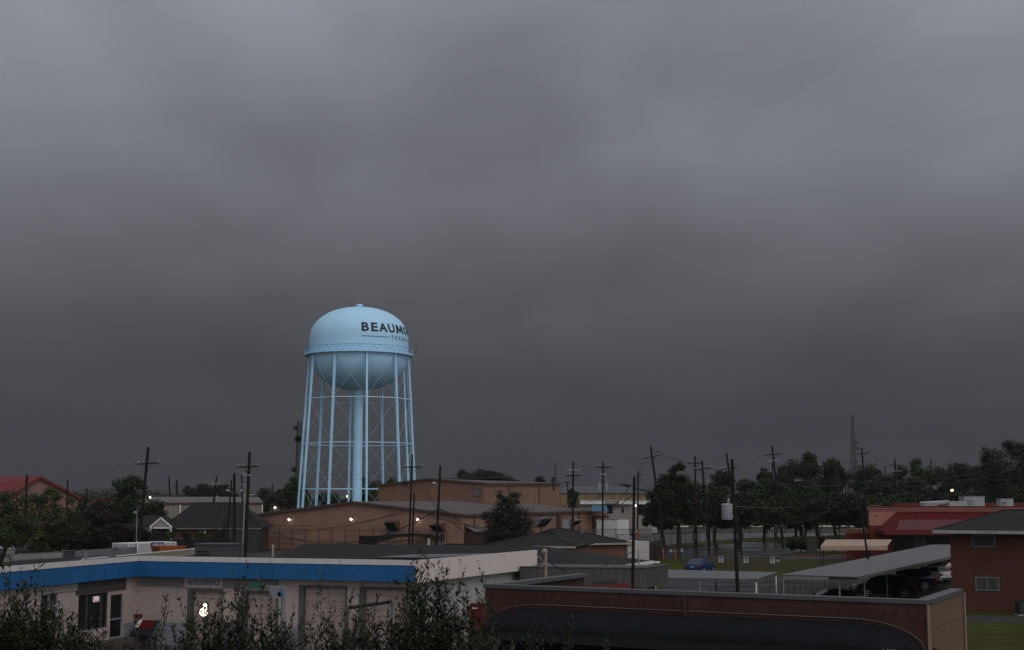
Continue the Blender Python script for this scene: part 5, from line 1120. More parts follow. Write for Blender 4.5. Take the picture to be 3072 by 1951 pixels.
pole('dark T shaped pole at the corner of the tall tan warehouse', 1702, 1448, 1705, 1515, 245, .12, [((1689, 1447), (1716, 1447), '', 0)])
pole('tall pole carrying two grey transformers above the white gym', 1809, 1386, 1808, 1597, 186, .13, [((1787, 1402), (1834, 1402), '', 2), ((1796, 1423), (1820, 1422), 'w', 0)], xf=[(1797, 1463, 10, 19), (1820, 1462, 10, 19)])
pole('thick bare pole rising behind the brick parapet with no crossarm', 1903, 1431, 1898, 1760, 74, .085 * 1.0)
pole('pole with two short crossarms just right of the thick bare pole', 1915, 1413, 1913, 1545, 280, .17, [((1901, 1425), (1929, 1426), '', 2), ((1908, 1441), (1923, 1441), '', 0)])
pole('strongly leaning pole with a tilted crossarm above the pointed tree', 1952, 1340, 1966, 1440, 205, .17, [((1930, 1376), (1979, 1366), '', 2)])
pole('pole with wide crossarm left of its shorter twin behind the trees', 2085, 1370, 2089, 1600, 200, .15, [((2063, 1390), (2108, 1390), '', 2)])
pole('pole with lower crossarm right of its taller twin behind the trees', 2106, 1382, 2112, 1460, 195, .15, [((2085, 1410), (2135, 1404), '', 3)])
pole('leaning pole with long thin crossarm behind the transformer pole', 2179, 1359, 2196, 1470, 190, .15, [((2164, 1409), (2210, 1403), '', 2)])
pole('thick pole carrying one big grey transformer behind the brick parapet', 2196, 1378, 2213, 1765, 84, .105, [], xf=[(2181, 1536, 33, 46)])
pole('leaning pole with two pale crossarms left of the big dark tree', 2316, 1338, 2346, 1610, 215, .17, [((2290, 1366), (2347, 1362), '', 3), ((2300, 1384), (2340, 1379), 'w', 0)])
pole('thin pole beside the leaning pole with two pale crossarms', 2317, 1390, 2319, 1445, 260, .12)
pole('pole with a pale bent crossarm and grey conduit before the big dark tree', 2396, 1440, 2404, 1560, 235, .13, [((2384, 1443), (2405, 1440), 'w', 2)])
pole('crossarm pole in front of the lattice mast', 2585, 1344, 2594, 1460, 225, .15, [((2566, 1362), (2607, 1359), '', 2)])
pole('short thin pole standing beside the crown of the big dark tree', 2531, 1408, 2535, 1450, 270, .13)
pole('pole with one dark and one white crossarm among the far trees', 2685, 1378, 2686, 1425, 290, .2, [((2668, 1396), (2706, 1396), '', 0), ((2664, 1414), (2707, 1413), 'w', 0)])
pole('slim leaning pole beside the left end of the beige canopy', 2569, 1444, 2604, 1670, 118, .085)
pole('tiny bare pole top showing above the far right trees', 2793, 1379, 2793, 1400, 330, .18)
pole('tiny pole stub in front of the far trees near the lattice mast', 2655, 1398, 2656, 1415, 330, .15)
pole('dark bare pole by the road, right of the thick leaning trunk', 2129, 1570, 2128, 1637, 222, .14)
pole('dark pole trunk at the road edge under the big tree, nearest the road sign', 2340, 1560, 2347, 1605, 262, .22)
pole('dark pole under the big tree, left of its close neighbour', 2385, 1560, 2388, 1605, 275, .24)
pole('dark pole under the big tree, right of its close neighbour', 2401, 1560, 2403, 1605, 275, .24)
pole('dark pole with grey conduit beneath the pointed tree by the white notice', 1982, 1570, 1992, 1650, 200, .22)
pole('short dark pole between the two tree trunks by the road', 2040, 1590, 2040, 1640, 222, .09)
# grey metal poles and lamps
def metal_post(lab, x0, y0, x1, y1, Y, r, nm='metal_post', cat='post', arm=None):
    pyg = 1487 + HC * F / Y; bx = x0 + (x1 - x0) / (y1 - y0) * (pyg - y0); b, tp = G(bx, Y), P(x0, y0, Y); t = thing(nm, lab, cat, b)
    m = MB(); m.tube(b, tp, r * 1.1, r * .9, 10); obj('shaft', m, GALV, t); m = MB(); m.lathe(b.x, b.y, [(r * 2.2, 0), (r * 2.2, .05), (r, .07)], 10); obj('base_plate', m, GALV, t)
    if arm:
        q_ = P(*arm, Y); m = MB(); m.tube(tp, q_, r * .8); am = obj('arm', m, GALV, t); m = MB(); m.sphere(q_, .2, 10, 6, .55); obj('lamp_head', m, PORC, am)
    return t
metal_post('pale galvanised post standing in front of the crossarm pole with grey hardware', 736, 1455, 727, 1655, 146, .085, arm=(724, 1473))
metal_post('small curved street lamp left of the white container', 411, 1541, 408, 1640, 138, .05, 'street_lamp', 'street lamp', arm=(406, 1538))
metal_post('white metal conduit post on the road edge left of the transformer pole', 2117, 1575, 2119, 1640, 220, .10)
for x, y0, y1, Y, lab in ((819, 1639, 1661, 128, 'short cream vent pipe standing behind the blue fascia, left of the tarpaulin'), (948, 1657, 1664, 128, 'tiny pale pipe stub behind the blue fascia beside the tarpaulin'), (1286, 1620, 1632, 118, 'small pale roof vent below the leaning lamp pole')):
    m = MB(); a, b = P(x, y0, Y), P(x, y1, Y); m.tube((a.x, Y, 2.4 if Y == 118 else 0), a, .09 if Y > 120 else .12); m.sphere(a, .13); tag(obj('vent_pipe', m, mat('cream_pipe', (.42, .40, .34), .6)), lab, 'pipe')

# ---------------------------------------------------------------- overhead wires
def wire(lab, a, b, sag, r=.022, m=None, grp='overhead power wires', n=18):
    A_, B_ = P(*a), P(*b); pts = []
    for i in range(n + 1):
        t = i / n; p = A_.lerp(B_, t); p.z -= 4 * sag * t * (1 - t); pts.append(p)
    mb = MB(); mb.path(pts, r * 1.5, 4); return tag(obj('overhead_wire', mb, m or WIRE), lab, 'wire', grp)
wire('thin wire rising from the red roof to the leaning crossarm pole', (0, 1437, 200), (413, 1390, 150), 1.0, .010)
wire('wire joining the two crossarm poles left of the tower', (476, 1389, 150), (713, 1400, 152), .3, .010)
wire('wire running from the crossarm pole with hardware to behind the tower legs', (775, 1398, 152), (1213, 1400, 165), 1.0, .010)
wire('second wire behind the tower legs, ending at the far right of the crossarm', (752, 1399, 152), (1267, 1400, 165), 1.5, .010)
wire('heavy cable sagging right across the tan gable wall, its lowest sweep', (690, 1520, 150), (1318, 1525, 130), 3.6, .035)
wire('thin cable crossing the gable wall below the wall lamps', (440, 1535, 150), (1228, 1527, 165), 2.6, .02)
wire('thick cable crossing the gable wall from the dark annex up to the twin poles', (735, 1590, 150), (1232, 1526, 162), 1.0, .035)
wire('thin cable just above the barbed fence of the tan warehouse', (738, 1566, 152), (1228, 1535, 162), .9, .02)
wire('low cable along the foot of the gable wall', (735, 1600, 150), (1236, 1622, 150), .5, .03)
wire('second low cable along the foot of the gable wall, slightly lower', (735, 1604, 150), (1236, 1618, 150), 1.1, .02)
wire('cable dropping from the leaning lamp pole across the side wall to the round tree', (1316, 1525, 130), (1452, 1552, 160), .4, .03)
wire('upper thin cable from the stub pole across the corner of the tan warehouse', (1242, 1525, 160), (1718, 1520, 178), 2.4, .03)
wire('cable sloping from the tall warehouse wall down to the doorway lean-to', (1240, 1450, 165), (1390, 1592, 175), .3, .018)
wire('second sloping cable beside the one to the doorway lean-to', (1262, 1452, 165), (1402, 1606, 175), .5, .018)
wire('cable from the lamp pole up to the double crossarm pole over the warehouse roof', (1320, 1530, 130), (1720, 1490, 178), 3.2, .025)
wire('wire between the double crossarm pole and the transformer pair pole', (1743, 1411, 178), (1787, 1402, 186), .25, .014)
wire('wire from the transformer pair pole into the far pole with short crossarms', (1833, 1402, 186), (1901, 1425, 280), .4, .014)
wire('long cable falling from the thick bare pole to the dark bungalow roof', (1896, 1452, 74), (1655, 1655, 110), .7, .010)
wire('cable from the transformer pair pole swinging down to the warehouse eave', (1807, 1480, 186), (1600, 1545, 205), 1.0, .018)
wire('second swinging cable to the warehouse eave, ending further left', (1808, 1484, 186), (1585, 1541, 200), 1.8, .016)
wire('cable from the thick bare pole to the double crossarm pole', (1899, 1484, 74), (1718, 1530, 178), 1.2, .014)
wire('wire from the leaning pole above the pointed tree to the twin crossarm poles', (1979, 1366, 205), (2063, 1390, 200), .3, .014)
wire('wire from the tilted crossarm to the shorter twin pole', (1955, 1345, 205), (2107, 1392, 195), .5)
wire('wire from the tilted crossarm down left to the short crossarm pole', (1930, 1377, 205), (1915, 1440, 280), .3)
wire('wire from the twin poles to the long thin crossarm', (2135, 1404, 195), (2164, 1409, 190), .3)
wire('wire between the long thin crossarm and the pole with two pale crossarms', (2211, 1403, 190), (2290, 1366, 215), .25, .014)
wire('pale straight cable leaving the big transformer to the right', (2208, 1519, 84), (2378, 1521, 140), .10, .010, GALV)
wire('wire from the pole with two pale crossarms to the right above the dark tree', (2345, 1362, 215), (2566, 1362, 225), 1.0, .012)
pale = mat('pale_wire', (.13, .13, .14), .5)
wire('pale wire crossing the big dark tree, topmost of three', (2335, 1450, 215), (2700, 1420, 240), 1.2, .012, pale)
wire('pale wire crossing the big dark tree, middle of three', (2405, 1441, 235), (2560, 1442, 220), .3, .012, pale)
wire('pale wire crossing the big dark tree, lowest of three', (2340, 1462, 215), (2565, 1443, 200), .4, .012, pale)
wire('pale wire rising to the top right edge over the far trees, topmost', (2565, 1443, 118), (3100, 1372, 100), .7, .010, pale)
wire('pale wire rising to the right edge below the topmost one', (2568, 1446, 118), (3100, 1388, 100), .9, .010, pale)
wire('pale wire running level to the right edge over the far trees', (2700, 1424, 200), (3100, 1436, 180), .4, .012, pale)
wire('thin wire from the crossarm before the lattice mast to the white crossarm', (2607, 1360, 225), (2668, 1396, 290), .3, .014)
wire('service cable curving from the service mast down to the grey shop', (1640, 1676, 79), (1720, 1700, 84), .35, .02)
wire('pale service cable swooping over the long dark roof to the thick bare pole', (1560, 1698, 95), (1899, 1655, 74), .9, .016, GALV)
wire('faint cable from the slim leaning pole down to the big transformer pole', (2572, 1455, 118), (2230, 1560, 84), 1.4, .004, pale)

# ---------------------------------------------------------------- lattice masts
def lattice(lab, x, ytop, Y, w0, w1, group=None, dishes=(), levels=26):
    b = G(x, Y); zt = Zof(ytop, Y); t = thing('lattice_mast', lab, 'radio mast', b); mt = mat('mast_steel', (.07, .06, .06), .6)
    def c(k, z): f = z / zt; w = w0 + (w1 - w0) * f; a = 2.094 * k + .5; return V((b.x + w * math.cos(a), b.y + w * math.sin(a), z))
    m = MB(); 
    for k in range(3): m.tube(c(k, 0), c(k, zt), .24 * w0 / 3 + .10, .12, 5)
    obj('legs', m, mt, t); m = MB()
    for i in range(levels):
        z0, z1 = zt * i / levels, zt * (i + 1) / levels
        for k in range(3): m.tube(c(k, z0), c(k + 1, z1), .11, .11, 4); m.tube(c(k, z1), c(k + 1, z1), .10, .10, 4)
    obj('lattice', m, mt, t)
    for (dx, y, r) in dishes:
        q_ = P(x + dx, y, Y - w0); m = MB(); m.tube(q_ + V((0, -.3, 0)), q_ + V((0, .4, 0)), r, r * .8, 14); m.tube(q_, (b.x, b.y, q_.z), .06); obj('dish', m, mt, t)
    return t
lattice('tall pale lattice mast standing in haze above the trees on the right', 2566, 1247, 760, 2.6, .7, dishes=[(-4, 1325, 1.1), (5, 1329, .9), (7, 1347, 1.0), (-5, 1349, 1.0), (4, 1385, .8)])
lattice('dark lattice mast with dishes just left of the water tower legs', 892, 1265, 430, 1.4, .7, dishes=[(4, 1283, 1.0), (-6, 1285, .8), (0, 1318, 1.1), (3, 1318, .9), (-12, 1408, .9), (-6, 1412, .7)])
lattice('thin faint mast far behind the tall tan warehouse', 1667, 1391, 900, 1.0, .3, levels=14)
for x0, x1, yt, Y, lab in ((2552, 2570, 1411, 700, 'pale blocky building at the foot of the lattice mast, lower of two'), (2570, 2588, 1401, 720, 'pale blocky building at the foot of the lattice mast, taller of two'), (2622, 2636, 1392, 720, 'faint pale tower block beyond the trees right of the lattice mast')):
    A, B = G(x0, Y), G(x1, Y); o = thing('distant_block', lab, 'building', A); boxwalls(o, A, B, 6, Zof(yt, Y), mat('pale_concrete', (.26, .22, .20), .8, .1)); m = MB(); m.wall(A, B, Zof(yt, Y), Zof(yt - 2, Y), -4, -1); obj('plant_room', m, mat('pale_concrete', (.26, .22, .20), .8, .1), o)

# ---------------------------------------------------------------- fences
FW = mat('chain_link_wire', (.10, .10, .10), .5, .05, alpha=.93)
def chain_fence(lab, pts, h, step=3.0, barbed=False, fabric=True, pm=None):
    pm = pm or mat('dull_steel_post', (.07, .07, .07), .6); t = thing('chain_link_fence', lab, 'fence', pts[0], 'chain link fences')
    rail = MB(); fab = MB()
    for a, b in zip(pts, pts[1:]):
        L_ = (b - a).length; k_ = max(1, round(L_ / step)); rail.tube(a + V((0, 0, h)), b + V((0, 0, h)), .035, .035, 5); fab.quad(a + V((0, .03, .03)), b + V((0, .03, .03)), b + V((0, .03, h)), a + V((0, .03, h)))
        for i in range(k_ + (b is pts[-1])):
            p = a.lerp(b, i / k_); m = MB(); m.tube(p, p + V((0, 0, h)), .06 if barbed else .035, .06 if barbed else .035, 6)
            if barbed: m.tube(p + V((0, 0, h)), p + V((-.35, -.1, h + .45)), .02)
            obj('fence_post', m, pm, t)
        if barbed:
            for q_ in (.15, .3, .45): rail.tube(a + V((-.35 * q_ / .45, 0, h + q_)), b + V((-.35 * q_ / .45, 0, h + q_)), .012, .012, 4)
    obj('rail', rail, pm, t)
    if fabric: obj('wire_fabric', fab, FW, t)
nG = outward(G(775, 216), G(1386, 194))
chain_fence('barbed wire fence along the foot of the tan warehouse gable wall', [G(775, 216) + nG * 3.5, G(1386, 194) + nG * 3.5], 3.1, 2.55, True, False, mat('dark_fence_post', (.05, .04, .038), .6))
B_, E_ = G(1386, 194), G(1775, 243); nS = outward(B_, E_)
chain_fence('chain link fence along the side wall of the tan warehouse', [G(1600, 196), G(1775, 212), G(1990, 212)], 3.0, 4.0, False, True)
chain_fence('chain link fence before the grass with the three white signs', [G(1957, 176), G(2110, 163), G(2400, 150), G(2560, 140)], 1.9, 4.0)
chain_fence('chain link fence between the carports and the parked cars', [G(2270, 93), G(2345, 104), G(2450, 122), G(2560, 136)], 1.7, 3.0)
chain_fence('chain link fence in front of the white box truck', [G(1850, 205), G(1965, 205), G(2100, 225)], 2.4, 3.5)
# black screen and dark arched tarp before the tan gable
BT = mat('black_tarp', (.014, .013, .014), .7, .2)
a, b = G(1077, 199), G(1128, 197); m = MB(); m.wall(a, b, Zof(1634, 198), Zof(1608, 198), 0, .05); m.tube(a, a + V((0, 0, Zof(1608, 198))), .05); m.tube(b, b + V((0, 0, Zof(1608, 198))), .05)
tag(obj('black_screen', m, BT), 'black square windscreen hung on the barbed fence at the tan gable', 'screen')
top = [(1128, 1608), (1160, 1605), (1195, 1602), (1240, 1600), (1285, 1603), (1318, 1610)]; bot = [(1128, 1632), (1160, 1621), (1195, 1612), (1240, 1610), (1285, 1613), (1318, 1619)]
T_ = [P(x, y, 196) for x, y in top]; Bt = [P(x, y, 196) for x, y in bot]; m = MB()
for i in range(len(T_) - 1): a, b, c, d_ = Bt[i], Bt[i + 1], T_[i + 1], T_[i]; o_ = V((0, 1.5, 0)); m.hexa([a, b, b + o_, a + o_, d_, c, c + o_, d_ + o_])
ab = thing('arched_tarp', 'black arched tarp band ending in a round disc before the tan gable wall', 'tarp', G(1128, 196)); obj('band', m, BT, ab)
m = MB(); c = P(1330, 1613, 196); m.tube(c + V((0, -.3, 0)), c + V((0, .4, 0)), .55, .50, 18); obj('disc', m, mat('black_disc', (.02, .02, .022), .4), ab)
m = MB()
for x in (1135, 1230, 1325): c = G(x, 196.7); m.tube(c, (c.x, c.y, 2.0), .05)
obj('support', m, WIRE, ab)
# white pipe rail along the embankment
t = thing('pipe_rail', 'long white horizontal rail along the embankment beyond the road', 'guard rail', G(2200, 300)); m = MB()
z = Zof(1579.5, 300); m.bar(V((XY(1856, 300), 300, z)), V((XY(2600, 300), 302, z)), .12, .26); obj('rail', m, WHITE, t)
m = MB()
for i in range(14): x = 1870 + i * 54; c = G(x, 300.3); m.box(c.x, 300.3, z / 2, .14, .12, z)
obj('posts', m, WOOD, t)

# ---------------------------------------------------------------- signs, bollards
SGN = mat('white_sign_sheet', (.62, .60, .63), .45, .04); SGT = mat('sign_print', (.05, .045, .09), .5)
def sign(lab, x0, y0, x1, y1, Y, lines=(), post=True, nm='notice_sign', grp=None, sm=None, ym=None):
    a, b = G(x0, Y), G(x1, Y); z0, z1 = Zof(y1, Y), Zof(y0, Y); t = thing(nm, lab, 'sign', ((a.x + b.x) / 2, Y, 0), grp)
    m = MB(); m.wall(a, b, z0, z1, 0, .03, V((0, -1, 0))); bd = obj('board', m, sm or SGN, t); mx_ = (a.x + b.x) / 2
    if post: m = MB(); m.tube((mx_, Y + .04, 0), (mx_, Y + .04, z1 - .02), .035, .035, 6); obj('post', m, mat('dull_steel_post', (.07, .07, .07), .6), t)
    for i, (s_, h_, w_) in enumerate(lines):
        zc_ = z1 - (z1 - z0) * (i + .6) / (len(lines) + .35); c_ = (a + b) / 2; hw = (b - a) * (w_ / 2)
        text_at('lettering', s_, c_ - hw, c_ + hw, zc_, h_, SGT, bd, off=.045, flat_w=(b - a).length * w_, bold=.004)
    return t
tx = (('PRIVATE', .15, .72), ('PARKING', .16, .84), ('FOR', .13, .36), ('CUSTOMERS', .10, .66), ('ONLY', .10, .5))
sign('white parking notice nearest the blue car, leftmost of three', 2157, 1668.5, 2170, 1687.5, 149, tx, grp='white parking notices on the grass')
sign('white parking notice in the middle of the row of three', 2232, 1670, 2245.5, 1689, 147, tx, grp='white parking notices on the grass')
sign('white parking notice beside a tiny plate, rightmost of three', 2312, 1671, 2325.5, 1690, 145, tx, grp='white parking notices on the grass')
sign('tiny pale plate on the fence right of the three parking notices', 2330.5, 1680, 2340, 1685, 145, (('NO', .08, .6),), nm='small_plate')
sign('white printed notice on the fence under the pointed tree', 1957.5, 1583, 1971, 1599, 202, (('NO', .14, .4), ('PARKING', .16, .8), ('ANY TIME', .13, .7)))
sign('small pale plate between the two orange bollards', 2010, 1649, 2017, 1657, 173, nm='small_plate')
sign('small pale plate right of the orange bollards', 2043, 1647, 2049, 1656, 174, nm='small_plate')
sign('tall red and white street sign seen between trunk and fence near the gym', 1937, 1554, 1944, 1572, 262, (('P', .4, .7), ('E', .4, .6)), sm=mat('red_white_board', (.5, .25, .25), .5))
RDP = mat('sign_red', (.25, .02, .03), .5)
t = sign('small red diamond and striped sign standing by the white rail', 2311, 1576, 2320, 1586, 292, (('X', .5, .9),), nm='road_sign', sm=WHITE); 
m = MB(); c = P(2315.5, 1569, 292); r = .38; m.tube(c, c + V((0, .04, 0)), r, r, 8); obj('octagon', m, RDP, t)
OB = mat('orange_bollard', (.50, .13, .03), .55, .1)
for x, lab in ((1990, 'orange bollard by the dark shed side, left of two'), (2026.5, 'orange bollard beyond the fence, right of two')):
    c = G(x, 178); t = thing('bollard', lab, 'bollard', c, 'orange bollards'); zt = Zof(1647, 178); m = MB(); m.lathe(c.x, c.y, [(.12, 0), (.12, zt - .1), (.09, zt - .03), (.01, zt)], 12); obj('tube', m, OB, t); m = MB(); m.lathe(c.x, c.y, [(.125, zt * .72), (.13, zt * .73), (.13, zt * .8), (.125, zt * .81)], 12); obj('band', m, mat('white_band', (.5, .45, .4), .5), t)
c = P(1913, 1590, 230); b = G(1913, 230); m = MB(); m.tube(b, c, .05); m.lathe(c.x, c.y, [(.1, c.z), (.18, c.z - .8), (.5, c.z - 1.4)][::-1], 10); tag(obj('orange_post', m, OB), 'orange marker post by the road left of the white notice', 'marker')
# distant lit lamps
def street_light(lab, x, y, Y, glow, r, arm=1.2):
    c = P(x, y, Y); b = V((c.x + arm, Y, 0)); t = thing('street_light', lab, 'street light', b); m = MB(); m.tube(b, (b.x, Y, c.z + .5), .12, .09); m.tube((b.x, Y, c.z + .5), (c.x, Y, c.z + .3), .05); obj('post', m, WOOD, t)
    m = MB(); m.box(c.x, Y, c.z + .25, .7, .3, .14); hd = obj('lamp_head', m, GREYPAINT, t); m = MB(); m.sphere(c, r); obj('bulb', m, glow, hd)
street_light('orange glowing street light in front of the dark trees at right', 2856, 1471.5, 300, AMBER, .27)
street_light('bright street light between the water tower legs', 1043, 1489.5, 360, AMBER, .27)
street_light('small white street light low between trees left of the tower', 825, 1523.5, 330, LEAD, .22)
street_light('small white light at the left end of the cream warehouse ridge', 450, 1492.5, 258, LEAD, .16, -1)
for x, y, Y, lab in ((1796, 1475, 270, ''),):
    pass

# ---------------------------------------------------------------- vehicles
def car_paint(name, col, metal=.3): return mat(name, col, .3, .04, 2.0, metal=metal, spec=.25)
CG = mat('car_glass', (.010, .012, .014), .05, .02, spec=.5)
HL = mat('headlight_lens', (.45, .46, .48), .12, .03, spec=.8); TL = mat('tail_light_lens', (.30, .012, .012), .2, .05)
KINDS = {
 'sedan': dict(L=4.7, W=1.82, gh=[(-1.95, .98), (-1.15, 1.40), (-.55, 1.46), (.25, 1.44), (1.15, .96)], top=[(-2.35, .45), (-2.33, .82), (-2.22, .98), (-1.9, 1.02), (-1.0, .98), (1.2, .96), (1.9, .84), (2.22, .70), (2.35, .50)], wb=1.38, r=.33),
 'suv': dict(L=5.0, W=1.95, gh=[(-2.36, 1.12), (-2.02, 1.68), (-1.4, 1.76), (.1, 1.74), (1.12, 1.16)], top=[(-2.50, .5), (-2.48, .98), (-2.40, 1.14), (-1.0, 1.16), (1.2, 1.15), (2.05, 1.06), (2.38, .92), (2.50, .55)], wb=1.46, r=.39),
 'hatch': dict(L=4.1, W=1.75, gh=[(-1.95, 1.02), (-1.62, 1.46), (-.9, 1.55), (.1, 1.52), (1.05, .98)], top=[(-2.05, .45), (-2.04, .88), (-1.96, 1.03), (-.8, 1.0), (1.1, .97), (1.7, .84), (1.98, .68), (2.05, .45)], wb=1.27, r=.32),
 'pickup': dict(L=5.6, W=1.98, gh=[(-.75, 1.15), (-.55, 1.78), (.4, 1.82), (1.15, 1.2)], top=[(-2.80, .6), (-2.80, 1.14), (-.8, 1.14), (1.2, 1.18), (2.3, 1.12), (2.7, .98), (2.80, .6)], wb=1.75, r=.40),
}
def make_car(kind, paint, lab, cat, loc, rz, grp=None, roof_rack=False):
    k = KINDS[kind]; t = thing('parked_' + {'sedan': 'car', 'suv': 'car', 'hatch': 'car', 'pickup': 'pickup_truck'}[kind], lab, cat, loc, grp)
    c_, s_ = math.cos(rz), math.sin(rz); W = k['W']; r = k['r']
    def w(x, y, z): return V((loc[0] + x * c_ - y * s_, loc[1] + x * s_ + y * c_, z))
    # body side outline with wheel arches
    L2 = k['L'] / 2; zb = .24; low = [(L2 - .02, zb + .06)]
    for cx in (k['wb'], -k['wb']):
        for i in range(9): a = math.pi * i / 8; low.append((cx + (r + .07) * math.cos(a), max(zb, r + (r + .07) * math.sin(a) * 1.0 - .02)))
    low.append((-L2 + .02, zb + .06)); out = list(k['top']) + low; n_ = len(out); m = MB(); rings = ((-W / 2, .90, .05), (-W / 2 + .03, 1, .0), (-W / 2 + .16, 1.0, -.025), (0, 1.0, -.04), (W / 2 - .16, 1.0, -.025), (W / 2 - .03, 1, .0), (W / 2, .90, .05))
    vs = []
    for (y, f, dz) in rings:
        for (x, z) in out:
            sx = 1 - .035 * (abs(y) / (W / 2)) ** 3
            zz = z - (dz if z > .8 else 0); zz = .62 + (zz - .62) * (f if z > .62 else 1); vs.append(w(x * sx, y, zz))
    fs = []
    for j in range(len(rings) - 1):
        for i in range(n_): fs.append((j * n_ + i, j * n_ + (i + 1) % n_, (j + 1) * n_ + (i + 1) % n_, (j + 1) * n_ + i))
    fs += [tuple(range(n_)), tuple(range((len(rings)) * n_ - 1, (len(rings) - 1) * n_ - 1, -1))]; m.add(vs, fs); body = obj('body', m, paint, t, smooth=38)
    bmx = bmesh.new(); bmx.from_mesh(body.data); bmesh.ops.recalc_face_normals(bmx, faces=bmx.faces); bmx.to_mesh(body.data); bmx.free()
    gh = k['gh']; z0 = gh[0][1]; zr = max(z for x, z in gh); rw = lambda z: W / 2 - .09 - (z - z0) / (zr - z0) * .20
    m = MB(); g_ = len(gh)
    vs = [w(x, -rw(max(z, z0)), z) for x, z in gh] + [w(x, rw(max(z, z0)), z) for x, z in gh]
    m.add(vs, [(i, i + 1, g_ + i + 1, g_ + i) for i in range(g_ - 1)] + [tuple(range(g_))[::-1], tuple(range(g_, 2 * g_))]); cb_ = obj('cabin', m, paint, t)
    # glass: windscreen, rear window, side windows
    def lerp(a, b, t_): return (a[0] + (b[0] - a[0]) * t_, a[1] + (b[1] - a[1]) * t_)
    gm = MB()
    def strip(p, q_, e=.02, mar=.10):
        dx, dz = q_[0] - p[0], q_[1] - p[1]; L_ = math.hypot(dx, dz); nx_, nz_ = -dz / L_ * e, dx / L_ * e
        if nz_ < 0: nx_, nz_ = -nx_, -nz_
        gm.add([w(p[0] + nx_, -rw(p[1]) + mar, p[1] + nz_), w(p[0] + nx_, rw(p[1]) - mar, p[1] + nz_), w(q_[0] + nx_, rw(q_[1]) - mar, q_[1] + nz_), w(q_[0] + nx_, -rw(q_[1]) + mar, q_[1] + nz_)], [(0, 1, 2, 3)])
    strip(lerp(gh[-1], gh[-2], .06), lerp(gh[-1], gh[-2], .92)); obj('windscreen', gm, CG, cb_); gm = MB(); strip(lerp(gh[0], gh[1], .12), lerp(gh[0], gh[1], .9)); obj('rear_window', gm, CG, cb_)
    xs0, xs1 = gh[1][0] + .1, gh[-2][0] - .02; zt = zr - .13; zl_ = z0 + .06
    fx0, fx1 = gh[0][0] + .30, gh[-1][0] - .12
    cuts = {'pickup': [.0, 1.0], 'sedan': [0, .5, 1], 'suv': [0, .30, .63, 1], 'hatch': [0, .42, 1]}[kind]
    for sd_ in (-1, 1):
        for a, b in zip(cuts, cuts[1:]):
            g = .03; xl0, xl1 = fx0 + (fx1 - fx0) * a + g, fx0 + (fx1 - fx0) * b - g; xt0, xt1 = xs0 + (xs1 - xs0) * a + g, xs0 + (xs1 - xs0) * b - g
            q1 = MB(); e = .012; f4 = [w(xl0, sd_ * (rw(zl_) + e), zl_), w(xl1, sd_ * (rw(zl_) + e), zl_), w(xt1, sd_ * (rw(zt) + e), zt), w(xt0, sd_ * (rw(zt) + e), zt)]
            q1.add(f4 if sd_ < 0 else f4[::-1], [(0, 1, 2, 3)]); obj('side_window', q1, CG, cb_)
    for sx_ in (-1, 1):
        for sd_ in (-1, 1):
            cx, cy = sx_ * k['wb'], sd_ * (W / 2 - .10); m = MB(); m.tube(w(cx, cy - .11 * sd_, r), w(cx, cy + .12 * sd_, r), r, r, 20); wh_ = obj('wheel', m, TYRE, t); m = MB()
            fc = w(cx, cy + .135 * sd_, r); m.tube(w(cx, cy + .10 * sd_, r), fc, .07, .06, 10)
            for q_ in range(5):
                a = 2 * math.pi * q_ / 5 + .3; e1 = w(cx + (r * .66) * math.cos(a), cy + .125 * sd_, r + (r * .66) * math.sin(a)); m.bar(fc, e1, .07, .07)
            for q_ in range(20):
                a, b = 2 * math.pi * q_ / 20, 2 * math.pi * (q_ + 1) / 20; m.bar(w(cx + r * .68 * math.cos(a), cy + .125 * sd_, r + r * .68 * math.sin(a)), w(cx + r * .68 * math.cos(b), cy + .125 * sd_, r + r * .68 * math.sin(b)), .03, .04)
            obj('rim', m, RIM, wh_)
    for sd_ in (-1, 1):
        zf = k['top'][-2][1] - .10; m = MB(); p = w(L2 - .10, sd_ * (W / 2 - .32), zf); m.box(p.x, p.y, p.z, .26, .42, .15, rz); obj('headlight', m, HL, t)
        zr_ = k['top'][1][1] - .08; m = MB(); p = w(-L2 + .12, sd_ * (W / 2 - .15), zr_); m.box(p.x, p.y, p.z, .24, .30, .2 if kind != 'suv' else .26, rz); obj('tail_light', m, TL, t)
        m = MB(); p = w(gh[-1][0] - .12, sd_ * (W / 2 + .06), z0 + .08); m.box(p.x, p.y, p.z, .12, .2, .14, rz); obj('mirror', m, paint, t)
    m = MB(); p = w(L2 - .02, 0, .42); m.box(p.x, p.y, p.z, .10, W * .8, .16, rz); p = w(-L2 + .0, 0, .42); m.box(p.x, p.y, p.z, .10, W * .85, .18, rz); obj('bumper', m, mat('black_bumper', (.02, .02, .02), .5), t)
    m = MB(); p = w(-L2 - .0, 0, k['top'][1][1] - .17 if kind != 'sedan' else .72); m.box(p.x, p.y, p.z, .06, .32, .13, rz); obj('number_plate', m, mat('plate', (.4, .4, .4), .5), t)
    if roof_rack:
        for sd_ in (-1, 1): m = MB(); m.bar(w(-1.6, sd_ * (W / 2 - .38), zr + .05), w(.1, sd_ * (W / 2 - .38), zr + .04), .04, .05); obj('roof_rail', m, RIM, t)
    return t
make_car('sedan', car_paint('blue_car_paint', (.014, .050, .15)), 'blue sedan parked on the grass behind the low carport', 'car', G(2101, 148), math.radians(62))
def along(a, deg): return a
SUVP = G(2646, 112); make_car('suv', car_paint('charcoal_paint', (.020, .020, .023)), 'charcoal estate car with bright alloy wheels under the long carport', 'car', SUVP, math.radians(184), 'cars under the long carport', True)
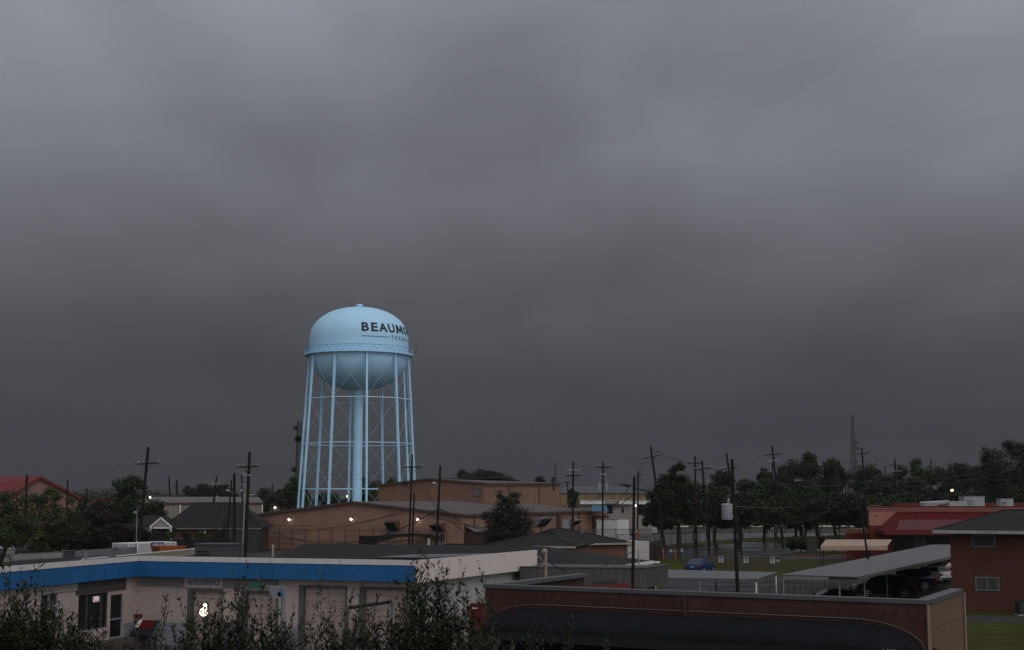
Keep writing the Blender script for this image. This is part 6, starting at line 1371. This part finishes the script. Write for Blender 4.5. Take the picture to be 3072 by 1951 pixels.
make_car('sedan', car_paint('black_paint', (.010, .011, .012)), 'black car nearest the brick parapet under the front of the carport', 'car', G(2497, 100.5), math.radians(183), 'cars under the long carport')
make_car('suv', car_paint('dark_navy_paint', (.010, .013, .022)), 'dark navy car with lit looking red tail lamp behind the charcoal estate car', 'car', G(2716, 121.5), math.radians(174), 'cars under the long carport')
make_car('hatch', car_paint('white_car_paint', (.50, .49, .50), .0), 'white hatchback with its rear showing beyond the dark pickup', 'car', G(2785, 132), math.radians(128), 'cars under the long carport')
make_car('hatch', car_paint('red_car_paint', (.16, .012, .014)), 'red hatchback in shade near the brick house corner', 'car', G(2808, 140), math.radians(184), 'cars under the long carport')
make_car('suv', car_paint('silver_paint', (.30, .31, .33), .5), 'silver car with glossy bonnet half hidden at the far left under trees', 'car', G(28, 187), math.radians(20))
make_car('hatch', car_paint('dark_grey_paint', (.03, .03, .032)), 'dark grey car right of the silver car under trees', 'car', G(95, 186), math.radians(12))
make_car('pickup', car_paint('white_car_paint', (.50, .49, .50), .0), 'white pickup truck with its front showing beside the white box truck body', 'pickup truck', G(1850, 240), math.radians(-8))
for x, col, lab in ((1832, 'dark_grey_paint', 'dark car leftmost in the row below the gym wall'), (1852, 'white_car_paint', 'white car in the middle of the row below the gym wall'), (1877, 'silver_paint', 'silver car rightmost in the row below the gym wall')):
    make_car('suv', MATS[col], lab, 'car', G(x, 276), math.radians(175), 'cars parked below the gym')
# white box body behind the tan warehouse
A, B = G(1790, 236), G(1853, 233); zt = Zof(1557, 236); t = thing('box_truck_body', 'plain white box trailer with grey roof behind the dark bungalow roof', 'trailer', A); n = outward(A, B)
m = MB(); m.wall(A, B, .5, zt - .1, -3.0, 0, n); obj('box', m, WHITE, t); m = MB(); m.wall(A, B, zt - .1, zt + .05, -3.1, .08, n); obj('roof', m, mat('grey_trailer_roof', (.24, .24, .25), .5, .1), t)
m = MB()
for f_ in (.15, .3, .8): p = A.lerp(B, f_); m.tube(p + V((0, .1, .4)), p + V((0, .5, .4)), .4, .4, 16)
obj('wheels', m, TYRE, t); m = MB(); m.wall(A, B, .35, .49, -2.8, -.1, n); obj('chassis', m, WIRE, t)
# ---------------------------------------------------------------- vegetation
def leaf_mat(name, c, c2, sc=1.2, rough=.65):
    if name in MATS: return MATS[name]
    m = bpy.data.materials.new(name); MATS[name] = m; m.use_nodes = True; t = m.node_tree; t.nodes.clear(); L = t.links
    o = N(t, 'ShaderNodeOutputMaterial'); b = N(t, 'ShaderNodeBsdfPrincipled'); b.inputs['Roughness'].default_value = rough; b.inputs['Specular IOR Level'].default_value = .22
    tc = N(t, 'ShaderNodeTexCoord'); n = N(t, 'ShaderNodeTexNoise', inp={'Scale': sc, 'Detail': 3.0}); L.new(tc.outputs['Object'], n.inputs['Vector'])
    n2 = N(t, 'ShaderNodeTexNoise', inp={'Scale': sc * 9, 'Detail': 1.0}); L.new(tc.outputs['Object'], n2.inputs['Vector'])
    mr = N(t, 'ShaderNodeMapRange', inp={1: .38, 2: .62}); L.new(n.outputs[0], mr.inputs[0]); mx = N(t, 'ShaderNodeMix', data_type='RGBA'); L.new(mr.outputs[0], mx.inputs[0]); mx.inputs[6].default_value = (*c, 1); mx.inputs[7].default_value = (*c2, 1)
    m2 = N(t, 'ShaderNodeMapRange', inp={1: .3, 2: .7, 3: .6, 4: 1.45}); L.new(n2.outputs[0], m2.inputs[0]); sv = N(t, 'ShaderNodeVectorMath', operation='SCALE'); L.new(mx.outputs[2], sv.inputs[0]); L.new(m2.outputs[0], sv.inputs['Scale']); L.new(sv.outputs[0], b.inputs['Base Color'])
    L.new(b.outputs[0], o.inputs[0]); return m
LF1 = leaf_mat('dark_oak_leaves', (.024, .036, .012), (.013, .020, .008), .45)
LF2 = leaf_mat('mid_green_leaves', (.042, .060, .017), (.019, .028, .011), .45)
LF3 = leaf_mat('olive_leaves', (.030, .034, .016), (.015, .019, .010), .45)
LF4 = leaf_mat('bronze_green_leaves', (.024, .018, .011), (.012, .013, .008), .8)
LF5 = leaf_mat('magnolia_leaves', (.025, .027, .014), (.012, .015, .008), .9, .4)
BUSHLF = leaf_mat('near_shrub_leaves', (.029, .038, .014), (.015, .020, .009), 2.2, .6)
BARK = mat('tree_bark', (.045, .036, .030), .9, .3, 3.0, bump=.4)
RNG = np.random.default_rng(7)
def quads_mesh(name, c, nrm, size, asp=1.0):
    """many leaf quads: centres c, normals nrm, half sizes size"""
    n = len(c); u = np.cross(nrm, RNG.normal(size=(n, 3))); u /= np.linalg.norm(u, axis=1)[:, None] + 1e-9; w = np.cross(nrm, u); s = size[:, None]
    v = np.stack([c - u * s * asp, c - w * s * .55, c + u * s * asp, c + w * s * .55], 1).reshape(-1, 3)
    me = bpy.data.meshes.new(name); me.vertices.add(4 * n); me.vertices.foreach_set('co', v.astype(np.float32).ravel()); me.loops.add(4 * n); me.loops.foreach_set('vertex_index', np.arange(4 * n, dtype=np.int32)); me.polygons.add(n); me.polygons.foreach_set('loop_start', np.arange(0, 4 * n, 4, dtype=np.int32)); me.update(); return me
def crown(blobs, n, leaf, seed, clumps=46, fill=.86):
    """leaf clumps scattered through ellipsoid blobs (x,y,z,rx,ry,rz)"""
    r = np.random.default_rng(seed); vol = np.array([b[3] * b[4] * b[5] for b in blobs]) ** .8; vol /= vol.sum(); C, Nn, S = [], [], []; cl = []
    for b, f in zip(blobs, vol):
        k = max(5, int(clumps * f)); d = r.normal(size=(k, 3)); d /= np.linalg.norm(d, axis=1)[:, None]; rad = r.uniform(.25, 1, size=(k, 1)) ** .45 * fill; p = np.array(b[:3]) + d * rad * np.array(b[3:6]); mr = min(b[3:6]); cr = r.uniform(.38, .72, size=k) * mr
        q_ = max(20, int(n * f / k))
        for i in range(k):
            cl.append(p[i]); e = r.normal(size=(q_, 3)); e /= np.linalg.norm(e, axis=1)[:, None]; 
            rr = cr[i] * r.uniform(.15, 1.1, size=(q_, 1)) ** .7 * np.array([1, 1, .85]); C.append(p[i] + e * rr); nn = e + r.normal(size=(q_, 3)) * .75; nn /= np.linalg.norm(nn, axis=1)[:, None]; Nn.append(nn); S.append(leaf * r.uniform(.55, 1.35, size=q_))
    return np.concatenate(C), np.concatenate(Nn), np.concatenate(S), cl
def tree(lab, x, ytop, Y, w_px, yb, seed, lm=LF1, n=6500, leaf=.24, blobs=None, trunk_x=None, tr=.28, grp=None, nm='tree', cat='tree', forks=5, clumps=46):
    """crown spans w_px photo pixels across, from ytop down to yb; trunk runs to the ground"""
    n = int(n * 1.7); w_px *= 1.12; yb += (4 if x > 1900 and Y < 300 else 8) if nm == 'tree' else 0; top, bot = Zof(ytop, Y), max(Zof(yb, Y), .2); cx = XY(x, Y, (top + bot) / 2); R_ = w_px / F * Y / 2; H_ = (top - bot) / 2; rr = random.Random(seed)
    if blobs is None:
        blobs = [(0, 0, 0, .78, .74, .82)]
        for i in range(6): a = 2 * math.pi * i / 6 + rr.uniform(-.4, .4); q_ = rr.uniform(.45, .62); blobs.append((q_ * math.cos(a), q_ * math.sin(a), rr.uniform(-.5, .4), rr.uniform(.34, .46), rr.uniform(.34, .46), rr.uniform(.34, .5)))
        blobs.append((rr.uniform(-.25, .25), 0, .55, .42, .42, .42))
    zc = (top + bot) / 2
    bl = [(b[0] * R_, b[1] * R_ * .9, zc + b[2] * H_, b[3] * R_, b[4] * R_ * .9, b[5] * H_) for b in blobs]
    base = V((cx if trunk_x is None else XY(trunk_x, Y), Y, 0)); t = thing(nm, lab, cat, base, grp)
    C, Nn, S, cl = crown(bl, n, leaf, seed, clumps); C[:, 0] += cx - base.x
    me = quads_mesh('crown', C, Nn, S); me.materials.append(lm); o = bpy.data.objects.new('crown', me); SC.collection.objects.link(o); o.parent = t
    m = MB(); fork = V((base.x * 0, 0, max(bot * .9, min(bot + H_ * .25, top * .5)))); bend = V((rr.uniform(-.5, .5), 0, fork.z * .5)) if nm == 'tree' else V((0, 0, fork.z * .5)); m.tube((0, 0, 0), bend, tr * .95, tr * .75, 9); m.tube(bend, fork, tr * .75, tr * .6, 9); m.sphere(bend, tr * .76, 9, 6)
    m.tube((0, 0, 0), (0, 0, .3), tr * 1.5, tr * .95, 9)
    cl_ = sorted(cl, key=lambda p: -np.hypot(p[0], p[1]))[: forks * 2][::2] + cl[:2]
    for p in cl_[:forks]:
        p = V((float(p[0]) + cx - base.x, float(p[1]), float(p[2]))); mid = fork.lerp(p, .5) + V((0, 0, .12 * (p - fork).length)); m.tube(fork, mid, tr * .62, tr * .4, 7); m.tube(mid, p, tr * .4, tr * .1, 6)
    to = obj('trunk', m, BARK, t); to.matrix_parent_inverse = Matrix(); return t
# left side
tree('green leafy tree in front of the red gable roof at the far left', 110, 1450, 152, 270, 1640, 11, LF2, 9000, .13, blobs=[(-.75, 0, .35, .4, .4, .5), (-.2, 0, .1, .5, .5, .75), (.15, 0, .62, .28, .3, .3), (.45, 0, .45, .3, .3, .42), (.55, 0, -.3, .45, .4, .5), (-.5, 0, -.4, .6, .5, .6), (0, 0, -.6, .8, .6, .45)], clumps=95)
tree('bright green low tree at the left edge under the red roof', 20, 1530, 140, 200, 1650, 12, LF2, 4000, .13)
tree('large dark rounded tree left of the leaning crossarm pole', 385, 1425, 215, 160, 1600, 13, LF1, 6500, .2, blobs=[(-.3, 0, .5, .45, .5, .42), (.3, 0, .55, .5, .5, .42), (0, 0, 0, .8, .7, .6), (-.45, 0, -.3, .55, .5, .5), (.5, 0, -.35, .5, .5, .5), (0, 0, -.6, .8, .7, .4)])
tree('bronze tinged low tree between the green tree and the dark rounded tree', 265, 1490, 170, 250, 1640, 14, LF4, 7000, .15, clumps=80)
tree('second bronze tinged bushy tree beside the black fence', 370, 1560, 160, 180, 1650, 15, LF4, 4200, .14)
tree('dark spreading tree behind the porch gable of the brick house', 455, 1495, 212, 110, 1600, 16, LF1, 3200, .2)
for i, (x, yt, w, lab) in enumerate(((338, 1590, 46, 'small yellow green shrub left of the brick house window'), (395, 1595, 40, 'small yellow green shrub beneath the house window'), (463, 1590, 44, 'shrub between the posts of the white porch'), (505, 1585, 40, 'dark green shrub at the right post of the white porch'), (560, 1590, 36, 'shrub against the brick wall right of the porch'), (602, 1588, 44, 'shrub against the brick wall left of the small window'), (650, 1585, 44, 'shrub at the right end of the brick wall'))):
    tree(lab, x, yt, 197, w, 1640, 30 + i, LF2 if i % 2 else LF3, 900, .12, nm='shrub', cat='shrub', tr=.06, forks=3, clumps=14, grp='shrubs along the brick house')
tree('low bronze bush behind the flat grey roof at the left', 185, 1570, 166, 150, 1668, 18, LF4, 3800, .14, clumps=40, tr=.1, nm='shrub', cat='shrub')
tree('low bronze bush beside the black fence and street lamp', 300, 1572, 168, 140, 1668, 19, LF4, 3800, .14, clumps=40, tr=.1, nm='shrub', cat='shrub')
far = [  # x, ytop, Y, w, ybot, label, mat
 (600, 1448, 430, 110, 1500, 'yellow green tree over the cream warehouse, left of the poles', LF3), (668, 1452, 440, 100, 1505, 'low dark tree over the cream warehouse roof between the poles', LF1), (790, 1462, 370, 120, 1560, 'dark tree right of the cream warehouse end', LF1), (850, 1464, 420, 110, 1520, 'hazy tree left of the tower legs', LF3), (760, 1520, 330, 80, 1560, 'low tree over the dark annex', LF1),
 (885, 1428, 345, 90, 1545, 'tree between the leftmost legs of the water tower', LF2), (985, 1475, 350, 90, 1540, 'low dark tree behind the middle tower legs', LF1), (1045, 1495, 335, 120, 1560, 'low tree left of the tower riser', LF1), (1110, 1416, 350, 110, 1545, 'tree rising right of the tower riser', LF2), (1180, 1430, 360, 120, 1545, 'tree behind the right tower legs', LF1), (1250, 1452, 390, 90, 1500, 'low tree between the tower and the tall warehouse', LF1), (1310, 1440, 400, 70, 1480, 'small far tree peeping over the tall warehouse left of its ridge', LF3),
 (1385, 1408, 420, 110, 1470, 'tree over the tall warehouse roof, leftmost of the clump', LF3), (1435, 1405, 430, 100, 1470, 'tree over the tall warehouse roof, middle of the clump', LF2), (1488, 1409, 425, 90, 1470, 'tree over the tall warehouse roof, rightmost of the clump', LF1), (1530, 1427, 440, 60, 1470, 'tiny low tree at the right of the clump over the tall warehouse', LF1), (1620, 1427, 440, 44, 1470, 'tiny far tree above the right end of the tall warehouse roof', LF3),
 (1720, 1455, 300, 34, 1520, 'slender tree at the corner of the tall warehouse by the T pole', LF2), (1860, 1450, 520, 90, 1490, 'hazy rounded tree above the long ochre building', LF3),
]
for i, (x, yt, Y, w, yb, lab, lm) in enumerate(far): tree(lab, x, yt, Y, w, yb, 50 + i, lm, 3200, .30, clumps=30, grp='background trees', tr=.25)
tree('dense round magnolia tree in front of the tan warehouse corner', 1520, 1477, 158, 143, 1645, 90, LF5, 15000, .10, blobs=[(-.28, 0, .76, .26, .3, .26), (.25, 0, .78, .28, .3, .24), (0, 0, .35, .62, .6, .5), (-.3, 0, .1, .6, .6, .5), (.4, 0, -.05, .6, .6, .55), (0, 0, -.4, .98, .9, .55), (0, 0, -.65, .9, .9, .4)], tr=.3, clumps=150)
# middle right
tree('pointed dark tree right of the thick bare pole', 2030, 1388, 208, 160, 1590, 101, LF1, 9000, .2, blobs=[(.02, 0, .78, .28, .3, .3), (-.25, 0, .45, .4, .4, .35), (.3, 0, .42, .42, .4, .35), (0, 0, .1, .72, .6, .5), (-.6, 0, .0, .4, .4, .45), (-.45, 0, -.45, .55, .5, .5), (.5, 0, -.3, .55, .5, .5), (0, 0, -.5, .6, .5, .4)], trunk_x=2036, tr=.45, clumps=85)
tree('dark spreading tree with forked trunk left of the transformer pole', 2140, 1440, 212, 150, 1590, 102, LF1, 6500, .2, trunk_x=2150, tr=.35, clumps=60)
tree('dark tree with a leaning trunk right behind the transformer pole', 2240, 1470, 218, 140, 1580, 103, LF1, 5200, .2, trunk_x=2216, tr=.42, clumps=55)
tree('round distant tree left of the long thin crossarm', 2165, 1408, 330, 80, 1480, 104, LF3, 2600, .26, clumps=30)
tree('dark broad tree below the leaning pole with pale crossarms', 2290, 1425, 245, 170, 1575, 105, LF1, 6500, .22, clumps=60)
tree('slender round topped tree just left of the leaning pole with pale crossarms', 2297, 1394, 300, 56, 1490, 106, LF1, 1800, .25, clumps=22)
tree('biggest dark tree with broad billowing crown left of the lattice mast', 2420, 1356, 268, 215, 1560, 107, LF1, 14000, .23, blobs=[(-.5, 0, .35, .42, .45, .42), (-.1, 0, .6, .42, .45, .38), (.3, 0, .55, .42, .45, .38), (.62, 0, .35, .36, .4, .42), (0, 0, .1, .85, .7, .5), (-.6, 0, -.3, .5, .5, .5), (.5, 0, -.35, .6, .5, .5), (0, 0, -.5, .8, .7, .45)], trunk_x=2455, tr=.5, clumps=120)
tree('tree with thin rounded crown at the right shoulder of the biggest dark tree', 2505, 1374, 270, 75, 1560, 108, LF1, 3500, .22, clumps=40)
tree('dark low tree above the clipped hedge', 2500, 1470, 240, 200, 1590, 109, LF1, 7000, .22, clumps=60)
right = [(2420, 1520, 250, 160, 1590, 'low dark tree right above the hedge', LF1), (2600, 1392, 330, 120, 1500, 'tree just right of the lattice mast', LF3), (2575, 1470, 235, 160, 1590, 'olive tree behind the slim leaning pole', LF3), (2660, 1415, 300, 130, 1540, 'olive tree behind the white crossarm', LF3), (2735, 1372, 320, 120, 1500, 'pointed topped tree right of the white crossarm pole', LF2), (2650, 1480, 250, 150, 1580, 'olive bushy tree left of the pink corner', LF2), (2820, 1388, 340, 110, 1500, 'low rounded far tree, left of its twin at right', LF1), (2890, 1380, 345, 120, 1500, 'low rounded far tree, right of its twin', LF1), (2760, 1460, 270, 170, 1560, 'dark tree behind the left end of the restaurant roof', LF1), (2880, 1465, 280, 180, 1560, 'dark tree behind the large rooftop unit', LF1), (2990, 1440, 290, 190, 1560, 'dark tree behind the smaller rooftop unit', LF1), (2960, 1392, 330, 90, 1500, 'low tree left of the tall tree at the right edge', LF3)]
for i, (x, yt, Y, w, yb, lab, lm) in enumerate(right): tree(lab, x, yt, Y, w, yb, 130 + i, lm, 4200, .25, clumps=46, grp='trees beyond the restaurant')
tree('tallest tree at the right edge of the picture', 3030, 1320, 262, 200, 1520, 150, LF1, 11000, .21, blobs=[(0, 0, .78, .34, .35, .26), (-.45, 0, .4, .38, .4, .4), (.3, 0, .5, .6, .5, .45), (0, 0, .1, .85, .7, .5), (-.6, 0, -.1, .4, .4, .4), (0, 0, -.5, .95, .8, .5)], clumps=110)
# clipped hedge
for i, (x, yt, Y, w, yb, lab) in enumerate(((2085, 1455, 224, 150, 1590, 'dark low crown filling the gap behind the pointed tree'), (2205, 1500, 226, 130, 1592, 'dark low crown between the forked tree and the leaning trunk'), (2335, 1480, 240, 150, 1590, 'dark hanging crown above the white rail right of the transformer pole'), (2410, 1430, 262, 190, 1590, 'dark lower crown under the biggest billowing tree'), (1985, 1490, 216, 110, 1592, 'dark lower crown left of the pointed tree trunk'))):
    tree(lab, x, yt, Y, w, yb, 170 + i, LF1, 5200, .24, clumps=50, tr=.16, grp='dark trees along the road')
for x, w, yt, lab in ((2403, 84, 1609, 'clipped dark hedge bush left of the stone slab'), (2500, 130, 1606, 'clipped dark hedge bush right of the stone slab')):
    tree(lab, x, yt, 196, w, 1652, int(x), LF1, 8000, .13, blobs=[(-.4, 0, 0, .55, .8, .85), (.4, 0, 0, .55, .8, .85), (0, 0, .1, .6, .8, .85)], nm='hedge_bush', cat='hedge', tr=.1, clumps=60, grp='clipped hedge')
m = MB(); c = G(2436, 192); m.box(c.x, c.y, 1.2, 1.3, .35, 2.4); m.box(c.x, c.y, 2.45, 1.5, .5, .12); tag(obj('stone_slab', m, mat('dull_stone', (.06, .058, .05), .8, .2)), 'grey green stone slab standing between the two hedge bushes', 'slab')
# distant tree line: nobody could count it
C, Nn, S = [], [], []; r = np.random.default_rng(99)
for i in range(1500):
    x = r.uniform(-600, 3700); Y = r.uniform(560, 900); top_ = r.uniform(5, 10.5) * (1.0 + .3 * math.sin(x * .004)); cx = XY(x, Y); k = 60; e = r.normal(size=(k, 3)); e /= np.linalg.norm(e, axis=1)[:, None]
    C.append(np.array([cx, Y, top_ * .5]) + e * np.array([top_ * .6, top_ * .5, top_ * .5]) * r.uniform(.5, 1, size=(k, 1))); Nn.append(e); S.append(r.uniform(.4, 1.0, size=k))
me = quads_mesh('distant_treeline', np.concatenate(C), np.concatenate(Nn), np.concatenate(S)); me.materials.append(LF1); o = bpy.data.objects.new('distant_treeline', me); SC.collection.objects.link(o); stuff(o, 'hazy low treeline along the whole horizon', 'trees')

# ---------------------------------------------------------------- near shrubs: tall upright shoots with lance shaped leaves
def near_shrub(lab, x, Y, ytop, w_px, shoots, seed, dense=1.0, grp='tall leafy shrubs in the foreground', tips=None, low=1990, leaf=.060):
    """tips: explicit list of (px, py) shoot ends; other shoots are scattered below them"""
    r = np.random.default_rng(seed); base = G(x, Y); t = thing('tall_shrub', lab, 'shrub', base, grp); hub_z = Zof(low, Y) - .55
    Cs, Us, Ns, Ss = [], [], [], []; st = MB(); m = st; trunk = MB(); trunk.tube((0, 0, 0), (0, 0, hub_z * .8), .09, .06, 8)
    tl = list(tips or [])
    for i in range(shoots):
        f = r.uniform(-1, 1); px = x + f * w_px / 2; lim = ytop + (1 - math.cos(f * 1.4)) * 120 + abs(r.normal()) * 75; tl.append((px, lim))
    for (px, py) in tl:
        yy = Y + r.uniform(-.55, .55); tip = P(px, py, yy) - base; L_ = min(2.6, tip.z - hub_z + .2); 
        if L_ < .3: continue
        lean = r.uniform(-.30, .30) + (px - x) / F * Y * .12; root = V((tip.x - lean * L_, tip.y - r.uniform(-.1, .1) * L_, tip.z - L_)); mid = root.lerp(tip, .5) + V((r.uniform(-.14, .14), r.uniform(-.10, .10), 0))
        def stem(p0, p1, p2, r0, dens, s0=0.0):
            pts = [p0.lerp(p1, q_ * 2) if q_ < .5 else p1.lerp(p2, q_ * 2 - 1) for q_ in (0, .25, .5, .75, 1)]
            for a, b, ra, rb in zip(pts, pts[1:], (1, .8, .6, .4), (.8, .6, .4, .2)): st.tube(a, b, r0 * ra, r0 * rb, 4, cap=False)
            l_ = (p2 - p0).length; nl = max(5, int(l_ / .040 * dens)); s = s0 + (1 - s0) * np.sort(r.uniform(0, 1, nl)) ** .9; ang = np.arange(nl) * 2.4 + r.uniform(0, 6)
            P0, P1, P2 = np.array(p0), np.array(p1), np.array(p2); c = np.where(s[:, None] < .5, P0 + (P1 - P0) * s[:, None] * 2, P1 + (P2 - P1) * (s[:, None] * 2 - 1))
            ax = np.array((p2 - p1).normalized()); up = r.uniform(.35, 1.2, nl)[:, None]; out = np.stack([np.cos(ang), np.sin(ang), .15 + 0 * ang], 1) + ax * up; out /= np.linalg.norm(out, axis=1)[:, None]; ls = leaf * r.uniform(.5, 1.4, nl) * np.where(s > .93, .65, 1)
            Cs.append(c + out * ls[:, None] * 1.05); Us.append(out); Ss.append(ls); sd = np.stack([-np.sin(ang), np.cos(ang), r.uniform(-.6, .6, nl)], 1); sd /= np.linalg.norm(sd, axis=1)[:, None]; Ns.append(sd)
        trunk.tube((0, 0, hub_z * .75), root, .03, .012, 5); stem(root, mid, tip, .010, dense)
        for q_ in range(int(r.integers(3, 6))):
            f = r.uniform(.15, .78); b0 = root.lerp(mid, f * 2) if f < .5 else mid.lerp(tip, f * 2 - 1); a = r.uniform(0, 6.28); l_ = r.uniform(.18, .50) * (1.15 - f * .6)
            b2 = b0 + V((math.cos(a) * l_ * .75, math.sin(a) * l_ * .75, l_ * r.uniform(.5, 1.1))); b1 = b0.lerp(b2, .5) + V((math.cos(a), math.sin(a), -.4)) * (.10 * l_); stem(b0, b1, b2, .006, dense * 1.1, .15)
    c, u, w, s = np.concatenate(Cs), np.concatenate(Us), np.concatenate(Ns), np.concatenate(Ss)[:, None]; n = len(c)
    up_ = np.cross(u, w); fold = up_ * s * .10
    v = np.stack([c - u * s, c - u * s * .1 - w * s * .31 + fold, c + u * s * 1.0, c - u * s * .1 + w * s * .31 + fold], 1).reshape(-1, 3)
    me = bpy.data.meshes.new('foliage'); me.vertices.add(4 * n); me.vertices.foreach_set('co', v.astype(np.float32).ravel()); idx = np.arange(n) * 4; tri = np.stack([idx, idx + 1, idx + 2, idx, idx + 2, idx + 3], 1).astype(np.int32).ravel(); me.loops.add(6 * n); me.loops.foreach_set('vertex_index', tri); me.polygons.add(2 * n); me.polygons.foreach_set('loop_start', np.arange(0, 6 * n, 3, dtype=np.int32)); me.update(); me.materials.append(BUSHLF)
    o = bpy.data.objects.new('foliage', me); SC.collection.objects.link(o); o.parent = t; so = obj('stems', st, BARK, t); so.matrix_parent_inverse = Matrix(); to = obj('trunk', trunk, BARK, t); to.matrix_parent_inverse = Matrix(); return t
near_shrub('dense dark shrub filling the bottom left corner', 95, 24, 1760, 330, 120, 201, 1.0, tips=[(120, 1672), (30, 1690), (62, 1700), (105, 1690), (0, 1668), (150, 1780), (165, 1750), (20, 1730), (80, 1745), (130, 1720)])
near_shrub('dense low shrub mass behind the bottom left corner shrub', 150, 25.5, 1850, 420, 90, 218, 1.1)
near_shrub('low dark shrub along the bottom edge under the shop window', 290, 24, 1900, 260, 70, 217, 1.0)
near_shrub('shrub reaching across the shop window at the left', 270, 25, 1860, 170, 26, 202, .8, tips=[(285, 1822), (410, 1833), (300, 1840), (250, 1870), (380, 1900)])
near_shrub('open shrub with thin shoots left of the glaring lamp', 520, 25, 1850, 150, 16, 203, .8, tips=[(500, 1778), (530, 1767), (553, 1797), (487, 1850), (515, 1830)])
near_shrub('dense shrub in front of the glaring lamp', 640, 25, 1790, 160, 27, 204, .9, tips=[(588, 1772), (612, 1778), (578, 1800), (655, 1778), (632, 1760), (600, 1820)])
near_shrub('tallest shrub of the middle group below the small green sign', 725, 25, 1765, 150, 30, 205, .9, tips=[(742, 1672), (695, 1702), (716, 1702), (783, 1714), (700, 1745), (752, 1750), (680, 1760), (727, 1730), (812, 1790)])
near_shrub('shrub spreading right of the middle group toward the lamp post', 820, 25, 1830, 130, 26, 206, .85, tips=[(812, 1790), (835, 1830), (800, 1770), (860, 1860), (882, 1812)])
near_shrub('open shrub in front of the third shutter door', 950, 25, 1835, 190, 28, 207, .8, tips=[(974, 1700), (963, 1767), (1004, 1800), (927, 1810), (985, 1768), (910, 1850), (990, 1830)])
near_shrub('shrub in front of the pillar between the last two shutters', 1060, 25, 1810, 120, 26, 208, .85, tips=[(1060, 1770), (1075, 1740), (1088, 1740), (1045, 1795), (1030, 1860)])
near_shrub('shrub before the dark sloping rail of the last bay', 1165, 25, 1800, 130, 28, 209, .85, tips=[(1145, 1760), (1185, 1725), (1170, 1740), (1130, 1790)])
near_shrub('tallest dense shrub covering the right corner of the blue fascia', 1275, 25, 1720, 170, 44, 210, .9, tips=[(1225 + 9 * i_ , 1700 + (i_ * 37) % 60) for i_ in range(14)] + [(1262, 1640), (1250, 1655), (1283, 1650), (1290, 1668), (1310, 1672), (1236, 1690), (1220, 1720), (1322, 1680), (1272, 1660), (1240, 1672), (1262, 1656), (1300, 1690)])
near_shrub('arching shrub in front of the white side fascia', 1370, 25, 1790, 170, 40, 211, .8, tips=[(1382, 1685), (1347, 1688), (1394, 1704), (1433, 1680), (1430, 1742), (1398, 1748), (1450, 1762), (1372, 1720), (1335, 1720), (1355, 1740)])
near_shrub('dark lower shrub at the foot of the red vending machine', 1430, 24, 1880, 170, 50, 212, 1.0, tips=[(1482, 1830), (1490, 1900), (1465, 1870)])
near_shrub('sparse shoots rising in front of the awning, left pair', 1605, 26, 1900, 70, 5, 213, .8, tips=[(1603, 1852), (1632, 1846), (1590, 1890), (1620, 1900)], leaf=.052)
near_shrub('sparse yellow tipped shoots in front of the awning', 1700, 26, 1910, 90, 7, 214, .8, tips=[(1728, 1825), (1712, 1870), (1664, 1892), (1690, 1900)], leaf=.052)
near_shrub('single low shoot at the bottom edge before the awning', 1815, 26, 1930, 40, 3, 215, 1.0, tips=[(1826, 1903), (1782, 1935), (1815, 1920)], leaf=.052)
# ---------------------------------------------------------------- rain haze
hz = MB(); hz.prism([(-2600, -60), (2600, -60), (2600, 2600), (-2600, 2600)], -1.0, 95.0)
vm_ = bpy.data.materials.new('rain_haze'); vm_.use_nodes = True; t_ = vm_.node_tree; t_.nodes.clear()
ho = N(t_, 'ShaderNodeOutputMaterial'); pv = N(t_, 'ShaderNodeVolumePrincipled'); pv.inputs['Color'].default_value = (.22, .23, .245, 1); pv.inputs['Density'].default_value = .0002; pv.inputs['Anisotropy'].default_value = 0.0
t_.links.new(pv.outputs[0], ho.inputs['Volume'])
h_ = obj('haze', hz, vm_); h_['kind'] = 'stuff'
